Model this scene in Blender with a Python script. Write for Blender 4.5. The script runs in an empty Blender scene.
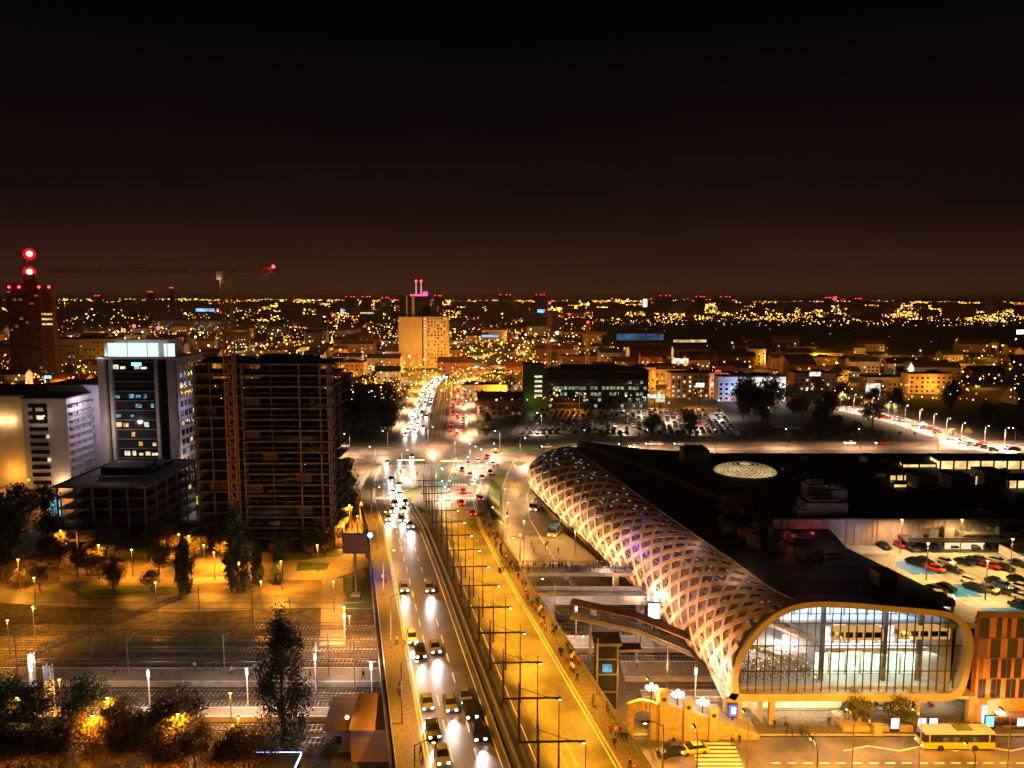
import bpy, bmesh, math, random
from mathutils import Vector, Matrix
random.seed(7)
sc = bpy.context.scene
col = sc.collection
# ------------------------------------------------------------------ camera
CAMH, PITCH, F = 68.0, math.radians(6.4), 780.0
cam_d = bpy.data.cameras.new('camera'); cam = bpy.data.objects.new('camera', cam_d); col.objects.link(cam)
cam.location = (0, 0, CAMH); cam.rotation_euler = (math.pi/2 - PITCH, 0, 0)
cam_d.lens = F/1024*36; cam_d.sensor_width = 36; cam_d.clip_end = 40000; cam_d.clip_start = .5
sc.camera = cam
# ------------------------------------------------------------------ night sky lit from below by the city
w = bpy.data.worlds.new('World'); sc.world = w; w.use_nodes = True
nt = w.node_tree; nt.nodes.clear()
out = nt.nodes.new('ShaderNodeOutputWorld'); bg = nt.nodes.new('ShaderNodeBackground')
tc = nt.nodes.new('ShaderNodeTexCoord'); sx = nt.nodes.new('ShaderNodeSeparateXYZ'); rp = nt.nodes.new('ShaderNodeValToRGB')
nt.links.new(tc.outputs['Generated'], sx.inputs[0]); nt.links.new(sx.outputs['Z'], rp.inputs[0])
nt.links.new(rp.outputs[0], bg.inputs[0]); nt.links.new(bg.outputs[0], out.inputs[0])
cr = rp.color_ramp
for i, (p, c) in enumerate([(0, (.046, .0175, .0062)), (.03, (.027, .0105, .0056)), (.1, (.0105, .0040, .0036)), (.2, (.0038, .0018, .0020)), (.31, (.0009, .0006, .0010)), (.6, (.0006, .0004, .0008))]):
    e = cr.elements[i] if i < 2 else cr.elements.new(p)
    e.position = p; e.color = (*c, 1)
ns = nt.nodes.new('ShaderNodeTexNoise'); ns.inputs['Scale'].default_value = 2.2; ns.inputs['Detail'].default_value = 4; ns.inputs['Distortion'].default_value = .6
mp = nt.nodes.new('ShaderNodeMapping'); mp.inputs['Scale'].default_value = (1, 1, 5); nt.links.new(tc.outputs['Generated'], mp.inputs[0]); nt.links.new(mp.outputs[0], ns.inputs['Vector'])
mr = nt.nodes.new('ShaderNodeMapRange'); mr.inputs['From Min'].default_value = .3; mr.inputs['From Max'].default_value = .7; mr.inputs['To Min'].default_value = .78; mr.inputs['To Max'].default_value = 1.2
nt.links.new(ns.outputs['Fac'], mr.inputs['Value']); nt.links.new(mr.outputs[0], bg.inputs[1])
vs = sc.view_settings; vs.view_transform = 'Standard'; vs.look = 'None'; vs.exposure = 0; vs.gamma = 1
cy = sc.cycles
cy.use_denoising = True; cy.max_bounces = 5; cy.diffuse_bounces = 2; cy.glossy_bounces = 3; cy.transparent_max_bounces = 16
cy.sample_clamp_indirect = 2.0; cy.sample_clamp_direct = 0; cy.use_light_tree = True; cy.caustics_reflective = False; cy.caustics_refractive = False
# ------------------------------------------------------------------ projection helpers (survey of the place)
CP, SP = math.cos(PITCH), math.sin(PITCH)
def ray(px, py):
    a, b = (px-512)/F, -(py-384)/F
    return Vector((a, CP + b*SP, -SP + b*CP))
def P(px, py, z=0.0):
    d = ray(px, py); t = (z-CAMH)/d.z
    return Vector((d.x*t, d.y*t, z))
def PY(px, py, Y):
    d = ray(px, py); t = Y/d.y
    return Vector((d.x*t, Y, CAMH + d.z*t))
def pix(p):
    y, z = p[1], p[2]-CAMH
    D = y*CP - z*SP; u = y*SP + z*CP
    return 512+F*p[0]/D, 384-F*u/D
# ------------------------------------------------------------------ materials
def mat(name, c, rough=.7, metal=0., var=.25, scale=1.0, spec=.4, bump=0., kind='noise', c2=None):
    m = bpy.data.materials.new(name); m.use_nodes = True
    n = m.node_tree.nodes; l = m.node_tree.links; b = n['Principled BSDF']
    b.inputs['Roughness'].default_value = rough; b.inputs['Metallic'].default_value = metal
    b.inputs['Specular IOR Level'].default_value = spec
    g = n.new('ShaderNodeNewGeometry')
    t = n.new('ShaderNodeTexNoise'); t.inputs['Scale'].default_value = scale; t.inputs['Detail'].default_value = 6
    l.new(g.outputs['Position'], t.inputs['Vector'])
    r = n.new('ShaderNodeValToRGB')
    lo = [max(0, x*(1-var)) for x in c]; hi = [min(1, x*(1+var)) for x in (c2 or c)]
    r.color_ramp.elements[0].position = .32; r.color_ramp.elements[1].position = .68
    r.color_ramp.elements[0].color = (*lo, 1); r.color_ramp.elements[1].color = (*hi, 1)
    l.new(t.outputs['Fac'], r.inputs[0]); l.new(r.outputs[0], b.inputs['Base Color'])
    if bump:
        bp = n.new('ShaderNodeBump'); bp.inputs['Strength'].default_value = bump; bp.inputs['Distance'].default_value = .05
        l.new(t.outputs['Fac'], bp.inputs['Height']); l.new(bp.outputs[0], b.inputs['Normal'])
    return m
def em(name, c, s, light=False):
    m = bpy.data.materials.new(name); m.use_nodes = True
    n = m.node_tree.nodes; l = m.node_tree.links; n.clear()
    e = n.new('ShaderNodeEmission'); e.inputs[0].default_value = (*c, 1); e.inputs[1].default_value = s
    o = n.new('ShaderNodeOutputMaterial'); l.new(e.outputs[0], o.inputs[0])
    if not light: m.cycles.emission_sampling = 'NONE'
    return m
def em_var(name, c, c2, s, scale):
    "a lit window: emission broken by what stands behind the pane"
    m = em(name, c, s); n = m.node_tree.nodes; l = m.node_tree.links
    e = [x for x in n if x.type == 'EMISSION'][0]
    g = n.new('ShaderNodeNewGeometry'); t = n.new('ShaderNodeTexNoise'); t.inputs['Scale'].default_value = scale; t.inputs['Detail'].default_value = 3
    r = n.new('ShaderNodeValToRGB'); r.color_ramp.elements[0].color = (*c2, 1); r.color_ramp.elements[1].color = (*c, 1)
    r.color_ramp.elements[0].position = .4; r.color_ramp.elements[1].position = .6
    l.new(g.outputs['Position'], t.inputs['Vector']); l.new(t.outputs['Fac'], r.inputs[0]); l.new(r.outputs[0], e.inputs[0])
    return m
def glassy(name, tint=(.9, .95, 1), refl=.12):
    m = bpy.data.materials.new(name); m.use_nodes = True
    n = m.node_tree.nodes; l = m.node_tree.links; n.clear()
    o = n.new('ShaderNodeOutputMaterial'); mx = n.new('ShaderNodeMixShader'); tr = n.new('ShaderNodeBsdfTransparent'); gl = n.new('ShaderNodeBsdfGlossy')
    fr = n.new('ShaderNodeFresnel'); fr.inputs[0].default_value = 1.45
    tr.inputs[0].default_value = (*tint, 1); gl.inputs['Roughness'].default_value = .03
    l.new(fr.outputs[0], mx.inputs[0]); l.new(tr.outputs[0], mx.inputs[1]); l.new(gl.outputs[0], mx.inputs[2]); l.new(mx.outputs[0], o.inputs[0])
    return m
M = {}
M['ground'] = mat('ground_soil', (.035, .032, .025), .9, var=.5, scale=.05, bump=.2)
M['ballast'] = mat('ballast', (.045, .038, .03), .95, var=.7, scale=.6, bump=.6)
M['dirt'] = mat('sandy_dirt', (.12, .085, .05), .95, var=.75, scale=.09, bump=.4, c2=(.15, .11, .065))  # dirt tones, contrast raised to stand in for pools of light and dark
M['grass'] = mat('grass_green', (.045, .07, .02), .95, var=.5, scale=.8, bump=.5)
M['asphalt'] = mat('asphalt', (.075, .068, .062), .42, var=.3, scale=.35, spec=.5, bump=.08)
M['asphalt_worn'] = mat('asphalt_worn', (.11, .096, .084), .5, var=.5, scale=.22, spec=.5, bump=.08)
M['paving'] = mat('paving', (.22, .185, .15), .8, var=.22, scale=1.2, bump=.1)
M['paving_dark'] = mat('pavement_slabs', (.115, .095, .075), .8, var=.3, scale=1.6, bump=.1)
M['netting'] = mat('debris_netting', (.1, .05, .025), .9, var=.5, scale=1.5)
M['concrete'] = mat('concrete', (.26, .235, .21), .85, var=.25, scale=.7, bump=.15)
M['raw_concrete'] = mat('raw_concrete', (.16, .115, .08), .9, var=.5, scale=.5, bump=.2)
M['concrete_dark'] = mat('concrete_dark', (.12, .1, .085), .9, var=.35, scale=.6, bump=.2)
M['kerb'] = mat('kerb_stone', (.34, .31, .27), .8, var=.15, scale=2)
M['white_paint'] = mat('road_paint', (.7, .68, .62), .6, var=.25, scale=3)
M['blue_paint'] = mat('blue_bay_paint', (.02, .16, .42), .6, var=.3, scale=1.5)
M['steel'] = mat('galvanised_steel', (.3, .3, .3), .45, .6, var=.15, scale=3)
M['dark_steel'] = mat('dark_steel', (.035, .03, .028), .5, .3, var=.2, scale=3)
M['rail'] = mat('rail_steel', (.3, .26, .22), .3, .8, var=.2, scale=4)
M['sleeper'] = mat('sleeper_concrete', (.17, .15, .12), .85, var=.35, scale=.6)
M['rust'] = mat('crane_yellow', (.36, .17, .03), .6, var=.25, scale=2)
M['brass'] = mat('front_frame_cladding', (.34, .27, .17), .55, .1, var=.12, scale=.6)
M['lattice'] = mat('lattice_cladding', (.6, .41, .28), .6, var=.3, scale=.5)
M['skin_dark'] = mat('shell_panel', (.13, .08, .055), .45, var=.35, scale=1.1, spec=.4, c2=(.2, .13, .09))
M['roof_black'] = mat('roof_membrane', (.02, .017, .02), .7, var=.7, scale=.12)
M['roof_grey'] = mat('roof_felt', (.06, .055, .055), .85, var=.3, scale=.3)
M['metal_wall'] = mat('ribbed_wall_cladding', (.3, .25, .21), .6, var=.3, scale=.35)
M['white_wall'] = mat('white_render', (.62, .6, .6), .85, var=.08, scale=.3)
M['cream_wall'] = mat('cream_render', (.5, .42, .3), .85, var=.12, scale=.3)
M['brown_wall'] = mat('brown_render', (.25, .14, .08), .85, var=.2, scale=.3)
M['grey_wall'] = mat('grey_render', (.3, .28, .27), .85, var=.15, scale=.3)
M['brick'] = mat('red_brick', (.28, .1, .06), .85, var=.25, scale=1)
M['pink_roof'] = mat('pinkish_roof', (.4, .24, .17), .7, var=.12, scale=.7)
M['tile_roof'] = mat('clay_tile_roof', (.2, .08, .045), .8, var=.25, scale=.8)
M['shell_pane'] = mat('shell_pane', (.05, .04, .04), .25, var=.5, scale=2, spec=.6)
M['dark_glass'] = mat('dark_glass', (.012, .014, .018), .08, var=.3, scale=.5, spec=.8)
M['glass'] = glassy('clear_glazing')
M['bark'] = mat('bark', (.06, .042, .03), .9, var=.3, scale=3, bump=.4)
M['leaf_dark'] = mat('leaf_dark_green', (.03, .045, .012), .7, var=.5, scale=.9)
M['leaf_mid'] = mat('leaf_olive', (.085, .085, .022), .7, var=.45, scale=.7)
M['leaf_gold'] = mat('leaf_autumn', (.3, .17, .03), .7, var=.4, scale=.7)
M['rubber'] = mat('tyre_rubber', (.015, .015, .015), .8, var=.2, scale=6)
M['wood'] = mat('timber', (.25, .13, .06), .7, var=.2, scale=2)
PAINT = {n: mat('car_paint_'+n, c, .25, .1, var=.04, scale=2, spec=.6) for n, c in dict(white=(.7, .7, .7), silver=(.38, .38, .4), black=(.012, .012, .014), red=(.45, .015, .012), blue=(.02, .07, .25), grey=(.12, .12, .13), yellow=(.75, .42, .03)).items()}
E = dict(
    na=em('sodium_lamp', (1, .52, .10), 16), warm=em('warm_lamp', (1, .72, .36), 14), wht=em('white_lamp', (1, .93, .8), 16),
    cool=em('cool_lamp', (.72, .88, 1), 14), red=em('red_lamp', (1, .03, .03), 12), blue=em('blue_lamp', (.12, .22, 1), 14), cyan=em('cyan_lamp', (.1, .85, .8), 6),
    head=em('headlamp_glass', (.95, .95, 1), 26), tail=em('tail_lamp', (1, .05, .04), 12),
    win=em_var('lit_window_warm', (1, .66, .26), (.5, .22, .05), 1.3, .6), winw=em_var('lit_window_white', (1, .9, .7), (.5, .4, .25), 1.3, .8),
    winb=em_var('lit_window_blue', (.25, .6, .8), (.03, .1, .16), .9, .8), wind=em_var('lit_window_dim', (.5, .26, .08), (.1, .05, .02), .6, .6))
# ------------------------------------------------------------------ mesh builder
class MB:
    def __init__(s): s.v = []; s.f = []; s.m = []
    def quad(s, a, b, c, d, m=0):
        i = len(s.v); s.v += [tuple(a), tuple(b), tuple(c), tuple(d)]; s.f.append((i, i+1, i+2, i+3)); s.m.append(m)
    def tri(s, a, b, c, m=0):
        i = len(s.v); s.v += [tuple(a), tuple(b), tuple(c)]; s.f.append((i, i+1, i+2)); s.m.append(m)
    def hexa(s, b, t, m=0):
        i = len(s.v); s.v += [tuple(p) for p in b] + [tuple(p) for p in t]; n = len(b)
        s.f.append(tuple(i+k for k in range(n-1, -1, -1))); s.f.append(tuple(i+n+k for k in range(n)))
        for k in range(n): s.f.append((i+k, i+(k+1) % n, i+n+(k+1) % n, i+n+k))
        s.m += [m]*(n+2)
    def box(s, x, y, z, sx, sy, sz, m=0, rz=0):
        "centre in x, y; z is the bottom"
        c, q = math.cos(rz), math.sin(rz); b = []
        for dx, dy in ((-1, -1), (1, -1), (1, 1), (-1, 1)):
            X, Y = dx*sx/2, dy*sy/2; b.append((x+X*c-Y*q, y+X*q+Y*c))
        s.hexa([(p[0], p[1], z) for p in b], [(p[0], p[1], z+sz) for p in b], m)
    def prism(s, poly, z0, z1, m=0):
        s.hexa([(p[0], p[1], z0) for p in poly], [(p[0], p[1], z1) for p in poly], m)
    def bar(s, p, q, w=.1, h=None, m=0, up=(0, 0, 1)):
        p, q = Vector(p), Vector(q); h = h or w; d = (q-p)
        if d.length < 1e-6: return
        d.normalize(); u = Vector(up)
        if abs(d.dot(u)) > .98: u = Vector((1, 0, 0))
        a = d.cross(u).normalized()*w/2; b = d.cross(a).normalized()*h/2
        s.hexa([p-a-b, p+a-b, p+a+b, p-a+b], [q-a-b, q+a-b, q+a+b, q-a+b], m)
    def cyl(s, p, q, r0, r1=None, n=8, m=0):
        p, q = Vector(p), Vector(q); r1 = r0 if r1 is None else r1; d = (q-p).normalized()
        u = Vector((0, 0, 1)) if abs(d.z) < .9 else Vector((1, 0, 0)); a = d.cross(u).normalized(); b = d.cross(a)
        s.hexa([p+(a*math.cos(k*2*math.pi/n)+b*math.sin(k*2*math.pi/n))*r0 for k in range(n)], [q+(a*math.cos(k*2*math.pi/n)+b*math.sin(k*2*math.pi/n))*r1 for k in range(n)], m)
    def ball(s, c, r, m=0, n=8, k=5, sz=1.):
        i = len(s.v); c = Vector(c)
        for j in range(k+1):
            t = math.pi*j/k
            for q in range(n): s.v.append((c.x+r*math.sin(t)*math.cos(2*math.pi*q/n), c.y+r*math.sin(t)*math.sin(2*math.pi*q/n), c.z+r*sz*math.cos(t)))
        for j in range(k):
            for q in range(n): s.f.append((i+j*n+q, i+(j+1)*n+q, i+(j+1)*n+(q+1) % n, i+j*n+(q+1) % n)); s.m.append(m)
    def octa(s, c, r, m=0):
        i = len(s.v); x, y, z = c
        s.v += [(x+r, y, z), (x, y+r, z), (x-r, y, z), (x, y-r, z), (x, y, z+r), (x, y, z-r)]
        for k in range(4): s.f += [(i+k, i+(k+1) % 4, i+4), (i+(k+1) % 4, i+k, i+5)]; s.m += [m, m]
    def grid(s, pts, m=0):
        i = len(s.v); R, C = len(pts), len(pts[0])
        for r in pts: s.v += [tuple(p) for p in r]
        for a in range(R-1):
            for b in range(C-1): s.f.append((i+a*C+b, i+a*C+b+1, i+(a+1)*C+b+1, i+(a+1)*C+b)); s.m.append(m)
    def build(s, name, mats, parent=None, smooth=False, normals=True):
        me = bpy.data.meshes.new(name); me.from_pydata(s.v, [], s.f)
        if not isinstance(mats, (list, tuple)): mats = [mats]
        for x in mats: me.materials.append(x)
        me.polygons.foreach_set('material_index', s.m)
        if smooth: me.polygons.foreach_set('use_smooth', [True]*len(s.f))
        me.update()
        if normals and len(s.f) < 60000:
            b = bmesh.new(); b.from_mesh(me); bmesh.ops.recalc_face_normals(b, faces=b.faces); b.to_mesh(me); b.free()
        o = bpy.data.objects.new(name, me); col.objects.link(o)
        if parent: o.parent = parent
        return o
def tag(o, label=None, cat=None, group=None, kind=None):
    if label: o['label'] = label
    if cat: o['category'] = cat
    if group: o['group'] = group
    if kind: o['kind'] = kind
    return o
def empty(name, loc, label, cat, group=None, rz=0):
    o = bpy.data.objects.new(name, None); col.objects.link(o); o.location = loc; o.rotation_euler = (0, 0, rz); o.empty_display_size = .2
    return tag(o, label, cat, group)
CH = {}
def kids(o): return [c for c in bpy.data.objects if c.parent == o]
def dup(o, loc=None, rz=None, label=None, group=None, scale=None, parent=None, ch=None):
    c = o.copy(); col.objects.link(c)
    if parent is not None: c.parent = parent
    for k in (CH.setdefault(o.name, kids(o)) if True else ()): dup(k, parent=c)
    if loc is not None: c.location = loc
    if rz is not None: c.rotation_euler = (0, 0, rz)
    if scale is not None: c.scale = scale if hasattr(scale, '__len__') else (scale,)*3
    if label: c['label'] = label
    if group: c['group'] = group
    return c
class Kind:
    "first use moves the prototype itself, later uses copy it"
    def __init__(s, root): s.root = root; s.used = False; s.kidl = kids(root)
    def put(s, loc, rz=0, label=None, group=None, scale=1):
        if getattr(s, 'cname', None):
            if label and label.startswith('car'): label = s.cname+' '+label
            q = random.random(); scale = (1, .9+.2*q, 1.0+.22*random.random())
            if group == 'cars on the roof car park': scale = (.82, .8, .85)
        if not s.used:
            s.used = True; o = s.root; o.location = loc; o.rotation_euler = (0, 0, rz); o.scale = scale if hasattr(scale, '__len__') else (scale,)*3
            if label: o['label'] = label
            if group: o['group'] = group
            return o
        return dup(s.root, loc, rz, label, group, scale)
    def done(s):
        if not s.used:
            for c in kids(s.root):
                for g in kids(c): bpy.data.objects.remove(g)
                bpy.data.objects.remove(c)
            bpy.data.objects.remove(s.root)
ORD = ['leftmost', 'second from the left', 'third from the left', 'fourth from the left', 'fifth from the left', 'sixth from the left', 'seventh from the left', 'eighth from the left', 'ninth from the left', 'tenth from the left', 'eleventh from the left', 'twelfth from the left', 'thirteenth from the left', 'fourteenth from the left']
def light(name, typ, loc, color, power, parent=None, aim=None, size=.25, angle=150, blend=.6, world=False):
    d = bpy.data.lights.new(name, typ); d.color = color; d.energy = power
    if typ == 'AREA': d.shape = 'RECTANGLE'; d.size = size[0]; d.size_y = size[1]
    else: d.shadow_soft_size = size
    if typ == 'SPOT': d.spot_size = math.radians(angle); d.spot_blend = blend
    o = bpy.data.objects.new(name, d); col.objects.link(o); o.location = loc
    if aim is not None: o.rotation_euler = (Vector(aim)).to_track_quat('-Z', 'Y').to_euler()
    if parent: o.parent = parent
    return o
NA, WARM, WHT, COOL = (1, .37, .025), (1, .62, .3), (1, .76, .52), (.8, .88, .9)
NA2 = (1, .395, .004)
# ------------------------------------------------------------------ ground
def struct(mb, name, mats, smooth=False): return tag(mb.build(name, mats, smooth=smooth), kind='structure')
g = MB(); R = 26000; g.quad((-R, -2000, -.06), (R, -2000, -.06), (R, R, -.06), (-R, R, -.06)); struct(g, 'ground', M['ground'])
g = MB(); g.quad((-190, 104, -.03), (150, 104, -.03), (150, 171, -.03), (-190, 171, -.03)); struct(g, 'rail_yard_ballast', M['ballast'])
# axis of the bridge road: Y, x, z and six offsets
ST = [(50, 10.6, 8, (-16, -11.8, -1.8, 2, 12.8, 16.3)), (93.8, 1, 8, (-16, -11.8, -1.8, 2, 12.8, 16.3)), (163, -14, 8, (-16, -11.8, -1.8, 2, 12.9, 16.4)),
      (198, -21.6, 8, (-16.2, -12, -2.2, 3.5, 13.5, 16.8)), (232, -29, 6, (-17, -13, -3.5, 8, 17.5, 20.5)), (270, -34.5, 3, (-17, -14.5, -5, 11, 24, 26)), (312, -37, .3, (-18, -16, -5, 13, 29, 31))]
def station(Y):
    for a, b in zip(ST, ST[1:]):
        if Y <= b[0] or b is ST[-1]:
            t = (Y-a[0])/(b[0]-a[0]); t = max(-.5, min(1.3, t))
            return a[1]+(b[1]-a[1])*t, a[2]+(b[2]-a[2])*t, [p+(q-p)*t for p, q in zip(a[3], b[3])]
def road(Y, u, dz=0):
    x, z, o = station(Y); return Vector((x+u, Y, z+dz))
Ys = [50+i*(198-50)/30 for i in range(31)] + [198+i*(312-198)/24 for i in range(1, 25)]
def ribbon(mb, fa, fb, dz, m=0, ys=Ys, thick=0):
    A = [fa(Y) for Y in ys]; B = [fb(Y) for Y in ys]
    for k in range(len(ys)-1):
        a, b, c, d = A[k], B[k], B[k+1], A[k+1]; z = Vector((0, 0, dz))
        if thick: mb.hexa([a+z-Vector((0, 0, thick)), b+z-Vector((0, 0, thick)), c+z-Vector((0, 0, thick)), d+z-Vector((0, 0, thick))], [a+z, b+z, c+z, d+z], m)
        else: mb.quad(a+z, b+z, c+z, d+z, m)
off = lambda i, e=0: (lambda Y: road(Y, station(Y)[2][i]+e))
bridge = empty('road_bridge', (0, 0, 0), 'long concrete road bridge crossing the railway tracks with lit carriageways', 'bridge')
mb = MB(); ribbon(mb, off(0, -.6), off(5, .6), -.02, thick=1.3, ys=Ys[:31])
for k in range(30, len(Ys)-1):       # solid ramp down to the junction
    a, b = off(0, -.6), off(5, .6); q = [a(Ys[k]), b(Ys[k]), b(Ys[k+1]), a(Ys[k+1])]
    mb.hexa([(p.x, p.y, -.5) for p in q], [(p.x, p.y, p.z-.02) for p in q])
mb.build('deck', M['concrete_dark'], bridge)
for Y in (60, 84, 107, 125, 146, 172):
    mb = MB(); a = road(Y, -13); b = road(Y, 13.5)
    mb.bar((a.x, Y, 6.1), (b.x, Y, 6.1), 1.2, 1.1)
    for t in (.06, .35, .65, .94): p = a.lerp(b, t); mb.cyl((p.x, Y, -.1), (p.x, Y, 5.56), .55, n=10)
    mb.build('pier', M['concrete'], bridge)
# carriageways
mb = MB(); ribbon(mb, off(1), off(2), .0); struct(mb, 'road_surface', M['asphalt'])
mb = MB(); ribbon(mb, off(3), off(4), .0); struct(mb, 'bus_road_surface', M['asphalt_worn'])
mb = MB(); ribbon(mb, off(2), off(3), -.008); struct(mb, 'tram_road_surface', M['asphalt'])
mb = MB(); ribbon(mb, off(0), off(1, -.25), .12, thick=.13); ribbon(mb, off(4, .25), off(5), .12, thick=.13); struct(mb, 'pavement', M['paving_dark'])
mb = MB()
for i, e in ((1, -.25), (4, 0)): ribbon(mb, off(i, e), off(i, e+.25), .135, thick=.15)
struct(mb, 'kerb', M['kerb'])
# lane paint
mb = MB()
def dash(u0f, y0, y1, step, ln, wd=.16, dz=.012):
    Y = y0
    while Y < y1:
        a, b, c, d = [road(yy, u0f(yy)+s*wd/2, dz) for yy, s in ((Y, -1), (Y, 1), (Y+ln, 1), (Y+ln, -1))]
        mb.quad(a, b, c, d); Y += step
lane = lambda i, j, t: (lambda Y: station(Y)[2][i]*(1-t)+station(Y)[2][j]*t)
for t in (.34, .67): dash(lane(1, 2, t), 60, 300, 7, 3.2)
dash(lane(1, 2, .04), 55, 300, 4.02, 4); dash(lane(1, 2, .96), 55, 300, 4.02, 4)
dash(lane(3, 4, .7), 215, 300, 7, 3.2)
dash(lane(3, 4, .96), 55, 300, 4.02, 4); dash(lane(3, 4, .04), 55, 300, 4.02, 4)
for Y0 in (236, 262, 305):      # zebra crossings
    for s, (i, j) in ((0, (1, 2)), (1, (3, 4))):
        o = station(Y0)[2]; u = o[i]+.5
        while u < o[j]-.5:
            mb.quad(road(Y0, u, .014), road(Y0, u+.5, .014), road(Y0+3.4, u+.5, .014), road(Y0+3.4, u, .014)); u += 1.05
tag(mb.build('lane_markings', M['white_paint']), kind='structure')
# barriers and parapets
def railing(fu, y0, y1, h, name, label, post=2.6, mats=None, solid=.0, rails=(1., .5), w=.06):
    r = empty(name, road(y0, fu(y0)), label, 'railing')
    n = int((y1-y0)/post); loc = r.location
    pts = [road(y0+(y1-y0)*k/n, fu(y0+(y1-y0)*k/n))-loc for k in range(n+1)]
    mb = MB(); mb.bar((0, 0, 0), (0, 0, h-.02), w*1.3); po = mb.build('post', mats or M['steel'], r)
    for p in pts[1:]: o = po.copy(); col.objects.link(o); o.location = p
    for q in rails:
        mb = MB()
        for a, b in zip(pts, pts[1:]): mb.bar(a+Vector((0, 0, h*q)), b+Vector((0, 0, h*q)), w*1.4, w*2)
        mb.build('rail', mats or M['steel'], r)
    if solid:
        mb = MB()
        for a, b in zip(pts, pts[1:]): mb.bar(a+Vector((0, 0, .3+solid/2)), b+Vector((0, 0, .3+solid/2)), .04, solid)
        mb.build('infill', mats or M['steel'], r)
    return r
railing(lambda Y: station(Y)[2][0]+.1, 55, 300, 1.15, 'bridge_railing', 'steel railing along the outer edge of the left pavement of the bridge', solid=.5)
railing(lambda Y: station(Y)[2][5]-.1, 55, 214, 1.2, 'bridge_railing', 'steel railing along the crowded right pavement of the bridge', solid=.55)
railing(lambda Y: station(Y)[2][2]+.35, 55, 222, .9, 'crash_barrier', 'low steel crash barrier beside the carriageway full of headlights', solid=.4, rails=(1.,))
railing(lambda Y: station(Y)[2][2]+1.5, 55, 222, 1.3, 'crash_barrier', 'taller second barrier edging the dark tram strip of the bridge', solid=.6, rails=(1., .5))
# tram rails
for uo in (3.6, 6.8):
    mb = MB()
    for d in (-.72, .72):
        fu = lambda Y, d=d: (uo+d) if Y < 198 else (uo+d)+(min(Y, 250)-198)*(-.065)
        ribbon(mb, lambda Y: road(Y, fu(Y)-.06), lambda Y: road(Y, fu(Y)+.06), .014)
    tag(mb.build('tram_track', M['rail']), 'pair of grooved tram rails set in the yellow-lit bridge road, '+('left-hand pair' if uo < 5 else 'right-hand pair'), 'tram track')
# junction and cross street
mb = MB()
def poly(mb, pts, z, m=0):
    i = len(mb.v); mb.v += [(p[0], p[1], z) for p in pts]; mb.f.append(tuple(range(i, i+len(pts)))); mb.m.append(m)
poly(mb, [(-57, 312), (-5, 312), (8, 334), (40, 341), (200, 343), (400, 356), (400, 376), (200, 363), (6, 360), (-14, 372), (-60, 372), (-76, 360), (-200, 352), (-200, 334), (-72, 338)], .02)
struct(mb, 'cross_street', M['asphalt_worn'])
NP = [(368, -38), (440, -42.5), (512, -47), (580, -52), (640, -52), (690, -44), (760, -26), (860, 4), (1000, 30), (1300, 90), (1700, 150)]
def north(Y, u=0, z=.03):
    for a, b in zip(NP, NP[1:]):
        if Y <= b[0] or b is NP[-1]:
            t = (Y-a[0])/(b[0]-a[0]); return Vector((a[1]+(b[1]-a[1])*t+u, Y, z))
def flat(mb, f, a, b, y0, y1, n, z):
    for k in range(n):
        p, q = y0+(y1-y0)*k/n, y0+(y1-y0)*(k+1)/n
        mb.quad(f(p, a, z), f(p, b, z), f(q, b, z), f(q, a, z))
mb = MB(); flat(mb, north, -17, -4, 371, 1700, 60, .024); flat(mb, north, 6, 17, 371, 1700, 60, .024); struct(mb, 'avenue_surface', M['asphalt_worn'])
mb = MB(); flat(mb, north, -4, 6, 373, 1700, 60, .04); struct(mb, 'avenue_median_ground', M['ballast'])
mb = MB(); flat(mb, north, -22, -17.2, 373, 1700, 60, .05); flat(mb, north, 17.2, 22, 373, 1700, 60, .05); struct(mb, 'avenue_pavement', M['paving'])
for uo in (-1.6, 2.8):
    mb = MB()
    for d in (-.72, .72): flat(mb, north, uo+d-.12, uo+d+.12, 320, 900, 30, .05)
    tag(mb.build('tram_track', M['rail']), 'tram rails running up the distant avenue, '+('left-hand' if uo < 0 else 'right-hand')+' pair', 'tram track')
# lawns near the junction
mb = MB()
for pts in ([P(372, 438), P(402, 440), P(398, 447), P(340, 447), P(340, 440)], [P(506, 447), P(600, 449), P(600, 453), P(500, 452)],
            [P(500, 461), P(528, 462), P(520, 466)], [P(512, 441), P(560, 441), P(640, 443), P(640, 445.5), P(508, 446)]):
    poly(mb, pts, .05)
struct(mb, 'grass_verge', M['grass'])
mb = MB(); poly(mb, [road(y, u, .03) for y, u in ((216, -2.8), (216, 1.5), (232, 3), (262, 2), (250, -3.6), (232, -3))], 0)
mb.v = [(v[0], v[1], road(v[1], 0).z+.03) for v in mb.v]; struct(mb, 'grass_median', M['grass'])
mb = MB()
for k in range(10):
    y0, y1 = 212+k*9, 221+k*9
    e = lambda Y: station(Y)[2][5]+.7
    a, b = road(y0, e(y0)), road(y1, e(y1)); w0 = 4
    mb.quad(a, (a.x+w0, y0, max(0, a.z-3.)), (b.x+w0, y1, max(0, b.z-3.)), b)
struct(mb, 'grass_bank', M['grass'])
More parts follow.
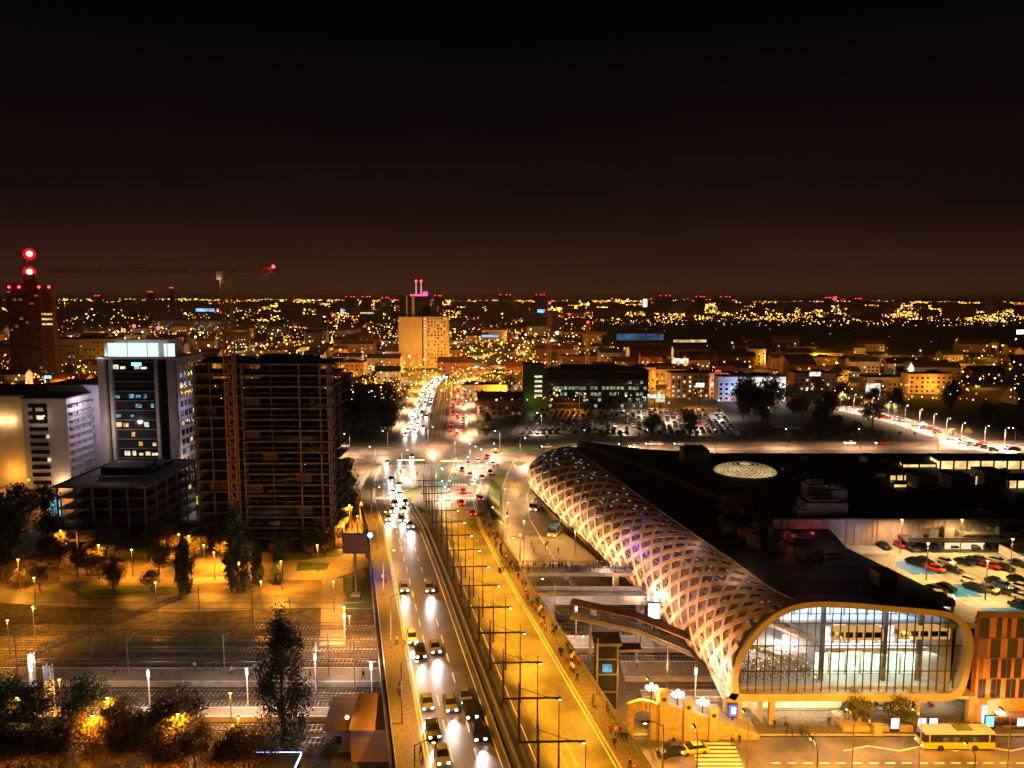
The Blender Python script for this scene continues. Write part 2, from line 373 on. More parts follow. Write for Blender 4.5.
# slip road and forecourt between bridge and hall
SL = [(322, 6), (293, 3), (262, .5), (235, .5), (213, 3.6), (192, 7), (176, 11), (150, 18)]
def slip(t): 
    k = min(int(t), len(SL)-2); f = t-k; a, b = SL[k], SL[k+1]; return Vector((a[1]+(b[1]-a[1])*f, a[0]+(b[0]-a[0])*f, 0))
mb = MB(); poly(mb, [(-6, 330), (-3, 172), (30, 172), (24, 200), (14, 240), (8, 262), (10, 330)], .0); struct(mb, 'forecourt_paving', M['paving_dark'])
mb = MB()
for k in range(70):
    a, b = slip(k*.1), slip((k+1)*.1); mb.quad(a+Vector((-4.6, 0, .012)), a+Vector((4.6, 0, .012)), b+Vector((4.6, 0, .012)), b+Vector((-4.6, 0, .012)))
struct(mb, 'slip_road', M['asphalt_worn'])
mb = MB()
for s in (-4.8, 4.8):
    for k in range(66):
        a, b = slip(k*.1)+Vector((s, 0, .07)), slip((k+1)*.1)+Vector((s, 0, .07)); mb.bar(a, b, .25, .14)
struct(mb, 'slip_road_kerb', M['kerb'])
# left quarter: dirt yard, paths, streets
mb = MB(); poly(mb, [(-190, 171), (-32, 171), (-40, 200), (-55, 320), (-190, 320)], -.02); struct(mb, 'park_ground', M['dirt'])
mb = MB(); poly(mb, [P(0, 603), P(0, 588), P(90, 600), P(200, 593), P(368, 596), P(372, 606), P(180, 612)], .0); struct(mb, 'service_street', M['asphalt_worn'])
mb = MB()
for pts in ([P(256, 566), P(300, 560), P(340, 549), P(368, 549), P(369, 566), P(330, 580), P(270, 580)], [P(322, 578), P(343, 578), P(345, 645), P(320, 645)], [P(60, 575), P(190, 578), P(330, 572), P(330, 577), P(190, 584), P(60, 581)]):
    poly(mb, pts, .006+.005*len(mb.f))
struct(mb, 'park_path', M['paving'])
mb = MB()
for pts in ([P(284, 553), P(345, 550), P(343, 556), P(300, 560)], [P(298, 562), P(330, 563), P(326, 570), P(296, 571)], [P(345, 582), P(372, 575), P(376, 610), P(348, 612)], [P(60, 584), P(180, 587), P(180, 592), P(80, 597)], [P(100, 633), P(230, 632), P(230, 648), P(60, 648)]):
    poly(mb, pts, .024)
struct(mb, 'grass_patch', M['grass'])
mb = MB(); poly(mb, [P(165, 545), P(330, 545), P(348, 520), P(368, 520), P(372, 548), P(250, 575), P(165, 572)], -.006); struct(mb, 'lit_yard', M['dirt'])
mb = MB(); poly(mb, [P(166, 520), P(178, 492), P(194, 488), P(206, 520)], .0); poly(mb, [P(0, 505), P(60, 497), P(60, 490), P(0, 492)], .0); struct(mb, 'side_street', M['asphalt_worn'])
mb = MB(); poly(mb, [P(338, 486), P(360, 468), P(376, 478), P(368, 492), P(345, 500)], .0); poly(mb, [P(338, 452), P(372, 452), P(372, 458), P(338, 460)], .0); struct(mb, 'corner_street', M['asphalt_worn'])
# street in front of the hall
mb = MB(); poly(mb, [(14, 92), (130, 92), (130, 114.3), (14, 114.3)], -.02); struct(mb, 'front_street', M['asphalt_worn'])
mb = MB(); mb.prism([(14, 115), (110, 115), (110, 137), (16, 137)], -.05, .1); struct(mb, 'plaza_paving', M['paving_dark'])
mb = MB(); mb.prism([(14, 114.7), (110, 114.7), (110, 115), (14, 115)], -.05, .115); struct(mb, 'plaza_kerb', M['kerb'])
mb = MB()
x = 24.
for k in range(9):    # crossing
    y = 112.8-k*1.05; mb.quad((27.3-k*.05, y-.5, -.012), (34-k*.05, y-.5, -.012), (34-k*.05, y, -.012), (27.3-k*.05, y, -.012))
for k in range(26):
    mb.quad((38+k*2.4, 107.4, -.012), (39.4+k*2.4, 107.4, -.012), (39.4+k*2.4, 107.65, -.012), (38+k*2.4, 107.65, -.012))
zz = [(50+4.2*i, 110.6+(1.3 if i % 2 else 0)) for i in range(8)]
for a, b in zip(zz, zz[1:]): mb.bar((a[0], a[1], -.014), (b[0], b[1], -.014), .2, .01)
tag(mb.build('crossing_markings', M['white_paint']), kind='structure')
# railway
def track(y, x0, x1, label):
    t = empty('railway_track', (x0, y, 0), label, 'railway track')
    mb = MB(); n = int((x1-x0)/.75)
    for k in range(n): mb.box(k*.75, 0, -.02, .28, 2.6, .1)
    mb.build('sleeper_row', M['sleeper'], t)
    mb = MB()
    for s in (-.74, .74): mb.box((x1-x0)/2, s, .083, x1-x0, .09, .15)
    mb.build('rail', M['rail'], t)
nm = ['nearest', 'second', 'third', 'fourth', 'fifth', 'sixth', 'seventh', 'eighth', 'ninth']
for i, y in enumerate((113, 116.6, 123.9, 127.9, 139.4, 144.5, 149, 154.5)):
    track(y, -130, -14, nm[i]+' railway track from the bottom, left of the bridge')
for i, y in enumerate((140.8, 151.5, 155.5, 160, 164.5)):
    track(y, 8, 80, nm[i]+' railway track from the plaza side, right of the bridge')
def platform(x0, x1, y0, y1, label):
    p = empty('station_platform', (x0, y0, 0), label, 'platform'); w_, d_ = x1-x0, y1-y0
    mb = MB(); mb.box(w_/2, d_/2, -.03, w_, d_, .86); mb.build('slab', M['concrete'], p)
    mb = MB(); mb.box(w_/2, d_/2, .834, w_-1.4, d_-1.2, .02); mb.build('paving', M['paving'], p)
    mb = MB()
    for s in (.35, d_-.35): mb.box(w_/2, s, .834, w_, .12, .024)
    mb.build('edge_line', M['white_paint'], p)
platform(-130, -14, 130, 135.6, 'long lit island platform between the middle tracks, left of the bridge')
platform(-130, -16, 118.6, 121.9, 'narrow pale platform behind the bottom trees, left of the bridge')
platform(8, 62, 143.2, 149, 'wide pink-lit platform beneath the hall, right of the bridge')
platform(20, 66, 131.6, 138.2, 'platform at the foot of the covered stairs, right of the bridge')
platform(22, 60, 124.6, 127.5, 'narrow low platform behind the arched stair wall')
track(122.6, 20, 62, 'railway track just behind the arched stair wall'); track(129.6, 20, 62, 'railway track between the two platforms behind the arched wall')
# ------------------------------------------------------------------ shopping hall with the lattice shell
hall = empty('shopping_hall', (50, 118, 0), 'huge shopping hall with a curved glowing lattice side, rounded glass front and flat black roof', 'shopping hall')
HL = Vector((50, 118, 0))
def hb(mb, name, mats, smooth=False, parent=hall, label=None):
    mb.v = [(v[0]-50, v[1]-118, v[2]) for v in mb.v]; o = mb.build(name, mats, parent, smooth)
    if label: o['label'] = label
    return o
def cr_(pts, t):
    n = len(pts)-1; x = max(0, min(n-1e-6, t*n)); i = int(x); f = x-i
    p = [Vector(pts[max(0, min(n, k))]) for k in (i-1, i, i+1, i+2)]
    return .5*((2*p[1])+(-p[0]+p[2])*f+(2*p[0]-5*p[1]+4*p[2]-p[3])*f*f+(-p[0]+3*p[1]-3*p[2]+p[3])*f**3)
Bs = [P(735, 697, 4.6), P(704, 662, 4.6), P(668, 622, 4.6), P(640, 592, 4.6), P(612, 566, 4.8), P(580, 535, 4.8), P(552, 510, 5), P(533, 490, 5.5)]
Rs = [P(800, 603, 20), P(768, 587, 20), P(720, 553, 20), P(686, 529, 20), P(654, 507, 20), P(620, 482, 20), P(592, 461, 20), P(569, 446.5, 20)]
def shell(v, t, out=0):
    "v 0..1 along the hall, t 0..1 from the lower edge to the ridge"
    B, Rg = cr_(Bs, v), cr_(Rs, v)
    e = .5+.5*math.tanh((v-.52)*14)                      # far half bulges a little more
    a = t*math.pi/2
    fx = 1-math.cos(a)-(.16+.2*e)*math.sin(math.pi*t)*(1-t); fz = math.sin(a)**(1.06)
    wave = .9*math.sin(v*6.28*2.0+1)*math.sin(math.pi*t)
    p = Vector((B.x+(Rg.x-B.x)*fx-wave-out*math.cos(a*.9), B.y+(Rg.y-B.y)*fx, B.z+(Rg.z-B.z)*fz+out*math.sin(a*.9)))
    return p
V0 = [(i/90) for i in range(91)]
wallmb = MB(); wallmb.grid([[shell(v, t/14, 0) for t in range(15)] for v in V0])
# window glints behind the lattice: small panes of four per diamond
NV, NT = 25, 5
def ribbonline(mb, f, n, wd, th, m=0):
    pts = [f(k/n) for k in range(n+1)]
    for k in range(n):
        (p, pn), (q, qn) = pts[k], pts[k+1]
        d = (q-p).normalized(); s1 = d.cross(pn).normalized()*wd/2; s2 = d.cross(qn).normalized()*wd/2
        mb.hexa([p-s1, p+s1, q+s2, q-s2], [p-s1+pn*th, p+s1+pn*th, q+s2+qn*th, q-s2+qn*th], m)
def nrm(v, t):
    e = .002; a = shell(min(1, v+e), t)-shell(max(0, v-e), t); b = shell(v, min(1, t+e))-shell(v, max(0, t-e))
    n = a.cross(b).normalized(); return n if n.x < .2 and n.dot(Vector((-1, 0, .6))) > 0 else -n
mb = MB()
T1 = 1.0
for k in range(-NT, NV+1):
    for s in (1, -1):
        def f(x, k=k, s=s):
            t = x; v = (k+(x if s > 0 else 1-x)*NT)/NV
            v = max(0, min(1, v)); return shell(v, t, .02), nrm(v, t)
        # clip runs that lie outside the shell
        xs = [x/28 for x in range(29)]
        seg = [x for x in xs if 0 <= (k+(x if s > 0 else 1-x)*NT)/NV <= 1]
        if len(seg) < 3: continue
        a, b = seg[0], seg[-1]; wd = .95
        ribbonline(mb, lambda x: f(a+(b-a)*x), max(3, len(seg)-1), wd, .09)
hb(mb, 'lattice', M['lattice'])
# panes in the diamonds
pm, pb, pw = 1, 2, 3
rr = random.Random(3)
for i in range(NV):
    for j in range(NT*2-1):
        t = (j+1)/(NT*2); v = (i+.5*((j+1+NT) % 2)+.0)/NV
        if v < .004 or v > .99: continue
        for a, b in ((-.16, -.018), (.16, -.018), (-.16, .016), (.16, .016)):
            vv, tt = v+a*.8/NV, t+b*1.3
            if rr.random() < .35: continue
            dv, dt = .09/NV, .012
            c = [shell(min(1, max(0, vv+x*dv)), min(1, tt+y*dt), .04) for x, y in ((-1, -1), (1, -1), (1, 1), (-1, 1))]
            z = rr.random()
            if z > .45 and not (.3 < v < .56): continue
            inner = .3 < v < .56 and t > .35
            tgt = pb if (inner and z < .5) or z < .03 else (pw if (t > .55 and z < .35) or z < .06 else pm)
            wallmb.quad(*c, tgt)
hb(wallmb, 'curved_wall', [M['skin_dark'], M['shell_pane'], em('shell_light_blue', (.12, .1, .7), .45), em('shell_light_pale', (.55, .5, .45), .4)])
# lower gutter, ridge trim and soffit
mb = MB()
for k in range(90):
    a, b = shell(V0[k], 0, .1), shell(V0[k+1], 0, .1); mb.bar(a-Vector((0, 0, .35)), b-Vector((0, 0, .35)), .7, .6)
hb(mb, 'gutter', M['dark_steel'])
mb = MB()
for k in range(90):
    a, b = shell(V0[k], 1), shell(V0[k+1], 1); mb.bar(a+Vector((0, 0, .1)), b+Vector((0, 0, .1)), .45, .4)
hb(mb, 'ridge_trim', M['lattice'])
mb = MB(); mb.grid([[Vector((cr_(Bs, v).x+1.5+x, cr_(Bs, v).y, 4.4)) for x in (0, 12)] for v in V0]); hb(mb, 'soffit', M['concrete_dark'])
mb = MB(); mb.grid([[Vector((cr_(Bs, v).x+4.5, cr_(Bs, v).y, z)) for z in (-.1, 4.35)] for v in V0]); hb(mb, 'base_wall', M['cream_wall'])
# front frame (rounded outline traced at the front plane)
FY = 118.0
outl = [(735, 699), (731, 690), (731, 676), (736, 658), (746, 640), (759, 624), (775, 611), (794, 603), (816, 600), (850, 601), (885, 604), (920, 607), (945, 610), (960, 617), (969, 630), (971, 645), (969, 662), (965, 680), (960, 692), (950, 698), (930, 699), (840, 699)]
def w2(px, py, Y=FY): return PY(px, py, Y)
ctr = w2(850, 652); O = [w2(*p) for p in outl]
def catmull(c, n=4):
    r = []
    L = len(c)
    for i in range(L):
        p = [c[(i+k-1) % L] for k in range(4)]
        for j in range(n):
            f = j/n; r.append(.5*((2*p[1])+(-p[0]+p[2])*f+(2*p[0]-5*p[1]+4*p[2]-p[3])*f*f+(-p[0]+3*p[1]-3*p[2]+p[3])*f**3))
    return r
O = catmull(O); nO = len(O)
Ii = []
for k in range(nO):
    d = (O[(k+1) % nO]-O[k-1]).normalized(); nn = Vector((d.z, 0, -d.x))
    if nn.dot(ctr-O[k]) < 0: nn = -nn
    bot = max(0, min(1, (8.0-O[k].z)/3)); Ii.append(O[k]+nn*(.95+.3*bot))
mb = MB()
for k in range(nO):
    q = (k+1) % nO; f = Vector((0, -.7, 0)); bk = Vector((0, 2.4, 0))
    a, b, c, d = O[k], O[q], Ii[q], Ii[k]
    mb.quad(a+f, b+f, c+f, d+f); mb.quad(a+bk, b+bk, b+f, a+f); mb.quad(d+f, c+f, c+bk, d+bk)
hb(mb, 'front_frame', M['brass'], False)
# glazing + mullions
zlo = min(p.z for p in Ii)+.02
def span(x):
    zs = []
    for k in range(nO):
        a, b = Ii[k], Ii[(k+1) % nO]
        if (a.x-x)*(b.x-x) <= 0 and abs(a.x-b.x) > 1e-6: zs.append(a.z+(b.z-a.z)*(x-a.x)/(b.x-a.x))
    return (min(zs), max(zs)) if len(zs) > 1 else None
xs0, xs1 = min(p.x for p in Ii)+.15, max(p.x for p in Ii)-.15
cols = [xs0+(xs1-xs0)*k/60 for k in range(61)]
mb = MB()
for a, b in zip(cols, cols[1:]):
    p, q = span(a), span(b); mb.quad((a, FY+.3, p[0]), (b, FY+.3, q[0]), (b, FY+.3, q[1]), (a, FY+.3, p[1]))
hb(mb, 'front_glazing', M['glass'])
for k in range(1, 28):
    x = xs0+(xs1-xs0)*k/28; s = span(x)
    mb = MB(); mb.box(x, FY+.15, s[0], .08, .32, s[1]-s[0]); hb(mb, 'mullion', M['dark_steel'])
for z in (8.6, 12.8, 16.6):
    xa = [x for x in cols if span(x) and span(x)[0] < z < span(x)[1]]
    mb = MB(); mb.box((xa[0]+xa[-1])/2, FY+.46, z, xa[-1]-xa[0], .12, .14); hb(mb, 'transom', M['dark_steel'])
# interior
fl0 = 5.9
mb = MB(); mb.prism([(xs0+.5, FY+.9), (xs1-.5, FY+.9), (xs1-.5, 144), (xs0+2, 144)], 4.5, fl0); hb(mb, 'inside_floor', M['grey_wall'])
mb = MB(); mb.prism([(51, FY+3.4), (xs1-1, FY+3.4), (xs1-1, 144), (46, 144), (50, FY+8)], 10.6, 11.1); hb(mb, 'gallery_floor', M['white_wall'])
mb = MB(); mb.prism([(44, FY+4.4), (xs1-1, FY+4.4), (xs1-1, 144), (46, 144)], 15.0, 15.5); hb(mb, 'gallery_floor', M['white_wall'])
mb = MB(); mb.box(58, 144, 4.6, 30, .4, 14.6); hb(mb, 'inside_wall', M['white_wall'])
for (x0, x1, y, z, h, mk) in ((50, 71.5, FY+5.2, 5.9, 4.4, 'shop_glow_green'), (51, 71, FY+5.6, 11.2, 3.0, 'shop_glow_warm'), (42, 70, FY+6.6, 15.6, 3.2, 'shop_glow_cool')):
    c = dict(shop_glow_green=((.62, .8, .5), (.3, .36, .2)), shop_glow_warm=((1, .7, .42), (.2, .2, .22)), shop_glow_cool=((.62, .8, 1), (.25, .35, .42)))[mk]
    sh = em_var(mk, c[0], c[1], 3.6, .9); x = x0; r2 = random.Random(int(x0))
    while x < x1-2:
        wd = r2.uniform(1.6, 3.2); mb = MB(); mb.box(x+wd/2, y, z+.15, wd-.4, .3, h*r2.uniform(.7, .95)); hb(mb, 'shop_window', sh); x += wd+.1
        mb = MB(); mb.box(x-.1, y-.1, z, .3, .5, h); hb(mb, 'pilaster', M['grey_wall'])
# bus reflections on the glass, built as two long glowing orange boxes inside
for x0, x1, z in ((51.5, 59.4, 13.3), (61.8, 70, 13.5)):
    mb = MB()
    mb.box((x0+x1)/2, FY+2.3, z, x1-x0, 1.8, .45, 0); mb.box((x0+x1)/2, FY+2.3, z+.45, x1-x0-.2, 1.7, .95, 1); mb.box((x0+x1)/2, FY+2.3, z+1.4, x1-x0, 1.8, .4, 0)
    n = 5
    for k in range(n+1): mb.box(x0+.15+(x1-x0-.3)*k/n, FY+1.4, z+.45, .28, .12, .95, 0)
    hb(mb, 'bus_reflection', [em('reflected_bus_orange', (1, .5, .14), .75), M['dark_glass']])
for x in (50.3, 60.4, 66):
    mb = MB(); mb.cyl((x, FY+3.0, fl0), (x, FY+3.0, 18.6), .42, n=10); hb(mb, 'inside_column', M['concrete_dark'])
# escalators and rail lines
mb = MB(); mb.bar((40, FY+9, 15.4), (51, FY+6, 11), 1.4, .7); hb(mb, 'escalator', M['steel'])
mb = MB(); mb.bar((38, FY+3.8, 11.5), (52, FY+6.8, 5.9), 1.2, .7); hb(mb, 'escalator', M['steel'])
mb = MB()
for z, y in ((11.1, FY+3.5), (15.5, FY+4.5)): mb.box(60, y, z+1.0, 23, .1, .1); mb.box(60, y, z+.1, 23, .05, .85, 1)
hb(mb, 'balustrade', [M['steel'], M['glass']])
# inside plants with amber lamps at the left corner
lm = MB()
for k in range(46):
    x = rr.uniform(36.8, 50); z = rr.uniform(7.0, 11.2)-max(0, (x-44))*.25; y = FY+rr.uniform(2, 8); lm.octa((x, y, z), rr.uniform(.1, .2))
hb(lm, 'amber_lamp_cluster', em('amber_lamp', (1, .55, .08), 3))
pl = MB()
for k in range(1800):
    x = rr.uniform(36.5, 49.5); base = fl0; z = base+abs(rr.gauss(0, 1.6)); y = FY+rr.uniform(2, 9); r = .28
    a = Vector((rr.gauss(0, 1), rr.gauss(0, 1), rr.gauss(0, 1))).normalized()*r; b = Vector((rr.gauss(0, 1), rr.gauss(0, 1), rr.gauss(0, 1))).normalized()*r
    pl.tri((x, y, z), Vector((x, y, z))+a, Vector((x, y, z))+b)
hb(pl, 'inside_planting', M['leaf_mid'])
def harea(name, loc, c, p, size, aim=(0, 0, -1)): return light(name, 'AREA', Vector(loc)-HL, c, p, hall, aim, size=size)
harea('ceiling_light', (56, FY+3.6, 18.7), (.75, .87, 1), 2600, (28, 4)); harea('ceiling_light', (60, FY+4.4, 14.9), (1, .9, .75), 1300, (20, 1.6)); harea('ceiling_light', (60, FY+3.6, 10.4), (.9, 1, .72), 1300, (20, 2))
harea('ceiling_light', (43, FY+6, 13), (1, .6, .25), 500, (8, 5))
# black roof blocks
ridge = [shell(v, 1) for v in V0[::3]]
e1, e2 = P(845, 548, 20), P(958, 611, 20)
top = [(p.x+.1, p.y) for p in ridge]
tp = [(O[k].x, O[k].z) for k in range(nO) if O[k].z > 16]
mb = MB(); poly1 = [(70.5, 119.5)]+[(e1.x, e1.y), (64, 158), (54, 158)]
mb.prism([(46, 119.3), (70.5, 119.3), (e1.x+.4, e1.y), (66, 158), (54, 158), (54, 231), (ridge[-1].x+.1, ridge[-1].y)]+[(p.x+.1, p.y) for p in reversed(ridge[1:-1])], 19.0, 20.0)
hb(mb, 'near_roof', M['roof_black'])
mb = MB(); mb.prism([(54, 158), (210, 158), (240, 226), (60, 227), (40, 233), (21, 247), (38, 206)], 4, 22); hb(mb, 'far_roof_block', [M['roof_black']])
mb = MB(); mb.prism([(70.5, 119.6), (e1.x+.4, e1.y), (66, 157.5), (52, 157.5), (44, 146), (70, 119.6)], 4.6, 18.9); hb(mb, 'inner_wall', M['grey_wall'])
# ribbed wall behind the roof car park
mb = MB(); r2 = random.Random(5); x = 54.2
while x < 150: 
    d = r2.choice((.0, .05, .1)); mb.box(x+.24, 157.9-d/2, 16.5, .48, .2+d, 5.6, 1 if r2.random() < .12 else 0); x += .5
hb(mb, 'ribbed_wall', [M['metal_wall'], M['brown_wall']])
mb = MB(); mb.box(102, 157.6, 22.1, 96, .5, .25); hb(mb, 'parapet', M['roof_grey'])
# plant balcony on the wall to the right
mb = MB(); mb.box(95.5, 155, 18.6, 31, 4.2, .4, 0); mb.box(95.5, 153.2, 19, 31, .15, .5, 0)
for k in range(9): mb.box(83+k*3.1, 155.5, 19, 1.9, 1.5, 1.2+.5*(k % 3), 1)
hb(mb, 'service_balcony', [M['roof_grey'], M['steel']])
mb = MB(); mb.cyl((92, 154.6, 19.9), (104, 154.6, 19.9), .45, n=8); mb.cyl((99, 154.6, 19.9), (99, 154.6, 21.6), .55, n=8); hb(mb, 'duct', M['steel'])
# roof car park
mb = MB(); mb.prism([(e2.x+.2, 118.8), (130, 118.8), (130, 157.7), (66.3, 157.7), (e1.x+.8, e1.y)], 15.6, 16.5); hb(mb, 'roof_car_park_deck', mat('car_park_surface', (.3, .31, .25), .8, var=.2, scale=.35))
mb = MB()
def bay(px0, py0, px1, py1, px2, py2, px3, py3, m=0): mb.quad(*[P(a, b, 16.506) for a, b in ((px0, py0), (px1, py1), (px2, py2), (px3, py3))], m)
bay(889, 562, 912, 561, 946, 574, 912, 575); bay(938, 585, 960, 584, 984, 597, 950, 597); bay(980, 608, 1040, 607, 1060, 618, 992, 618)
hb(mb, 'blue_bay', [M['blue_paint']])
mb = MB()
for k in range(22):
    x = 74+k*2.6
    for y in (151.8, 139.5, 128.5): mb.box(x, y, 16.509, .12, 4.6, .004)
hb(mb, 'bay_line', M['white_paint'])
# right wing: brown panelled facade
mb = MB(); mb.box(101.5, 119, 0, 55, 1.2, 17.6, 0)
for r_ in range(4):
    x = 73.6+rr.uniform(0, 1)
    mb.box(101.5, 118.38, 4.1+r_*3.35, 55, .1, .1, 2)
    while x < 128:
        wd = rr.choice((.55, .8, 1.1, 1.5)); mb.box(x+wd/2, 118.36, 4.25+r_*3.35, wd, .1, 3.1, 1 if rr.random() < .8 else 2)
        if wd > 1 and rr.random() < .6: mb.box(x+wd/2, 118.3, 4.25+r_*3.35, .07, .06, 3.1, 2)
        x += wd+rr.choice((.6, .9, 1.2))
for r_ in range(0):
    x = 74.2
    while x < 128:
        wd = rr.choice((.6, .9, 1.3, 1.7)); hh = 2.7
        if rr.random() < .52: mb.box(x+wd/2, 118.35, 4.2+r_*2.7, wd-.06, .12, hh-.15, 1 if rr.random() < .8 else 2)
        x += wd*rr.choice((.8, 1., 1.3))+.1
hb(mb, 'panelled_facade', [mat('orange_brown_panel', (.6, .24, .045), .6, var=.15, scale=.8), M['dark_steel'], M['brown_wall']])
mb = MB(); mb.box(101.5, 118.7, 17.5, 55.3, .7, .9, 0); hb(mb, 'parapet', M['brown_wall'])
# undercroft below the front
for x in (36.2, 41.5, 55.4, 64.6, 73.2):
    mb = MB(); mb.box(x, FY+.2, .1, .9, .9, 4.6); hb(mb, 'front_column', M['brass'])
mb = MB(); mb.box(34.9, FY+.6, .1, 1.8, 1.6, 4.6); hb(mb, 'front_column', M['brass'])
mb = MB(); mb.prism([(33.5, FY-.2), (74, FY-.2), (74, 142), (34, 142)], 4.35, 4.75); hb(mb, 'front_soffit', M['cream_wall'])
mb = MB(); mb.box(45.5, FY+5, .1, 18.5, .3, 4.2); hb(mb, 'lit_back_wall', M['cream_wall'])
mb = MB(); mb.box(64.3, FY+9, .1, 18.5, .3, 4.2); hb(mb, 'lit_back_wall', M['white_wall'])
for x in (56, 65):
    mb = MB(); mb.bar((x+.6, FY+3, 4.2), (x+5.5, FY+6, .3), 1.1, .5); hb(mb, 'stair', M['concrete'])
harea('undercroft_light', (45.5, FY+2.2, 4.0), (1, .9, .6), 2600, (17, .8), (0, 1, -.8)); harea('undercroft_light', (64.5, FY+5, 4.0), (1, .86, .62), 2200, (16, .8), (0, 1, -.8))
# entrance zone on the right
for (x0, x1, z0, z1, y, e) in ((75.0, 76.2, .3, 3.2, 117.8, 'wht'), (85, 88.4, .2, 3.4, 118.2, 'winw'), (89.5, 91.5, 1.8, 4.2, 118.2, 'cool'), (92.2, 94.8, 1.6, 4.4, 118.2, 'cool'), (95.4, 99, 1.2, 4.0, 118.2, 'wht')):
    mb = MB(); mb.box((x0+x1)/2, y, z0, x1-x0, .25, z1-z0); hb(mb, 'lit_doorway', em('entrance_glow_'+e, dict(wht=(.95, .95, 1), winw=(.9, .82, .55), cool=(.5, .8, 1))[e], 1.4))
mb = MB(); mb.box(88, 117, 4.3, 10, 2.4, .25); hb(mb, 'entrance_canopy', M['roof_grey'])
light('entrance_light', 'POINT', Vector((86.5, 117, 6.2))-HL, (1, .8, .68), 420, hall, size=.3)
light('entrance_light', 'POINT', Vector((77, 116.6, 3.2))-HL, (.9, .92, 1), 420, hall, size=.3)
light('entrance_light', 'POINT', Vector((95, 116, 3.4))-HL, (.8, .88, 1), 500, hall, size=.3)
# warm uplights along the foot of the shell
for k in range(24):
    v = (k+.5)/24; b = cr_(Bs, v); 
    pos = Vector((b.x-7.5, b.y-2, 3.4)); aim = shell(v, .62)-pos
    c = (1, .43, .17) if v < .5 else (1, .56, .25)
    light('shell_floodlight', 'SPOT', pos-HL, c, 7500 if v < .5 else 15000, hall, aim, size=.3, angle=100, blend=.9)
for v in (.5, .46): 
    pos = shell(v, .5)+Vector((-3, -1, -1.5)); light('shell_floodlight', 'POINT', pos-HL, (.12, .1, 1), 300, hall, size=.4)
for v, t, p in ((.2, .93, 260), (.35, .95, 200), (.72, .2, 500)):
    pos = shell(v, t)+Vector((-2.5, -1, 1)); light('shell_floodlight', 'POINT', pos-HL, (1, .7, .5), p*.6, hall, size=.4)
# dome skylight and roof lanterns: each its own lit glazing with ribs
dm = MB(); rb = MB(); c = P(745, 471, 22); Rd = 8.1
def dome(u, v): 
    a = v*2*math.pi; r = Rd*math.sin(u*math.pi/2); return Vector((c.x+r*math.cos(a), c.y+r*math.sin(a), 22+1.9*math.cos(u*math.pi/2)))
dm.grid([[dome(u/8, v/40) for v in range(41)] for u in range(9)])
for k in range(28):
    for s in (-1, 1):
        pts = [dome(.12+u/8*.88, k/28+s*u/8*.16)+Vector((0, 0, .06)) for u in range(9)]
        for a, b in zip(pts, pts[1:]): rb.bar(a, b, .1, .06)
hb(dm, 'dome_skylight', em_var('dome_glow', (.95, .66, .3), (.6, .4, .18), .85, .35)); hb(rb, 'dome_rib', M['roof_grey'])
LG = em_var('lantern_glow', (1, .7, .3), (.6, .36, .12), 1.5, .35)
def lantern(pts, z0, z1, glow_h=.75, n=3):
    mb = MB(); q = [P(a, b, z0) for a, b in pts]; mb.prism([(p.x, p.y) for p in q], 22.0, z1, 0); hb(mb, 'roof_lantern', LG)
    top = MB(); cx = sum(p.x for p in q)/len(q); cy_ = sum(p.y for p in q)/len(q)
    top.prism([(cx+(p.x-cx)*1.04, cy_+(p.y-cy_)*1.04) for p in q], z1, z1+.4); 
    for i in range(n+1):
        t = i/n; a = q[0].lerp(q[1], t); top.box(a.x, a.y-.1, 22, .35, .3, z1-22)
    hb(top, 'lantern_roof', M['roof_grey'])
lantern([(940, 469), (1060, 469), (1060, 462), (930, 463)], 22, 24.2, n=9)
lantern([(902, 467), (936, 467), (926, 462), (900, 463)], 22, 22.7, n=2)
lantern([(889, 482), (917, 481), (915, 476), (894, 478)], 22, 23.6, n=4)
lantern([(939, 484), (949, 484), (949, 479), (939, 479)], 22, 24.2, n=1)
lantern([(974, 485), (982, 485), (982, 480), (974, 480)], 22, 24.2, n=1)
lantern([(1008, 488), (1060, 488), (1060, 482), (1008, 482)], 22, 23.8, n=6)
lantern([(893, 487), (907, 487), (906, 485), (894, 485)], 22, 22.6, n=1)
for (a, b, c2, d, z) in ((918, 480, 938, 490, 25), (951, 480, 973, 490, 25.3), (984, 478, 1006, 488, 26)):
    q0, q1 = P(a, d, 22), P(c2, d, 22); mb = MB(); mb.box((q0.x+q1.x)/2, q0.y+3, 22, q1.x-q0.x, 6, z-22); hb(mb, 'roof_house', M['grey_wall'])
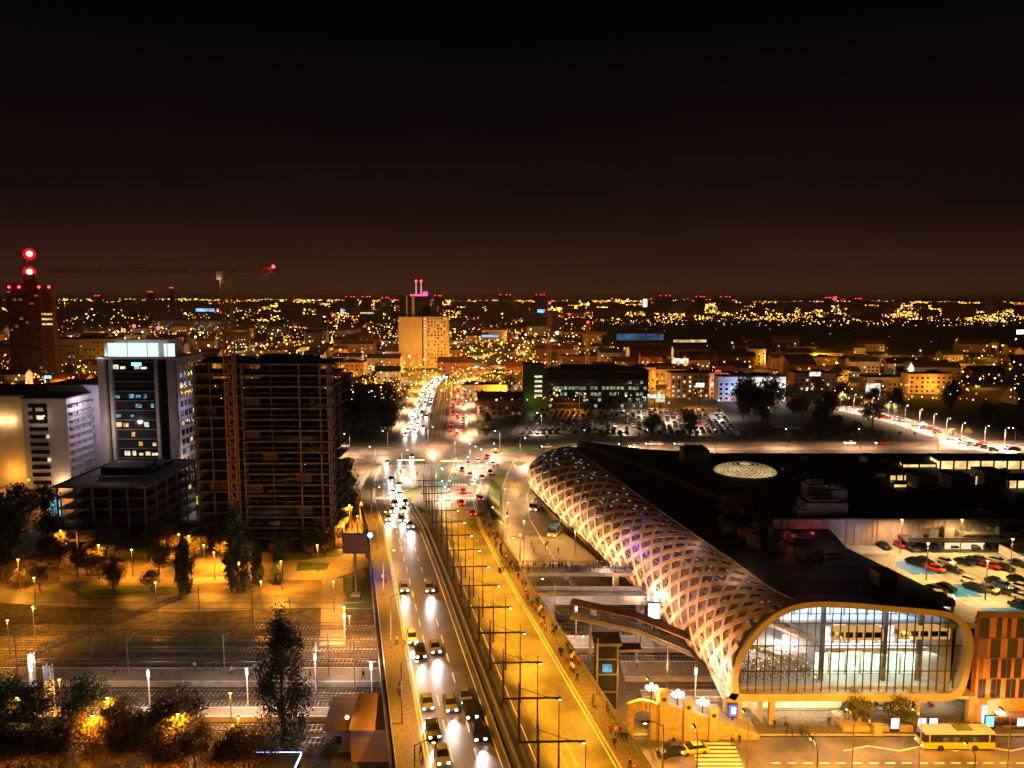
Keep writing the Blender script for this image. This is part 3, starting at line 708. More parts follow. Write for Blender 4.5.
# roof plant
for (px, py, wd, dp, h, mk) in ((822, 512, 9, 5, 2.6, 'metal_wall'), (814, 503, 4.5, 4, 4.6, 'steel'), (832, 504, 5, 4, 3.6, 'steel'), (804, 514, 3.4, 3, 1.4, 'metal_wall'), (694, 463, 7, 6, 4.2, 'roof_black'), (858, 490, 6, 3, 1, 'roof_grey'), (735, 500, 5, 4, 1.2, 'roof_grey'), (880, 502, 4, 3, .8, 'roof_grey')):
    q = P(px, py, 22); mb = MB(); mb.box(q.x, q.y, 22, wd, dp, h); mb.box(q.x, q.y, 22+h, wd*.7, dp*.6, .5)
    for k in range(3): mb.cyl((q.x-wd*.25+k*wd*.25, q.y, 22+h+.5), (q.x-wd*.25+k*wd*.25, q.y, 22+h+.9), dp*.12)
    hb(mb, 'roof_plant', M[mk])
for k in range(34):
    px, py = rr.choice(((735, 525), (752, 545), (790, 540), (805, 555), (770, 530), (722, 512))); px += rr.gauss(0, 9); py += rr.gauss(0, 5)
    q = P(px, py, 20); mb = MB(); wd, dp, h = rr.uniform(.8, 2.6), rr.uniform(.8, 2), rr.uniform(.5, 1.7)
    mb.box(q.x, q.y, 20, wd, dp, h); mb.cyl((q.x, q.y, 20+h), (q.x, q.y, 20.35+h), min(wd, dp)*.35)
    if rr.random() < .4: mb.cyl((q.x+wd, q.y, 20.5), (q.x+wd+2.2, q.y+rr.uniform(-1, 1), 20.5), .3)
    hb(mb, 'roof_plant', M[rr.choice(('concrete_dark', 'brown_wall', 'roof_grey'))])
seam = MB()
for k in range(22): a = P(560+k*22, 470+k*3, 20.0); 
for y in range(128, 232, 7):
    xr = [p for p in ridge if abs(p.y-y) < 4]; xl = min([p.x for p in xr])+1 if xr else 45; seam.box((xl+(56 if y > 158 else 62))/2, y, 20, (56 if y > 158 else 62)-xl, .18, .05)
hb(seam, 'roof_seam', M['roof_grey'])
seam = MB()
for y in range(164, 224, 8): seam.box(120, y, 22, 110, .2, .06)
seam.box(110, 190, 22.3, 100, .5, .3); seam.box(90, 176, 22.3, .5, 30, .3)
hb(seam, 'roof_seam', M['roof_grey'])
for k in range(46):
    x, y = rr.uniform(56, 150), rr.uniform(161, 222)
    if abs(x-c.x) < 10 and abs(y-c.y) < 10: continue
    mb = MB(); wd, dp, h = rr.uniform(1, 4), rr.uniform(1, 3), rr.uniform(.4, 1.4); mb.box(x, y, 22, wd, dp, h); mb.cyl((x, y, 22+h), (x, y, 22.3+h), min(wd, dp)*.3); hb(mb, 'roof_plant', M[rr.choice(('roof_grey', 'concrete_dark', 'steel'))])
q = P(883, 583, 20); mb = MB(); mb.box(q.x, q.y, 20, 3.0, 3.4, 2.2); hb(mb, 'stair_head', M['metal_wall'])
light('roof_light', 'POINT', P(790, 532, 22.5)-HL, (1, .12, .12), 150, hall, size=.3)
light('roof_light', 'POINT', Vector((61.5, 155.2, 20))-HL, (1, .06, .06), 190, hall, size=.3)
light('roof_light', 'POINT', Vector((70, 154.5, 20.5))-HL, (.75, .6, 1), 160, hall, size=.3)
light('roof_light', 'POINT', P(742, 540, 24)-HL, (1, .6, .5), 120, hall, size=.3)
light('roof_light', 'POINT', P(812, 548, 24)-HL, (1, .25, .35), 90, hall, size=.3)
light('roof_light', 'POINT', P(822, 518, 24)-HL+Vector((0, -4, 0)), (1, .85, .75), 110, hall, size=.3)
light('roof_light', 'POINT', P(752, 556, 23)-HL, (1, .6, .35), 90, hall, size=.3)
light('roof_light', 'POINT', P(880, 540, 21)-HL, (.35, .4, 1), 200, hall, size=.3)
# car park walls to the right
mb = MB(); a, b = P(999, 553, 16.5), P(1040, 575, 16.5); mb.bar(a+Vector((0, 0, .9)), b+Vector((0, 0, .9)), .25, 1.8); hb(mb, 'ramp_wall', M['white_wall'])
mb = MB(); q = P(970, 552, 16.5); mb.box(q.x, q.y+2, 16.5, 8, .3, 2.4); hb(mb, 'lit_doorway', em('park_door_glow', (1, .75, .4), 1.1))
# footbridge and station stairs
fb = empty('footbridge', (0, 167, 0), 'covered pedestrian bridge full of people between the road bridge and the lattice hall', 'footbridge')
mb = MB(); mb.box(12, 0, 7.2, 30, 4.6, .8); mb.build('deck', M['concrete'], fb)
mb = MB()
for s in (-2.2, 2.2):
    for k in range(16): mb.box(-2.5+k*1.95, s, 8, .1, .1, 1.1)
    mb.box(12, s, 9.05, 30, .1, .1)
mb.build('railing', M['dark_steel'], fb)
for x in (2, 12, 23): 
    mb = MB(); mb.box(x, 0, -.03, 1.2, 1.6, 7.22); mb.build('pier', M['concrete'], fb)
light('footbridge_light', 'POINT', (21, -1, 10.6), (1, .62, .42), 1500, fb, size=.3); light('footbridge_light', 'POINT', (10, 0, 11.5), (1, .6, .4), 200, fb, size=.3)
vb = empty('service_viaduct', (0, 158, 0), 'blank low concrete viaduct below the crowded footbridge', 'viaduct')
mb = MB(); mb.box(16, 0, 4.6, 30, 5.5, .9); mb.box(16, -2.7, 5.5, 30, .25, 1); mb.box(16, 2.7, 5.5, 30, .25, 1); mb.build('deck', M['concrete'], vb)
for x in (8, 17, 27): mb = MB(); mb.box(x, 0, -.03, 1.3, 3.5, 4.63); mb.build('pier', M['concrete'], vb)
light('viaduct_light', 'POINT', (18, 0, 9), (1, .62, .4), 200, vb, size=.3); light('viaduct_light', 'SPOT', (10, 4, 8.5), (1, .55, .35), 300, vb, (0, 0, -1), size=.3)
st = empty('covered_stair', (9, 139, 0), 'dark covered stair sloping from the bridge pavement down to the platforms', 'stair')
def loc(o, p): return Vector(p)-o.location
a, b, c3 = P(576, 640, 8.2), P(640, 661, 7), P(712, 690, 1)
mb = MB(); A, B_, C_ = loc(st, a), loc(st, (a.x+12, 139, 6.5)), loc(st, (a.x+30, 133.6, .8)); A = loc(st, (a.x, 142, 8)); 
mb.bar(A, B_, 2.8, .5); mb.bar(B_, C_, 2.8, .5); mb.build('stair_flight', M['concrete'], st)
mb = MB(); up = Vector((0, 0, 2.7)); mb.bar(A+up, B_+up, 3.0, .2); mb.bar(B_+up, C_.lerp(B_, .35)+up, 3.0, .2); mb.build('stair_roof', M['brown_wall'], st)
mb = MB()
for k in range(8):
    p = A.lerp(B_, k/7) ; mb.bar(p+Vector((0, -1.4, 0)), p+up+Vector((0, -1.4, 0)), .12); mb.bar(p+Vector((0, 1.4, 0)), p+up+Vector((0, 1.4, 0)), .12)
mb.build('post', M['dark_steel'], st)
for p in (A.lerp(B_, .3), B_): mb = MB(); mb.cyl((p.x, p.y, .84-0), (p.x, p.y, p.z-.25), .3); mb.build('pier', M['concrete'], st)
mb = MB(); mb.bar(A+Vector((0, -1.55, .5)), B_+Vector((0, -1.55, .5)), .08, .3); mb.bar(B_+Vector((0, -1.55, .5)), C_+Vector((0, -1.55, .5)), .08, .3); mb.build('handrail', M['steel'], st)
kt = empty('lift_tower', (0, 0, 0), 'small flat-roofed lift tower with blue lit windows beside the bridge pavement', 'lift tower')
q = PY(606, 672, 124); kt.location = (q.x, 124, 0)
mb = MB(); mb.box(0, 0, 0, 3.4, 3.2, 11.2); mb.build('shaft', M['dark_glass'], kt)
mb = MB()
for sx_ in (-1.7, 1.7):
    for sy in (-1.6, 1.6): mb.box(sx_, sy, 0, .3, .3, 11.2)
for z in (3, 6, 8.6): mb.box(0, 0, z, 3.6, 3.4, .25)
mb.build('frame', M['concrete_dark'], kt)
mb = MB(); mb.box(0, 0, 11.2, 4.6, 4.4, .5); mb.build('roof', M['concrete_dark'], kt)
mb = MB(); mb.box(0, -1.63, 6.5, 1.6, .06, 1.4); mb.build('lit_window', E['winb'], kt)
mb = MB(); mb.box(3.9, 1, 9.4, 4, 2.6, .35); mb.build('canopy', M['concrete_dark'], kt)
# arched stair wall with four piers and lamps
aw = empty('arched_stair_wall', (17.8, 113.6, 0), 'yellow-lit stone stair wall with an arched opening and four square piers stepping down to the plaza', 'wall')
mb = MB(); zt = lambda x: 7.6-.34*max(0, x-4.8) if x < 17 else 3.45-.5*(x-17)
xs = [0]+[.8+.2*k for k in range(0)]
ax0, ax1, az = 1.0, 3.6, 3.4
def seg(x0, x1, b0, b1, t0, t1):
    mb.hexa([(x0, 0, b0), (x1, 0, b1), (x1, .7, b1), (x0, .7, b0)], [(x0, 0, t0), (x1, 0, t1), (x1, .7, t1), (x0, .7, t0)])
arc_top = lambda x: 6.3-.12*(x-2.3)**2
seg(0, ax0, -.05, -.05, arc_top(0), arc_top(ax0))
for k in range(12):
    x0, x1 = ax0+(ax1-ax0)*k/12, ax0+(ax1-ax0)*(k+1)/12; h = lambda x: az+math.sqrt(max(0, 1.3**2-(x-2.3)**2))
    seg(x0, x1, h(x0), h(x1), arc_top(x0), arc_top(x1))
seg(ax1, 4.7, -.05, -.05, arc_top(ax1), arc_top(4.7)); seg(4.7, 17, -.05, -.05, zt(4.8)-1.4, zt(17)-1.4+.0); seg(17, 20.5, -.05, -.05, zt(17)-1.4, .6)
ZW = lambda x: (zt(4.8)-1.4)+((zt(17)-1.4)-(zt(4.8)-1.4))*(x-4.7)/12.3
aw_w = mb.build('wall_face', mat('sandstone', (.33, .24, .12), .85, var=.3, scale=1.4), aw)
for i, x in enumerate((5.5, 9.3, 13.2)):
    mb = MB(); t = ZW(x)+1.6; mb.box(x, .3, -.05, 1.3, 1.3, t); mb.box(x, .3, t-.05, 1.6, 1.6, .35); mb.cyl((x, -.4, t-.8), (x, -.5, t-.8), .32, n=12, m=1); mb.build('pier', [M['brass'], M['dark_steel']], aw)
mb = MB(); mb.hexa([(4.7, 1.2, 0), (20.5, 1.2, 0), (20.5, 5.5, 0), (4.7, 5.5, 0)], [(4.7, 1.2, ZW(4.7)-.7), (20.5, 1.2, .4), (20.5, 5.5, .4), (4.7, 5.5, ZW(4.7)-.7)]); mb.build('stair_flight', M['concrete'], aw)
lampk = []
for i, x in enumerate((3.9, 8.0, 11.9)):
    l_ = empty('globe_lamp_cluster', (17.8+x, 114.6, 0), ['white globe lamps above the arch, top of the stair wall', 'white globe lamps between the first and second pier of the stair wall', 'white globe lamps between the second and third pier of the stair wall'][i], 'lamp', 'globe lamp clusters on the stair wall')
    z = ZW(max(4.8, x))
    mb = MB(); mb.cyl((0, .6, z-.6), (0, .6, z+1.3), .09); mb.bar((-.7, .6, z+1.2), (.7, .6, z+1.2), .08); mb.build('post', M['dark_steel'], l_)
    for dx, dz in ((-.7, 1.5), (.7, 1.5), (0, 1.9), (-.3, 1.2), (.35, 1.15)): mb = MB(); mb.ball((dx, .6, z+dz), .3); mb.build('globe', E['wht'], l_, True)
    light('lamp_light', 'POINT', (0, .2, z+2.6), (1, .88, .75), 200, l_, size=.4)
mb = MB(); q = PY(733, 707, 116.5)
sgx = P(657, 613, 6.2); s2 = empty('white_screen', (sgx.x-.6, sgx.y, 0), 'bright white lit screen fixed on a post under the lattice edge, above the tracks', 'screen')
mb = MB(); mb.box(0, 0, 0, .4, .4, 5); mb.build('post', M['dark_steel'], s2); mb = MB(); mb.box(0, 0, 5, 2.6, .5, 3.4); mb.box(0, -.27, 5.15, 2.3, .05, 3.1, 1); mb.build('panel', [M['dark_steel'], em_var('screen_white', (.9, .95, 1), (.5, .6, .8), 2.2, 1.2)], s2); light('screen_light', 'POINT', (-1, -1.6, 6), (.85, .9, 1), 22, s2, size=.4)
sg = empty('blue_lit_sign', (q.x, 116.6, 0), 'small blue and white lit sign box under the left corner of the glass front', 'sign')
mb = MB(); mb.box(0, 0, .1, .3, .3, 2); mb.build('post', M['dark_steel'], sg)
mb = MB(); mb.box(0, 0, 2, 1.5, .3, 2.2); mb.box(0, -.17, 2.15, 1.3, .05, 1.9, 1); mb.box(.1, -.21, 2.6, .7, .04, 1.1, 2); mb.build('panel', [M['dark_steel'], em('sign_blue', (.12, .2, .8), 1.5), em('sign_white', (.9, .95, 1), 2.5)], sg)
# ------------------------------------------------------------------ left-hand buildings
def B(name, loc, label, cat='building', group=None, rz=0): return empty(name, loc, label, cat, group, rz)
def mbox(parent, name, m, *boxes, smooth=False):
    mb = MB()
    for b in boxes: mb.box(*b)
    return mb.build(name, m, parent, smooth)
# unfinished tower
x0, x1 = P(248, 548).x, P(336, 548).x; TY = 205.0; W = x1-x0
ut = B('unfinished_tower', (x0, TY, 0), 'tall unfinished concrete tower of bare floor slabs with no facade', 'building')
fh = 2.95; NF = 17
for k in range(1, NF+1):
    z = k*fh-.1
    mb = MB(); mb.box(W/2, 10, z, W, 20, .24, 0); mb.box(W/2, -.05, z-.08, W+.3, .2, .42, 1); mb.build('floor_slab', [M['concrete_dark'], M['raw_concrete']], ut)
    mb = MB(); mb.box(-7.2, 12, z, 14.2, 15, .24, 0); mb.box(-7.2, 4.4, z-.05, 14.2, .2, .34, 1); mb.build('floor_slab', [M['concrete_dark'], M['raw_concrete']], ut)
for x in (.3, 15.4, W-3.0, W-.3):
    mbox(ut, 'column', M['raw_concrete'], (x, .35, 0, .45, .5, NF*fh))
for x in (-14, -10, -3.2, -.5): mbox(ut, 'column', M['raw_concrete'], (x, 4.9, 0, .4, .4, NF*fh))
for x, y, wd, dp in ((6, 12, 9, .3), (17, 11, .3, 12), (12, 15, 8, .3), (-7, 16, .3, 7)): mbox(ut, 'core_wall', M['concrete_dark'], (x, y, 0, wd, dp, NF*fh+1.5))
mbox(ut, 'prop', M['raw_concrete'], (7.9, .4, 0, .16, .2, NF*fh))
mbox(ut, 'edge_wall', M['concrete'], (W-1.0, 3, 0, .35, 5.5, NF*fh+.3))
mbox(ut, 'edge_wall', M['concrete'], (-14.6, 12, 0, .25, 14, NF*fh-1))
mb = MB(); rr = random.Random(11)
for k in range(1, NF):
    for q in range(22):
        if rr.random() < .4: mb.box(.9+q*(W-2)/22, 1.2+rr.random()*1.3, k*fh+.14, .06, .06, 1.1 if k % 4 else fh-.35)
    mb.box(W/2, .5, k*fh+1.2, W-1, .05, .08)
mb.build('guard_rail', M['wood'], ut)
mb = MB(); mb.box(8.5, 7, NF*fh, 9, 7, 2.2); mb.box(15.5, 7, NF*fh, 6, 7, 1.4); mb.box(15.5, 3, NF*fh, .3, .3, 3.2); mb.box(-7, 12, NF*fh, 12, 8, 1)
for k in range(12): mb.box(1+k*2, .6, NF*fh, .12, .12, 1.3)
mb.build('formwork', M['concrete_dark'], ut)
for k in range(1, NF):
    for q in range(5):
        if rr.random() < .3: mb = MB(); mb.box(2.6+q*4.4, rr.uniform(2, 5), k*fh+.14, rr.uniform(1, 3), 1.2, rr.uniform(.5, 1.4)); mb.build('material_stack', M[rr.choice(('wood', 'concrete', 'concrete_dark', 'steel'))], ut)
        if rr.random() < .16: mb = MB(); mb.box(2.6+q*4.4, 1.0, k*fh+.14, 4, .05, fh-.5); mb.build('netting', M['netting'], ut)
        if rr.random() < .12: mb = MB(); mb.box(-13+q*2.9, 5.4, k*fh+.14, 2.6, .05, fh-.4); mb.build('netting', M['netting'], ut)
mb = MB()
for k in range(17):
    z = k*fh
    for x in (W+.4, W+2.0): mb.box(x, .6, z, .1, .1, fh); mb.box(x, 2.4, z, .1, .1, fh)
    mb.box(W+1.2, .6, z, 1.7, .1, .1); mb.box(W+1.2, 1.5, z, 1.7, 1.9, .06); mb.bar((W+.4, .55, z), (W+2, .55, z+fh), .07)
mb.build('scaffold', M['raw_concrete'], ut)
for k in (3, 6, 10, 13): light('bay_light', 'POINT', (3+k*1.3, 5, k*fh+2.3), (1, .6, .3), 45, ut, size=.1)
for k in (2, 4, 7):
    mbox(ut, 'work_light', E['warm'] if k == 7 else E['wht'], (W*.2+k*1.6, 2, k*fh+2.3, .2, .2, .15))
for (x, y, z, p, c) in ((4, 4, 11.5, 30, (.5, .6, 1)), (18, 3, 29, 60, (1, .45, .15)), (12, 3, 32, 30, (1, .6, .3))): light('work_light_beam', 'POINT', (x, y, z), c, p, ut, size=.2)
for x in (-16, 2, 20): light('added_fill_light', 'SPOT', (x, -26, 9), (1, .36, .1), 3600, ut, (0, 26, 18), size=.4, angle=95, blend=.8)  # added floodlights, put in as warm fill on the slab edges
# tower crane
cx = PY(231, 400, 201).x
ck = empty('tower_crane', (cx, 201, 0), 'yellow lattice tower crane with a red lamp, standing against the unfinished tower', 'crane')
def lattice(mb, p, q, w_, n, th=.14, tri=False):
    p, q = Vector(p), Vector(q); d = (q-p).normalized(); u = Vector((0, 0, 1)) if abs(d.z) < .9 else Vector((1, 0, 0)); a = d.cross(u).normalized()*w_/2; b = d.cross(a).normalized()*w_/2
    cs = [a+b, a-b, -a-b, -a+b] if not tri else [a+b, -a+b, -b]
    for c in cs: mb.bar(p+c, q+c, th)
    for k in range(n):
        s, e = p+(q-p)*k/n, p+(q-p)*(k+1)/n
        for i in range(len(cs)):
            c1, c2 = cs[i], cs[(i+1) % len(cs)]
            mb.bar(s+c1, e+c2, th*.6); mb.bar(s+c1, s+c2, th*.6)
zj = 74.6
mb = MB(); lattice(mb, (0, 0, -.1), (0, 0, zj-2), 2.2, 30, .27); mb.build('mast', M['rust'], ck)
mb = MB(); lattice(mb, (0, 0, zj), (0, 0, zj+4.4), 1.0, 4, .16); mb.build('apex', M['rust'], ck)
jib = MB(); lattice(jib, (-43, -3, zj+.1), (-1, 0, zj), 1.3, 30, .2, True); jib.build('jib', M['rust'], ck)
mb = MB(); lattice(mb, (1, 0, zj), (12, .6, zj), 1.3, 9, .2, True); mb.build('counter_jib', M['rust'], ck)
mbox(ck, 'counterweight', M['concrete'], (9.5, .5, zj-2.4, 2.2, 1.4, 1.9)); mbox(ck, 'cab', M['white_wall'], (-1.2, -1.0, zj-2.3, 1.4, 1.4, 2))
mb = MB(); mb.bar((0, 0, zj+4.4), (-26, -1.8, zj+.8), .07); mb.bar((0, 0, zj+4.4), (11, .5, zj+.8), .09); mb.build('tie_rod', M['dark_steel'], ck)
mb = MB(); mb.ball((12, .6, zj+1.0), .42); mb.build('red_lamp', E['red'], ck); light('red_light', 'POINT', (11.5, -.5, zj+1.4), (1, .05, .02), 180, ck)
light('added_crane_light', 'SPOT', (2, -22, 30), (1, .42, .06), 1200, ck, (-1, 20, 24), size=.3, angle=90)  # added lamp, put in to brighten the crane
light('cab_light', 'POINT', (-1.2, -2.2, zj-2.9), (1, .75, .45), 60, ck, size=.15)
# office tower with glowing roof band
x0 = PY(101, 420, 262).x; x1 = PY(178, 420, 262).x; OW = x1-x0; z1 = PY(140, 358, 262).z
ot = B('office_tower', (x0, 262, 0), 'grey office tower with a glowing white band round its roof and dark glass front', 'office building')
mbox(ot, 'core', M['dark_glass'], (OW/2, 11.5, 0, OW-1, 21, z1-.5))
for x, wd in ((1.2, 2.4), (4.2, 1.0), (OW-6.6, 1.1), (OW-1.4, 2.8)): mbox(ot, 'pier', M['grey_wall'], (x, .3, 0, wd, 1.4, z1))
mbox(ot, 'side_wall', M['grey_wall'], (OW+.1, 11, 0, .5, 22, z1)); mbox(ot, 'side_wall', M['grey_wall'], (0, 11, 0, .5, 22, z1))
rr = random.Random(21); fh2 = 3.3
for k in range(1, int(z1/fh2)+1):
    mbox(ot, 'spandrel', M['roof_grey'], (OW/2-1, .7, k*fh2-.35, OW-7, .5, .4))
    for q in range(7):
        z = k*fh2-2.6; x = 5.6+q*2.35; 
        if x > OW-7.5: break
        r_ = rr.random(); mm = None
        zz_ = 68-PY(140, 400, 262).z
        if k >= z1/fh2-1.3: mm = 'winw' if q in (0, 1, 3, 4) else None
        elif k < z1*.62/fh2 and r_ < .38: mm = 'win' if r_ < .2 else 'winw'
        elif .6*z1 < k*fh2 < .78*z1 and r_ < .35: mm = 'winb'
        if mm: mbox(ot, 'lit_window', E[mm], (x, .93-.05, z, rr.uniform(.9, 2.1), .1, rr.uniform(.7, 1.6)))
    for q in range(6):
        if rr.random() < .3: mbox(ot, 'lit_window', E[rr.choice(('win', 'winb', 'wind'))], (OW+.4, 3+q*3.2, k*fh2-2.4, .12, 1.8, 1.4))
        mbox(ot, 'dark_window', M['dark_glass'], (OW+.37, 3+q*3.2, k*fh2-2.6, .1, 2.4, 2.0))
mb = MB(); BZ = z1; bm_ = em('roof_band_glow', (.8, .96, .9), 1.1, True)
band = [(5.2, .8, BZ+.3, 19.2, .3, 4.8), (OW-2.6, 1.2, BZ+.3, 4, .3, 4.6), (1.9, 1.0, BZ+.3, .3, 3, 4.5)]
mbox(ot, 'roof_screen', bm_, (OW/2-1.5, 1.0, BZ+.4, OW-9, .3, 4.6)); mbox(ot, 'roof_screen', bm_, (OW-2.4, 1.4, BZ+.4, 3.6, .3, 4.4)); mbox(ot, 'roof_screen', M['white_wall'], (2.6, 1.2, BZ+.4, 1.2, .3, 4.4))
mbox(ot, 'roof_house', M['white_wall'], (OW/2, 10, BZ, OW-8, 12, 5.8)); mbox(ot, 'roof_edge', M['white_wall'], (OW/2, -.2, BZ-.4, OW+1, .5, .5), (OW/2, 22, BZ-.4, OW+1, .5, .5))
for k in range(4): mbox(ot, 'screen_post', M['steel'], (3.2+k*(OW-6)/3, .7, BZ, .14, .14, 5.6))
for px, py in ((124, 331), (134, 327), (158, 329)):
    q = PY(px, py, 270); mb = MB(); mb.cyl((q.x-x0, 8, BZ+5.8), (q.x-x0, 8, q.z), .14, .08); o = mb.build('antenna', M['white_wall'], ot)
    mb = MB(); mb.ball((q.x-x0, 8, q.z+.3), .6); mb.build('red_lamp', E['red'], o)
light('roof_light', 'POINT', (1.2, -.8, BZ+1.2), (.8, 1, .95), 300, ot, size=.3); light('roof_light', 'POINT', (OW/2, 4, BZ+7.5), (.8, 1, .95), 120, ot, size=.3)
light('facade_light', 'POINT', (OW+5, 4, 30), (.45, .45, 1), 1500, ot, size=.4); light('facade_light', 'POINT', (OW+6, 2, 12), (1, .7, .65), 2600, ot, size=.4); light('facade_light', 'POINT', (8, -9, 24), (1, .74, .66), 6000, ot, size=.5)
mb = MB(); mb.box(12.6, .85, BZ-2.6, 3.2, .12, .9); mb.build('cyan_window', E['cyan'], ot)
# white apartment blocks
wa = B('apartment_block', (PY(24, 440, 272).x, 272, 0), 'white apartment block with balconies and warm wall lights, beside the office tower', 'building')
ax = wa.location.x; A1 = PY(66, 400, 272).x-ax; A2 = PY(97, 400, 300).x-ax; zt1 = PY(50, 399, 272).z; zt2 = PY(66, 386, 285).z
mbox(wa, 'wall', M['white_wall'], (A1/2, 8, 0, A1, 16, zt1)); mbox(wa, 'wall', M['white_wall'], (A1/2+3, 24, 0, A1+6.5, 16, zt2)); mbox(wa, 'roof', M['roof_grey'], (A1/2, 8, zt1, A1+.6, 16.5, .5), (A1/2+3, 24, zt2, A1+7, 16.6, .5))
for k in range(11):
    z = 1.6+k*2.75
    if z > zt1-3: break
    mb = MB(); mb.box(5.6, -.1, z, 6.4, .25, 1.35, 0); mb.box(5.6, -.16, z, 6.4, .1, .1, 1); mb.build('window', [M['dark_glass'], M['white_wall']], wa)
    if k in (3, 6): mbox(wa, 'lit_window', E['win'], (8.6, -.28, z, 1, .15, 1.3))
    for q in range(4):
        mbox(wa, 'balcony', M['grey_wall'], (A1+.7, 2.4+q*3.7, z-.2, 1.4, 2.8, 1.0)); 
        if q < 3: mbox(wa, 'side_window', M['dark_glass'], (A1+6.45, 18+q*4.5, z, .12, 2.4, 1.8))
for x in (4.3, 8.2): mbox(wa, 'window', M['dark_glass'], (x, -.1, zt1-7.5, 1.1, .2, 5.2))
for x, z, p in ((6.3, zt1-7, 60), (13.2, 1.2, 260)): 
    mbox(wa, 'wall_lamp', E['warm'], (x, -.5, z, .5, .4, .5)); light('wall_light', 'POINT', (x, -2.6, z+.6), (1, .6, .3), p*5, wa, size=.2)
light('wall_light', 'POINT', (A1+5, 6, zt2-6), (.85, .7, 1), 2400, wa, size=.3); light('wall_light', 'POINT', (A1+13, 12, zt2-16), (.85, .7, 1), 3200, wa, size=.3); light('wall_light', 'POINT', (A1+8, 13.5, zt2+1.3), (1, .75, .4), 240, wa, size=.2)
mbox(wa, 'light_strip', E['warm'], (A1+6.6, 16.2, zt2-10, .14, .14, 10.2), (A1+6.6, 31.8, zt2-22, .14, .14, 22))
wb = B('apartment_block', (PY(-40, 440, 275).x, 275, 0), 'lower cream apartment wing with two bright round wall lights at the far left', 'building')
bx = wb.location.x; BW = PY(24, 400, 275).x-bx; zb = PY(10, 396, 275).z
mbox(wb, 'wall', M['cream_wall'], (BW/2, 8, 0, BW, 16, zb)); mbox(wb, 'roof', M['roof_grey'], (BW/2, 8, zb, BW+.6, 16.6, .5))
for k in range(11):
    for q in range(5):
        mbox(wb, 'window', M['dark_glass'], (BW-14.2-q*3.0, -.1, 2+k*2.9, 1.8, .2, 1.6))
for z in (zb-3.2, zb-5.6, 14): mbox(wb, 'lit_window', E['winw'], (BW-13, -.24, z-3, 1.6, .1, 1.8))
for x in (BW-8.2, BW-4.8): mbox(wb, 'wall_lamp', E['warm'], (x, -.5, zb-9.5, .6, .4, .5)); light('wall_light', 'POINT', (x, -1.8, zb-8.6), (1, .62, .28), 700, wb, size=.2)
light('wall_light', 'POINT', (BW-5, -5, 5), (1, .42, .06), 3500, wb, size=.3)
# unfinished low block
Q0, Q1 = P(57, 552), P(149, 552); LW = Q1.x-Q0.x; zl = 17.6
lb = B('unfinished_block', (Q0.x, 203, 0), 'low unfinished concrete block with a flat black roof in front of the white apartments', 'building', rz=-.0)
mbox(lb, 'roof', M['roof_black'], (LW/2, 17, zl-.1, LW, 34, .3)); mbox(lb, 'roof_edge', M['raw_concrete'], (LW/2, -.1, zl-.2, LW+.4, .4, .65), (LW+.1, 17, zl-.2, .4, 34, .65), (0, 17, zl-.2, .4, 34, .65), (LW/2, 34, zl-.2, LW, .4, .65))
for k in range(1, 6): mbox(lb, 'floor_slab', M['concrete_dark'], (LW/2, 17, k*2.95-.3, LW-.6, 33.2, .25))
for k in range(6): mbox(lb, 'column', M['concrete_dark'], (.6+k*(LW-1.2)/5, .3, 0, .4, .4, zl-.2))
for k in range(1, 6): mbox(lb, 'column', M['concrete_dark'], (LW-.5, k*6.6, 0, .4, .4, zl-.2))
mbox(lb, 'core_wall', M['concrete_dark'], (LW/2, 18, 0, LW-6, 20, zl-.4)); mbox(lb, 'roof_house', M['roof_grey'], (LW/2-2, 20, zl, LW*.5, 8, 1.8), (LW-8, 24, zl, 4, 14, 1.1))
mb = MB()
for k in range(12): mb.box(5+k*1.6, 8, zl, .1, .1, 1.2)
mb.box(14, 8, zl+1.1, 18, .08, .08); mb.build('roof_rail', M['steel'], lb)
# far left tower with red beacons
q = PY(6, 290, 600); q2 = PY(48, 290, 600); RW = q2.x-q.x; zr = PY(20, 284, 600).z
rt = B('beacon_tower', (q.x, 600, 0), 'dark brick high-rise at the far left carrying a mast with two large red beacons', 'tower')
DKW = mat('dark_brick', (.07, .03, .02), .9); mbox(rt, 'wall', DKW, (RW*.4, 5, 0, RW*.8, 10, zr), (RW*.88, 7, 0, RW*.22, 6, zr-4)); mbox(rt, 'roof', M['roof_grey'], (RW*.4, 5, zr, RW*.82, 10.5, .6)); mb = MB(); mb.cyl((RW*.47, 6, zr), (RW*.47, 6, zr+8), 4.6, 3.6, 12); mb.build('roof_drum', DKW, rt)
rr = random.Random(4)
for k in range(26):
    for q3 in range(6):
        if rr.random() < .25: mbox(rt, 'window', M['dark_glass'] if rr.random() < .8 else E['wind'], (2+q3*4.2, -.1, 4+k*2.9, 2.4, .3, 1.5))
for pz in (254, 272):
    z = PY(27, pz, 606).z; xx_ = PY(27, pz, 606).x-rt.location.x; mb = MB(); mb.ball((xx_+3.2, 3.9, z), 2.3, n=14, k=9); bo = mb.build('beacon', em('beacon_core', (1, .16, .14), 7), rt); mb = MB(); mb.ball((xx_, 9, z), 4.6, n=18, k=12); mb.build('beacon_halo', em('beacon_halo_red', (1, .01, .012), .8), bo, True)  # large dim red ball imitates the halo of the small bright core
mb = MB(); xx = PY(27, 260, 606).x-rt.location.x; mb.cyl((xx, 6, zr+7), (xx, 6, PY(27, 250, 606).z), .9, .3); mb.build('mast', M['dark_steel'], rt)
light('beacon_light', 'POINT', (xx, -3, zr+20), (1, .04, .03), 14000, rt, size=1.5); light('beacon_light', 'POINT', (RW/2, -12, zr-20), (1, .1, .03), 300, rt, size=1)
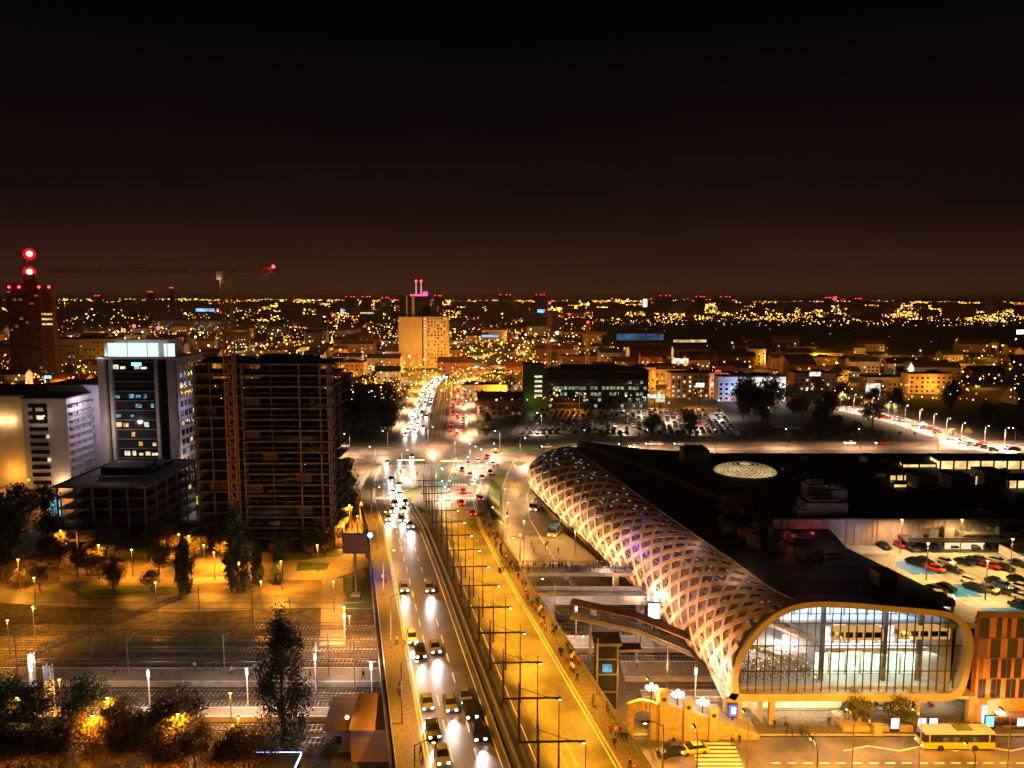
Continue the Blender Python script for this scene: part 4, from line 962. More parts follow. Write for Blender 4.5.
for px in (8, 18, 38, 48): z = PY(px, 287, 598).z; mb = MB(); mb.ball((PY(px, 287, 598).x-rt.location.x, -1, z), .95); mb.build('beacon', E['red'], rt)
mb = MB()
for k in range(3): mb.box(RW-2, -.3, PY(45, 315+k*5, 600).z, 8, .2, 1.4)
mb.build('lit_window_row', E['win'], rt)
# central hotel tower
HY = 740.; q = PY(399, 368, HY); HW = PY(448, 368, HY).x-q.x; zh = PY(420, 317, HY).z; zh2 = PY(420, 296, HY).z
ht = B('hotel_tower', (q.x, HY, 0), 'amber-lit hotel slab with dark upper block and pink masts at the head of the avenue', 'tower')
mbox(ht, 'wall', M['cream_wall'], (HW*.24, 9, 0, HW*.48, 18, zh), (HW*.75, 10, 0, HW*.5, 18, zh)); mbox(ht, 'roof', M['roof_grey'], (HW/2, 9, zh+.1, HW+.5, 19, .8))
for k in range(7): mbox(ht, 'rib', M['cream_wall'], (1+k*HW*.46/6.5, -.3, 0, .7, .6, zh))
mbox(ht, 'upper_block', M['dark_glass'], (HW*.33, 10, zh, HW*.62, 14, zh2-zh), (HW*.64, 10, zh, HW*.3, 14, (zh2-zh)*.5))
mbox(ht, 'upper_pier', M['grey_wall'], (HW*.17, 2.6, zh, 1.3, .5, zh2-zh+1), (HW*.3, 2.6, zh, 2.4, .5, zh2-zh+1))
rr = random.Random(9)
for k in range(15):
    for c_ in range(7):
        if c_ == 0 or rr.random() < .34: mbox(ht, 'lit_window', E['winw' if c_ == 0 else 'win'], (HW*.54+c_*3.1, .9, 3+k*3.1, 1.2, .3, 1.3))
        else: mbox(ht, 'window', M['dark_glass'], (HW*.54+c_*3.1, .9, 3+k*3.1, 1.2, .3, 1.3))
mbox(ht, 'pink_band', em('pink_glow', (1, .05, .2), 3.5), (HW*.4, 6, zh2, 15, 4, 1.6), (HW*.55, 3, zh2, 4, 4, 4))
for px in (416, 421): z = PY(px, 281, HY+6).z; mb = MB(); mb.cyl((PY(px, 281, HY+6).x-q.x, 6, zh2), (PY(px, 281, HY+6).x-q.x, 6, z), .8, .5); o = mb.build('mast', em('mast_pink', (.9, .35, .4), .9), ht); mb = MB(); mb.ball((PY(px, 281, HY+6).x-q.x, 6, z), 1.0); mb.build('red_lamp', E['red'], o)
for x in (6, 20, 34, 44): light('uplight', 'SPOT', (x, -14, 2), (1, .44, .06), 15000, ht, (0, 10, 34), size=.6, angle=70)
# green glass office on the right
gy = 470.; g0, g1 = PY(548, 410, gy), PY(648, 410, gy); GW = g1.x-g0.x; zg = PY(600, 372, gy).z
go = B('glass_office', (g0.x, gy, 0), 'long low office with rows of greenish lit windows beyond the junction', 'office building')
mbox(go, 'wall', M['dark_glass'], (GW/2, 12, 0, GW, 24, zg)); mbox(go, 'roof', M['roof_grey'], (GW/2, 12, zg, GW+1, 25, .8)); mbox(go, 'roof_house', M['roof_grey'], (GW/2-5, 12, zg+.8, GW*.6, 10, 2.5))
mbox(go, 'end_wing', mat('green_cladding', (.09, .12, .05), .7, var=.15), (-9, 8, 0, 13, 18, zg+4.5), (-2, 6, 0, 4, 12, zg+1))
gl_ = em_var('office_window_green', (.7, .9, .55), (.1, .16, .1), .55, .5); rr = random.Random(14)
for k in range(5):
    mbox(go, 'floor_band', M['roof_grey'], (GW/2, -.15, k*3.6+3.0, GW, .3, .7))
    for c_ in range(26):
        if rr.random() < (.85 if k == 3 else .5 if k == 2 else .18): mbox(go, 'lit_window', gl_, (1.4+c_*2.3, -.12, k*3.6+1.1, 1.7, .24, 1.8))
for k in range(3, 8): mbox(go, 'lit_window', E['winw'], (-6, -1.15, k*2.9-1, 4.5, .3, 1.2))
light('facade_light', 'POINT', (-10, -6, 6), (.5, 1, .3), 350, go, size=.4)
for (px, lab) in ((549, 'tall dark tower crane right of the hotel tower'), (587, 'second dark tower crane with a blue-white lamp, above the green glass office')):
    Y = 560; b_ = PY(px, 400, Y); zt_ = PY(px, 303 if px == 549 else 322, Y).z
    k2 = empty('distant_crane', (b_.x, Y, 0), lab, 'crane')
    mb = MB(); lattice(mb, (0, 0, 0), (0, 0, zt_), 2.2, 24, .4); mb.build('mast', M['rust'], k2)
    mb = MB(); s = 1 if px == 549 else -1; zz_ = zt_-8; lattice(mb, (-28 if s < 0 else -6, 0, zz_), (14 if s < 0 else 30, 0, zz_), 1.6, 18, .3, True); mb.build('jib', M['rust'], k2)
    mb = MB(); mb.ball((0, -1, zt_), .8); mb.build('lamp', E['red'], k2); mb = MB(); mb.ball((-22 if s < 0 else 14, -1.5, zz_), 1.0 if s < 0 else .7); mb.build('lamp', E['cool' if s < 0 else 'red'], k2)
light('crane_work_light', 'POINT', PY(556, 395, 548), (1, .5, .1), 1500, size=.3)['category'] = 'lamp'
# station hut, billboard, park things near the left
sh = B('station_hut', (PY(350, 735, 112).x, 111, 0), 'small station house with a pinkish lean-to roof next to the bridge, below the platform', 'building')
mbox(sh, 'wall', M['cream_wall'], (2.8, 2.5, 0, 12, 6.5, 3.6)); 
mb = MB(); mb.hexa([(-3.6, -1.2, 3.6), (3.0, -1.2, 3.6), (9.0, 6, 5.6), (-3.6, 6, 5.0)], [(-3.6, -1.2, 3.85), (3.0, -1.2, 3.85), (9.0, 6, 5.85), (-3.6, 6, 5.25)]); mb.build('roof', M['brown_wall'], sh)
mb = MB(); mb.hexa([(1, -3.2, 0), (7.4, -3.2, 0), (7.4, -1.2, 0), (1, -1.2, 0)], [(1, -3.2, 4.9), (7.4, -3.2, 4.9), (7.4, -1.2, 5.3), (1, -1.2, 5.3)]); mb.build('white_gable', M['pink_roof'], sh)
mb = MB(); mb.hexa([(.8, -3.5, 4.9), (7.6, -3.5, 4.9), (7.6, 4, 6.6), (.8, 4, 6.6)], [(.8, -3.5, 5.1), (7.6, -3.5, 5.1), (7.6, 4, 6.8), (.8, 4, 6.8)]); mb.build('lean_to_roof', M['pink_roof'], sh)
for x in (-1.5,): mbox(sh, 'window', M['dark_glass'], (x, -.8, 1.2, 1.2, .1, 1.3))
mb = MB(); mb.ball((.2, -1.6, 6.0), .3); mb.build('roof_lamp', E['na'], sh); mbox(sh, 'lamp_post', M['dark_steel'], (.2, -1.4, 3.6, .1, .1, 2.2)); light('gable_light', 'POINT', (4.5, -8, 5), (1, .62, .4), 260, sh, size=.2)
light('roof_light', 'POINT', (0, -2.6, 6.8), NA, 160, sh, size=.25)
bb = B('billboard', (PY(356, 592, 172).x, 172, 0), 'brown slatted billboard on a tall pole left of the bridge', 'billboard')
mb = MB(); mb.cyl((0, 0, 0), (0, 0, 10), .28); mb.build('pole', M['steel'], bb); mb = MB(); mb.box(0, 0, 10, 5.6, .6, 4.6, 0); mb.box(0, -.34, 10.3, 5.2, .06, 4.0, 1)
for k in range(9): mb.box(-2.4+k*.6, -.4, 10.3, .12, .08, 4.0, 0)
mb.build('panel', [M['dark_steel'], mat('billboard_red_brown', (.2, .06, .025), .8)], bb); mbox(bb, 'footing', M['concrete'], (0, 0, -.02, 2, 2, .5))
sgn = B('lit_roof_sign', (PY(268, 765, 104).x, 104, 0), 'thin blue-white light strip on a low canopy at the bottom edge', 'canopy')
mbox(sgn, 'roof', M['roof_grey'], (0, -2, 3.2, 9.5, 5, .3)); mbox(sgn, 'light_strip', em('strip_blue', (.3, .45, 1), 9), (0, .55, 3.3, 9.4, .14, .2), (4.7, -1.5, 3.3, .14, 4, .2)); 
for x in (-4, 4): mbox(sgn, 'post', M['steel'], (x, 0, 0, .15, .15, 3.2))
light('canopy_light', 'POINT', (4.8, 1.4, 4.2), (.3, .4, 1), 150, sgn, size=.2)
# ------------------------------------------------------------------ lamps
def zdeck(Y): return road(Y, 0).z if Y < 312 else .05
def onroad(px, py):
    z = 8
    for _ in range(4): p = P(px, py, z); z = zdeck(p.y)+.015 if p.y < 312 else .05
    return P(px, py, z)
def street_lamp(h, arm, head='na', blank=False, col_m='steel', arm2=False):
    r = empty('street_lamp', (0, 0, 0), 'street lamp on a slender pole', 'street lamp')
    mb = MB(); mb.cyl((0, 0, 0), (0, 0, h), .12, .07, 8); mb.build('pole', M[col_m], r)
    if arm: mb = MB(); mb.bar((0, 0, h-.1), (arm*.6, 0, h+.5), .09); mb.bar((arm*.6, 0, h+.5), (arm, 0, h+.45), .09); mb.build('arm', M[col_m], r)
    mb = MB(); mb.box(arm, 0, h+.36 if arm else h, .9 if arm else .5, .32, .16); o = mb.build('lamp_head', M['dark_steel'], r)
    mb = MB(); mb.ball((arm, 0, (h+.3 if arm else h-.1)), .24, sz=.6); mb.build('lamp_glass', E[head], o)
    return r
K_na = Kind(street_lamp(9, 2.2)); K_post = Kind(street_lamp(7, 0)); K_wht = Kind(street_lamp(9, 2.2, 'wht')); K_blue = Kind(street_lamp(8.5, 0, 'blue'))
def put_lamp(K, loc, rz, h, arm, c, p, label, group, spot=150, size=.22, aim=(0, 0, -1)):
    o = K.put(loc, rz, label, group)
    if p: light('lamp_light', 'SPOT', (arm, 0, h-.35+(.3 if arm else 0)), c, p, o, aim, size=size, angle=spot, blend=.5)
    return o
# portal lamps on the tram strip (two masts, a cross arm, one lamp)
def portal():
    r = empty('tram_mast', (0, 0, 0), 'm', 'tram mast')
    for x, w1 in ((0, .22), (2.5, .13)):
        mb = MB(); mb.cyl((x, 0, 0), (x, 0, 6.4), w1, w1*.8); mb.cyl((x, 0, 6.4), (x, 0, 12.2 if x else 8.4), w1*.5, w1*.35); mb.build('mast', M['dark_steel'], r)
    mb = MB(); mb.bar((-2.2, 0, 6.2), (5.0, 0, 6.35), .2); mb.bar((0, 0, 7.8), (4, 0, 6.4), .06); mb.build('cross_arm', M['dark_steel'], r)
    mb = MB(); mb.box(5.3, 0, 6.2, .9, .34, .18); o = mb.build('lamp_head', M['dark_steel'], r); mb = MB(); mb.ball((5.5, 0, 6.14), .2, sz=.6); mb.build('lamp_glass', E['wht'], o)
    return r
K_portal = Kind(portal())
Y = 79.; i = 0
while Y < 235:
    o_ = station(Y)[2]; u = 1.2 if Y < 198 else 1.2+(Y-198)*.03
    o = K_portal.put(road(Y, u, 0), 0, 'dark twin tram mast with a cross arm and small lamp on the tram strip, '+('one of the closely spaced row along the bridge'), 'tram masts along the bridge')
    light('lamp_light', 'SPOT', (5.5, 0, 6.0), NA2, 6000 if Y < 190 else 3400, o, (.3, 0, -1), size=.2, angle=112, blend=.55)
    Y += 10.3; i += 1
# left pavement lamps
for i, Y in enumerate((84, 104, 128, 152, 180, 206)):
    put_lamp(K_na, road(Y, station(Y)[2][0]+1.7, .12), 0, 9, 2.2, (1, .4, .035), 9500, 'curved-arm lamp on the left pavement of the bridge', 'lamps on the left bridge pavement', aim=(.5, 0, -1))
o = K_blue.put(P(371, 575, 8.1), 0, 'lamp post with a bright blue light beside the left pavement', None); light('lamp_light', 'SPOT', (.7, 0, 9.0), (.12, .2, 1), 3200, o, (.6, 0, -1), size=.25, angle=130); mb = MB(); mb.ball((0, -.1, 8.9), .55); mb.build('lamp_globe', E['blue'], o, True)
# right pavement low lamps on the bridge
for i, Y in enumerate((88, 112, 136, 160, 184)):
    put_lamp(K_na, road(Y, station(Y)[2][5]-.5, .12), math.pi, 9, 2.2, NA2, 2600, 'lamp leaning over the crowded right pavement of the bridge', 'lamps on the right bridge pavement')
# junction lamps
jl = [((388, 452), COOL), ((455, 462), WHT), ((500, 452), WHT), ((470, 470), COOL), ((428, 447), WHT), ((402, 474), COOL), ((376, 470), WARM), ((480, 490), WHT), ((436, 498), COOL), ((396, 498), WHT), ((520, 460), WHT), ((350, 455), WHT)]
for (px, py), c in jl:
    p = P(px, py, .1); p = P(px, py, max(0, station(p.y)[1].real if False else (road(min(p.y, 312), 0).z if p.y < 312 else .1)))
    put_lamp(K_wht, p, random.choice((0, math.pi)), 9, 2.2, (1, .52, .25) if c != COOL else (1, .64, .4), 17000, 'pale street lamp among the traffic lights of the big junction', 'junction lamps', spot=160)
# traffic lights
def tlight():
    r = empty('traffic_light', (0, 0, 0), 't', 'traffic light'); mb = MB(); mb.cyl((0, 0, 0), (0, 0, 4.6), .1); mb.build('pole', M['dark_steel'], r); mb = MB(); mb.box(0, -.15, 3.5, .45, .35, 1.2); o = mb.build('housing', M['dark_steel'], r)
    mb = MB(); mb.ball((0, -.36, 3.75), .3); mb.build('lamp', E['cyan'], o); return r
K_tl = Kind(tlight())
for px, py in ((449, 501), (442, 478), (456, 468), (468, 466), (481, 458), (400, 476), (450, 492), (437, 462), (494, 452), (470, 452), (475, 492)):
    p0 = onroad(px, py); o = K_tl.put(p0, 0, 'traffic light glowing green at the junction', 'junction traffic lights'); light('signal_light', 'POINT', (0, -1.6, 4), (.1, .9, .8), 260, o, size=.2)
# avenue lamps
for i in range(15):
    Y = 385+i*26; 
    put_lamp(K_wht if i < 6 else K_na, north(Y, -19 if i % 2 else 18.5, .1), 0 if i % 2 else math.pi, 9, 2.2, (1, .58, .28) if i < 5 else (1, .46, .1), 30000, 'lamp along the avenue leading away to the hotel tower', 'avenue lamps')
# cross street lamps
for i, x in enumerate((-150, -120, -95, 32, 60, 90, 122, 155, 190, 225, 265, 310)):
    put_lamp(K_wht, (x, (330 if x < 0 else 337)+abs(x)*.03, .06), math.pi/2, 9, 2.2, (1, .5, .24), 34000, 'pale lamp along the cross street behind the shopping hall', 'cross street lamps', spot=160)
# park and yard sodium lamps
pk = [(36, 608), (157, 613), (-60, 610), (262, 612), (18, 528), (62, 556), (100, 572), (205, 572), (228, 566), (180, 560), (133, 577), (344, 548), (352, 530), (345, 640), (338, 500), (30, 500), (60, 505), (318, 572), (240, 590), (282, 590), (334, 612), (215, 580), (358, 540), (350, 528), (362, 525), (190, 562), (20, 588)]
for px, py in pk:
    put_lamp(K_post, P(px, py, 0), 0, 7, 0, NA, (8500 if px > 160 else 5000) if py < 600 else 7500, 'slim sodium lamp post among the park trees and service street', 'park lamp posts', spot=160)
for px, py, p in ((10, 655, 5200), (35, 640, 5200), (62, 720, 1500), (20, 740, 1500), (110, 740, 1400), (232, 735, 4600), (180, 758, 1500), (350, 650, 4000), (95, 760, 1400), (240, 762, 1800), (5, 822, 9000), (60, 826, 9000), (118, 824, 9000), (172, 826, 9000), (228, 826, 9000), (282, 826, 5000)):  # posts below the bottom edge are unseen, added to light the trees
    put_lamp(K_post, P(px, py, 0), 0, 7, 0, NA, p, 'slim sodium lamp post in the rail yard and bottom trees', 'rail yard lamp posts', spot=160)
# luminous platform columns
def tube_lamp():
    r = empty('platform_lamp', (0, 0, 0), 'l', 'lamp'); mb = MB(); mb.cyl((0, 0, 0), (0, 0, 6.4), .1); mb.build('pole', M['white_wall'], r)
    mb = MB(); mb.box(0, 0, 6.4, .5, .5, .12); mb.box(0, 0, 4.9, .1, .1, .1); mb.build('lamp_head', M['dark_steel'], r); mb = MB(); mb.cyl((0, 0, 5.4), (0, 0, 6.38), .17); mb.build('lamp_glass', E['wht'], r)
    return r
K_tube = Kind(tube_lamp())
for (px, py, z, pw_, lab) in ((33, 702, .83, 1, 'leftmost white platform lamp column'), (150, 708, .83, 1, 'white platform lamp column near the bottom trees'), (248, 706, .83, 1, 'white platform lamp column beside the tall poplar'), (345, 645, 0, 1, 'white lamp column on the path beside the bridge'), (316, 690, .83, .8, 'white platform lamp column behind the poplar, by the bridge'),
                            (576, 637, .83, .7, 'white platform lamp column right of the bridge railing'), (695, 705, .3, .2, 'white platform lamp column under the lattice hall edge'), (648, 625, .83, .07, 'white lamp column under the middle of the hall edge'), (372, 700, .83, .3, 'white platform lamp column half hidden by the bridge')):
    o = K_tube.put(P(px, py, z), 0, lab, 'platform lamp columns'); light('lamp_light', 'POINT', (.0, -.6, 6.9), (1, .74, .62), 2700*pw_, o, size=.2)
for x, y in ((37, 146), (47, 145), (57, 146), (40, 134), (49, 135), (59, 136)):
    o = K_tube.put((x, y, .83), 0, 'white platform lamp column beneath the shopping hall', 'platform lamp columns'); light('lamp_light', 'POINT', (0, -.6, 6.0), (1, .68, .5), 1300, o, size=.2)
# catenary masts of the railway
def cat_mast(h):
    r = empty('catenary_mast', (0, 0, 0), 'm', 'mast'); mb = MB(); mb.cyl((0, 0, 0), (0, 0, h), .13, .09, 8); mb.build('mast', M['concrete_dark'], r)
    mb = MB(); mb.bar((0, 0, h-1.6), (0, 3.2, h-1.2), .09); mb.bar((0, 0, h-.5), (0, 3.2, h-1.2), .06); mb.build('bracket', M['steel'], r); return r
K_cat = Kind(cat_mast(8.6))
for px, py in ((111, 652), (92, 655), (79, 622), (129, 680), (225, 680), (200, 625), (329, 680), (355, 690), (317, 690), (18, 680), (253, 628), (291, 640), (640, 660), (667, 690), (612, 655)):
    K_cat.put(P(px, py, 0), 0, 'thin lattice catenary mast beside the railway tracks', 'catenary masts')
gm = empty('signal_gantry', P(51, 712, 0), 'pale lit lattice signal gantry reaching over the platform at the left', 'gantry')
mb = MB(); lattice(mb, (0, 0, 0), (0, 0, 8.2), .9, 8, .16); lattice(mb, (-5.2, 4, 0), (-5.2, 4, 8.2), .6, 8, .14); mb.build('mast', M['white_wall'], gm); mb = MB(); lattice(mb, (-5.2, 4, 8.2), (10, 29, 8.4), .8, 22, .07); mb.build('beam', M['dark_steel'], gm); light('gantry_light', 'POINT', (-1.2, -1.4, 8), (.9, .95, 1), 110, gm, size=.2)
# trackside wires
wr = MB()
for y in (114, 123.9, 128, 139.5, 149): wr.bar((-130, y, 6.4), (-15, y, 6.4), .05); wr.bar((-130, y, 7.6), (-15, y, 7.6), .05)
tag(wr.build('overhead_wire', M['dark_steel']), 'thin overhead wires strung above the left-hand railway tracks', 'wire')
# ------------------------------------------------------------------ cars
def car(paint, beams=True, kind='car', full=True):
    r = empty('car', (0, 0, 0), 'car', 'car')
    prof = [(-2.15, .3), (-2.2, .62), (-2.05, .8), (-1.15, .95), (-.4, .98), (1.55, 1.0), (2.1, .96), (2.2, .6), (2.12, .3)]
    gp = [(-1.1, .94, .78), (-.35, 1.44, .62), (1.1, 1.46, .62), (1.85, 1.0, .78)]
    mb = MB(); L = [(y, z) for y, z in prof]; i0 = len(mb.v)
    rows = []
    for s, ins in ((-1, 0), (1, 0)):
        rows.append([(s*(.9 if .45 < z < .9 else .84), y, z) for y, z in L])
    n = len(L); mb.v += rows[0]+rows[1]; mb.f += [tuple(range(n)), tuple(range(2*n-1, n-1, -1))]; mb.m += [0, 0]
    for k in range(n): mb.f.append((k, (k+1) % n, n+(k+1) % n, n+k)); mb.m.append(0)
    mb.hexa([(-.6, -.33, 1.44), (.6, -.33, 1.44), (.6, 1.1, 1.46), (-.6, 1.1, 1.46)], [(-.55, -.28, 1.5), (.55, -.28, 1.5), (.55, 1.05, 1.52), (-.55, 1.05, 1.52)])
    body = mb.build('body', PAINT[paint], r)
    mb = MB(); a, b, c, d = gp
    P4 = [[(s*w_, y, z) for y, z, w_ in gp] for s in (-1, 1)]; i = len(mb.v); mb.v += P4[0]+P4[1]; mb.f += [(0, 1, 2, 3), (7, 6, 5, 4), (0, 1, 5, 4), (1, 2, 6, 5), (2, 3, 7, 6), (3, 0, 4, 7)]; mb.m += [0]*6
    mb.build('windows', M['dark_glass'], r)
    if full:
        for sx_ in (-.8, .8):
            for y in (-1.35, 1.35): mb = MB(); mb.cyl((sx_-.1, y, .32), (sx_+.1, y, .32), .32, n=12); mb.build('wheel', M['rubber'], r)
    for sx_ in (-.62, .62):
        mb = MB(); mb.box(sx_, -2.17, .55, .36, .12, .2); mb.build('headlight', E['head'] if beams else M['steel'], r)
        mb = MB(); mb.box(sx_, 2.16, .68, .36, .1, .16); mb.build('taillight', E['tail'] if beams else M['brick'], r)
    return r
KC = {n: Kind(car(n)) for n in ('silver', 'black', 'white', 'red', 'grey', 'yellow')}
KP = {n: Kind(car(n, False)) for n in ('white', 'silver', 'black', 'red', 'blue', 'grey')}
for d_ in (KC, KP):
    for n in d_: d_[n].cname = n
def zdeck(Y): return road(Y, 0).z if Y < 312 else .05
def onroad(px, py):
    z = 8
    for _ in range(4): p = P(px, py, z); z = zdeck(p.y)+.015 if p.y < 312 else .05
    return P(px, py, z)
hd = lambda p: math.atan2(.218, 1) if p.y < 235 else .06
near = [(404, 590, 'grey'), (429, 590, 'grey'), (412, 641, 'silver'), (420, 655, 'black'), (435, 651, 'grey'), (427, 706, 'grey'), (450, 707, 'grey'), (465, 700, 'grey'), (470, 714, 'black'), (478, 735, 'black'), (433, 733, 'black'), (442, 760, 'grey'), (388, 520, 'silver'), (402, 521, 'grey'), (410, 527, 'silver')]
beam = []
for i, (px, py, c) in enumerate(near):
    p = onroad(px, py); o = KC[c].put(p, hd(p), c+' car with bright headlights coming towards the camera on the bridge', 'cars coming over the bridge')
    light('headlight_beam', 'SPOT', (0, -2.35, .75), (1, .9, .84), 2600, o, (0, -1, -.085), size=.12, angle=54, blend=.9)
for i, (px, py, c) in enumerate([(393, 494, 'white'), (400, 496, 'silver'), (395, 505, 'white'), (405, 504, 'grey'), (392, 512, 'silver'), (399, 486, 'white'), (391, 481, 'grey'), (404, 512, 'white'), (387, 464, 'white'), (400, 461, 'white'), (412, 458, 'silver')]):
    p = onroad(px, py); o = KC[c].put(p, hd(p), c+' car queueing with headlights on where the bridge meets the junction', 'cars queueing at the junction')
    if i % 2 == 0: light('headlight_beam', 'SPOT', (0, -2.35, .75), (1, .88, .78), 1800, o, (0, -1, -.09), size=.12, angle=50, blend=.8)
for i, (px, py, c) in enumerate([(472, 515, 'red'), (461, 505, 'red'), (480, 500, 'silver'), (463, 493, 'red'), (473, 485, 'white'), (482, 479, 'silver'), (470, 476, 'white'), (490, 474, 'grey'), (468, 465, 'silver'), (478, 462, 'white'), (487, 458, 'red'), (496, 452, 'yellow'), (462, 471, 'black'), (493, 465, 'silver')]):
    p = onroad(px, py); KC[c].put(p, hd(p)+math.pi, c+' car with red tail lamps crossing the busy junction', 'cars crossing the junction')
LOWM = None
def lowcar(mb, p, rz, mi, lights=True):
    c, q = math.cos(rz), math.sin(rz); T = lambda x, y, z: (p[0]+x*c-y*q, p[1]+x*q+y*c, p[2]+z)
    mb.hexa([T(-.88, -2.15, .25), T(.88, -2.15, .25), T(.88, 2.15, .25), T(-.88, 2.15, .25)], [T(-.84, -2.1, .88), T(.84, -2.1, .88), T(.84, 2.1, .95), T(-.84, 2.1, .95)], mi)
    mb.hexa([T(-.78, -1.1, .9), T(.78, -1.1, .9), T(.78, 1.8, .95), T(-.78, 1.8, .95)], [T(-.6, -.35, 1.45), T(.6, -.35, 1.45), T(.6, 1.1, 1.45), T(-.6, 1.1, 1.45)], 5)
    mb.hexa([T(-.55, -.3, 1.455), T(.55, -.3, 1.455), T(.55, 1.05, 1.455), T(-.55, 1.05, 1.455)], [T(-.55, -.3, 1.5), T(.55, -.3, 1.5), T(.55, 1.05, 1.5), T(-.55, 1.05, 1.5)], mi)
    if lights:
        for x in (-.62, .62):
            mb.hexa([T(x-.2, -2.25, .5), T(x+.2, -2.25, .5), T(x+.2, -2.12, .5), T(x-.2, -2.12, .5)], [T(x-.2, -2.25, .75), T(x+.2, -2.25, .75), T(x+.2, -2.12, .75), T(x-.2, -2.12, .75)], 6)
            mb.hexa([T(x-.2, 2.12, .6), T(x+.2, 2.12, .6), T(x+.2, 2.25, .6), T(x-.2, 2.25, .6)], [T(x-.2, 2.12, .85), T(x+.2, 2.12, .85), T(x+.2, 2.25, .85), T(x-.2, 2.25, .85)], 7)
LOWMATS = [PAINT[x] for x in ('white', 'silver', 'black', 'red', 'grey')]+[M['dark_glass'], E['head'], E['tail']]
far_traffic, far_parked = MB(), MB()
# avenue traffic: white lamps left, red lamps right
rr = random.Random(31); Y = 380; side = 0
while Y < 760:
    for lane_u in (-13.5, -9.5, -6):
        if rr.random() < .55 and Y > 480: lowcar(far_traffic, north(Y+rr.uniform(-3, 3), lane_u, .03), 0, rr.choice((0, 1, 4)))
        elif rr.random() < .4: KC[rr.choice(('white', 'silver', 'grey'))].put(north(Y+rr.uniform(-3, 3), lane_u, .03), 0, 'car with white headlamps coming down the distant avenue', 'oncoming cars on the avenue')
    for lane_u in (8.5, 11.5, 14.8):
        if rr.random() < .6 and Y > 480: lowcar(far_traffic, north(Y+rr.uniform(-3, 3), lane_u, .03), math.pi, rr.choice((1, 2, 3, 4)))
        elif rr.random() < .4: KC[rr.choice(('red', 'silver', 'black', 'grey'))].put(north(Y+rr.uniform(-3, 3), lane_u, .03), math.pi, 'car showing red tail lamps driving up the distant avenue', 'departing cars on the avenue')
    Y += 9
for i in range(8):
    Y = 385+i*34; o = light('avenue_headlight', 'SPOT', north(Y, -10, 1.2), (1, .82, .62), 4500, None, (0, -1, -.12), size=.3, angle=60); o['category'] = 'light'
for i in range(6): o = light('avenue_taillight', 'POINT', north(390+i*50, 11, 1.3), (1, .1, .05), 4200, None, size=.5); o['category'] = 'light'
tag(far_traffic.build('distant_traffic', LOWMATS), 'mass of distant cars far up the avenue', 'traffic', kind='stuff')
# cross street traffic
for i in range(26):
    x = rr.choice((rr.uniform(4, 90), rr.uniform(-150, -70), rr.uniform(90, 300))); y = (341 if rr.random() < .5 else 347)+(5 if x > 0 else 0)
    KC[rr.choice(('white', 'red', 'silver', 'black'))].put((x, y+abs(x)*.02, .03), math.pi/2 if y < 343 else -math.pi/2, 'car driving along the cross street behind the hall', 'cars on the cross street')
# roof car park
rp = [(900, 547, 'red'), (912, 550, 'silver'), (922, 547, 'black'), (932, 547, 'blue'), (941, 548, 'black'), (950, 547, 'blue'), (960, 548, 'black'), (972, 548, 'grey'), (984, 548, 'black'), (992, 548, 'black'), (1004, 549, 'grey'),
      (924, 563, 'black'), (946, 564, 'silver'), (955, 564, 'grey'), (964, 564, 'black'), (935, 571, 'red'), (943, 571, 'black'), (980, 562, 'grey'), (991, 568, 'red'), (998, 563, 'silver'), (1004, 570, 'black'),
      (970, 583, 'white'), (982, 585, 'black'), (996, 584, 'black'), (1004, 588, 'blue'), (1018, 582, 'black'), (1022, 590, 'white'), (935, 592, 'black'), (942, 596, 'grey'), (1020, 608, 'black'), (893, 548, 'black'), (884, 548, 'black'), (915, 564, 'black'), (972, 563, 'black'), (985, 569, 'grey'), (953, 572, 'black'), (1012, 572, 'grey'), (1018, 566, 'black'), (974, 590, 'black'), (988, 592, 'grey'), (1008, 581, 'white'), (1012, 596, 'black'), (1024, 600, 'silver'), (946, 590, 'black'), (914, 548, 'grey')]
used_ = []
for i, (px, py, c) in enumerate(rp):
    p = P(px, py, 16.51)
    if any((p-u_).length < 1.9 for u_ in used_): continue
    used_.append(p)
    KP[c].put(p, .55 if py > 555 else .1, c+' car parked on the roof car park, '+('in the row along the ribbed wall' if py < 552 else 'near the blue bays'), 'cars on the roof car park')
p = P(948, 600, 16.51); o = KC['white'].put(P(940, 600, 16.51), 1.2, 'white car with headlights on driving across the roof car park', None)
for px, py, c in ((960, 553, (.75, 1, .6)), (926, 580, (.9, 1, .6)), (1010, 575, (.85, 1, .6)), (985, 600, (.9, 1, .65)), (900, 553, (.9, .95, .8))):
    put_lamp(K_post, P(px, py, 16.5), 0, 7, 0, c, 2600, 'slim lamp post on the roof car park', 'roof car park lamps', spot=165)
light('roof_park_light', 'POINT', P(905, 540, 21), (1, .8, .7), 200, size=.3)['category'] = 'light'
# big lot beyond the cross street
n_ = 0
for row in range(9):
    Y = 385+row*9.5
    for q_ in range(34):
        x = 6+q_*3.2+row*1.5
        if rr.random() < .66 and row > 2: lowcar(far_parked, (x, Y, .02), rr.choice((0, math.pi)), rr.choices((0, 1, 2, 3, 4), (4, 3, 6, 1, 5))[0], False)
        elif rr.random() < .7 and n_ < 85:
            n_ += 1; cc = rr.choice(('white', 'silver', 'black', 'grey', 'blue', 'black', 'black')); KP[cc].put((x, Y, .02), rr.choice((0, math.pi))+rr.uniform(-.03, .03), 'small '+cc+' parked car in the crowded lot beyond the cross street', 'cars in the far lot')
tag(far_parked.build('parked_cars', LOWMATS), 'mass of parked cars filling the deeper rows of the far lot', 'parked cars', kind='stuff')
mb = MB(); poly(mb, [(-2, 378), (113, 378), (128, 475), (12, 475)], -.01); struct(mb, 'car_lot_ground', M['asphalt_worn'])
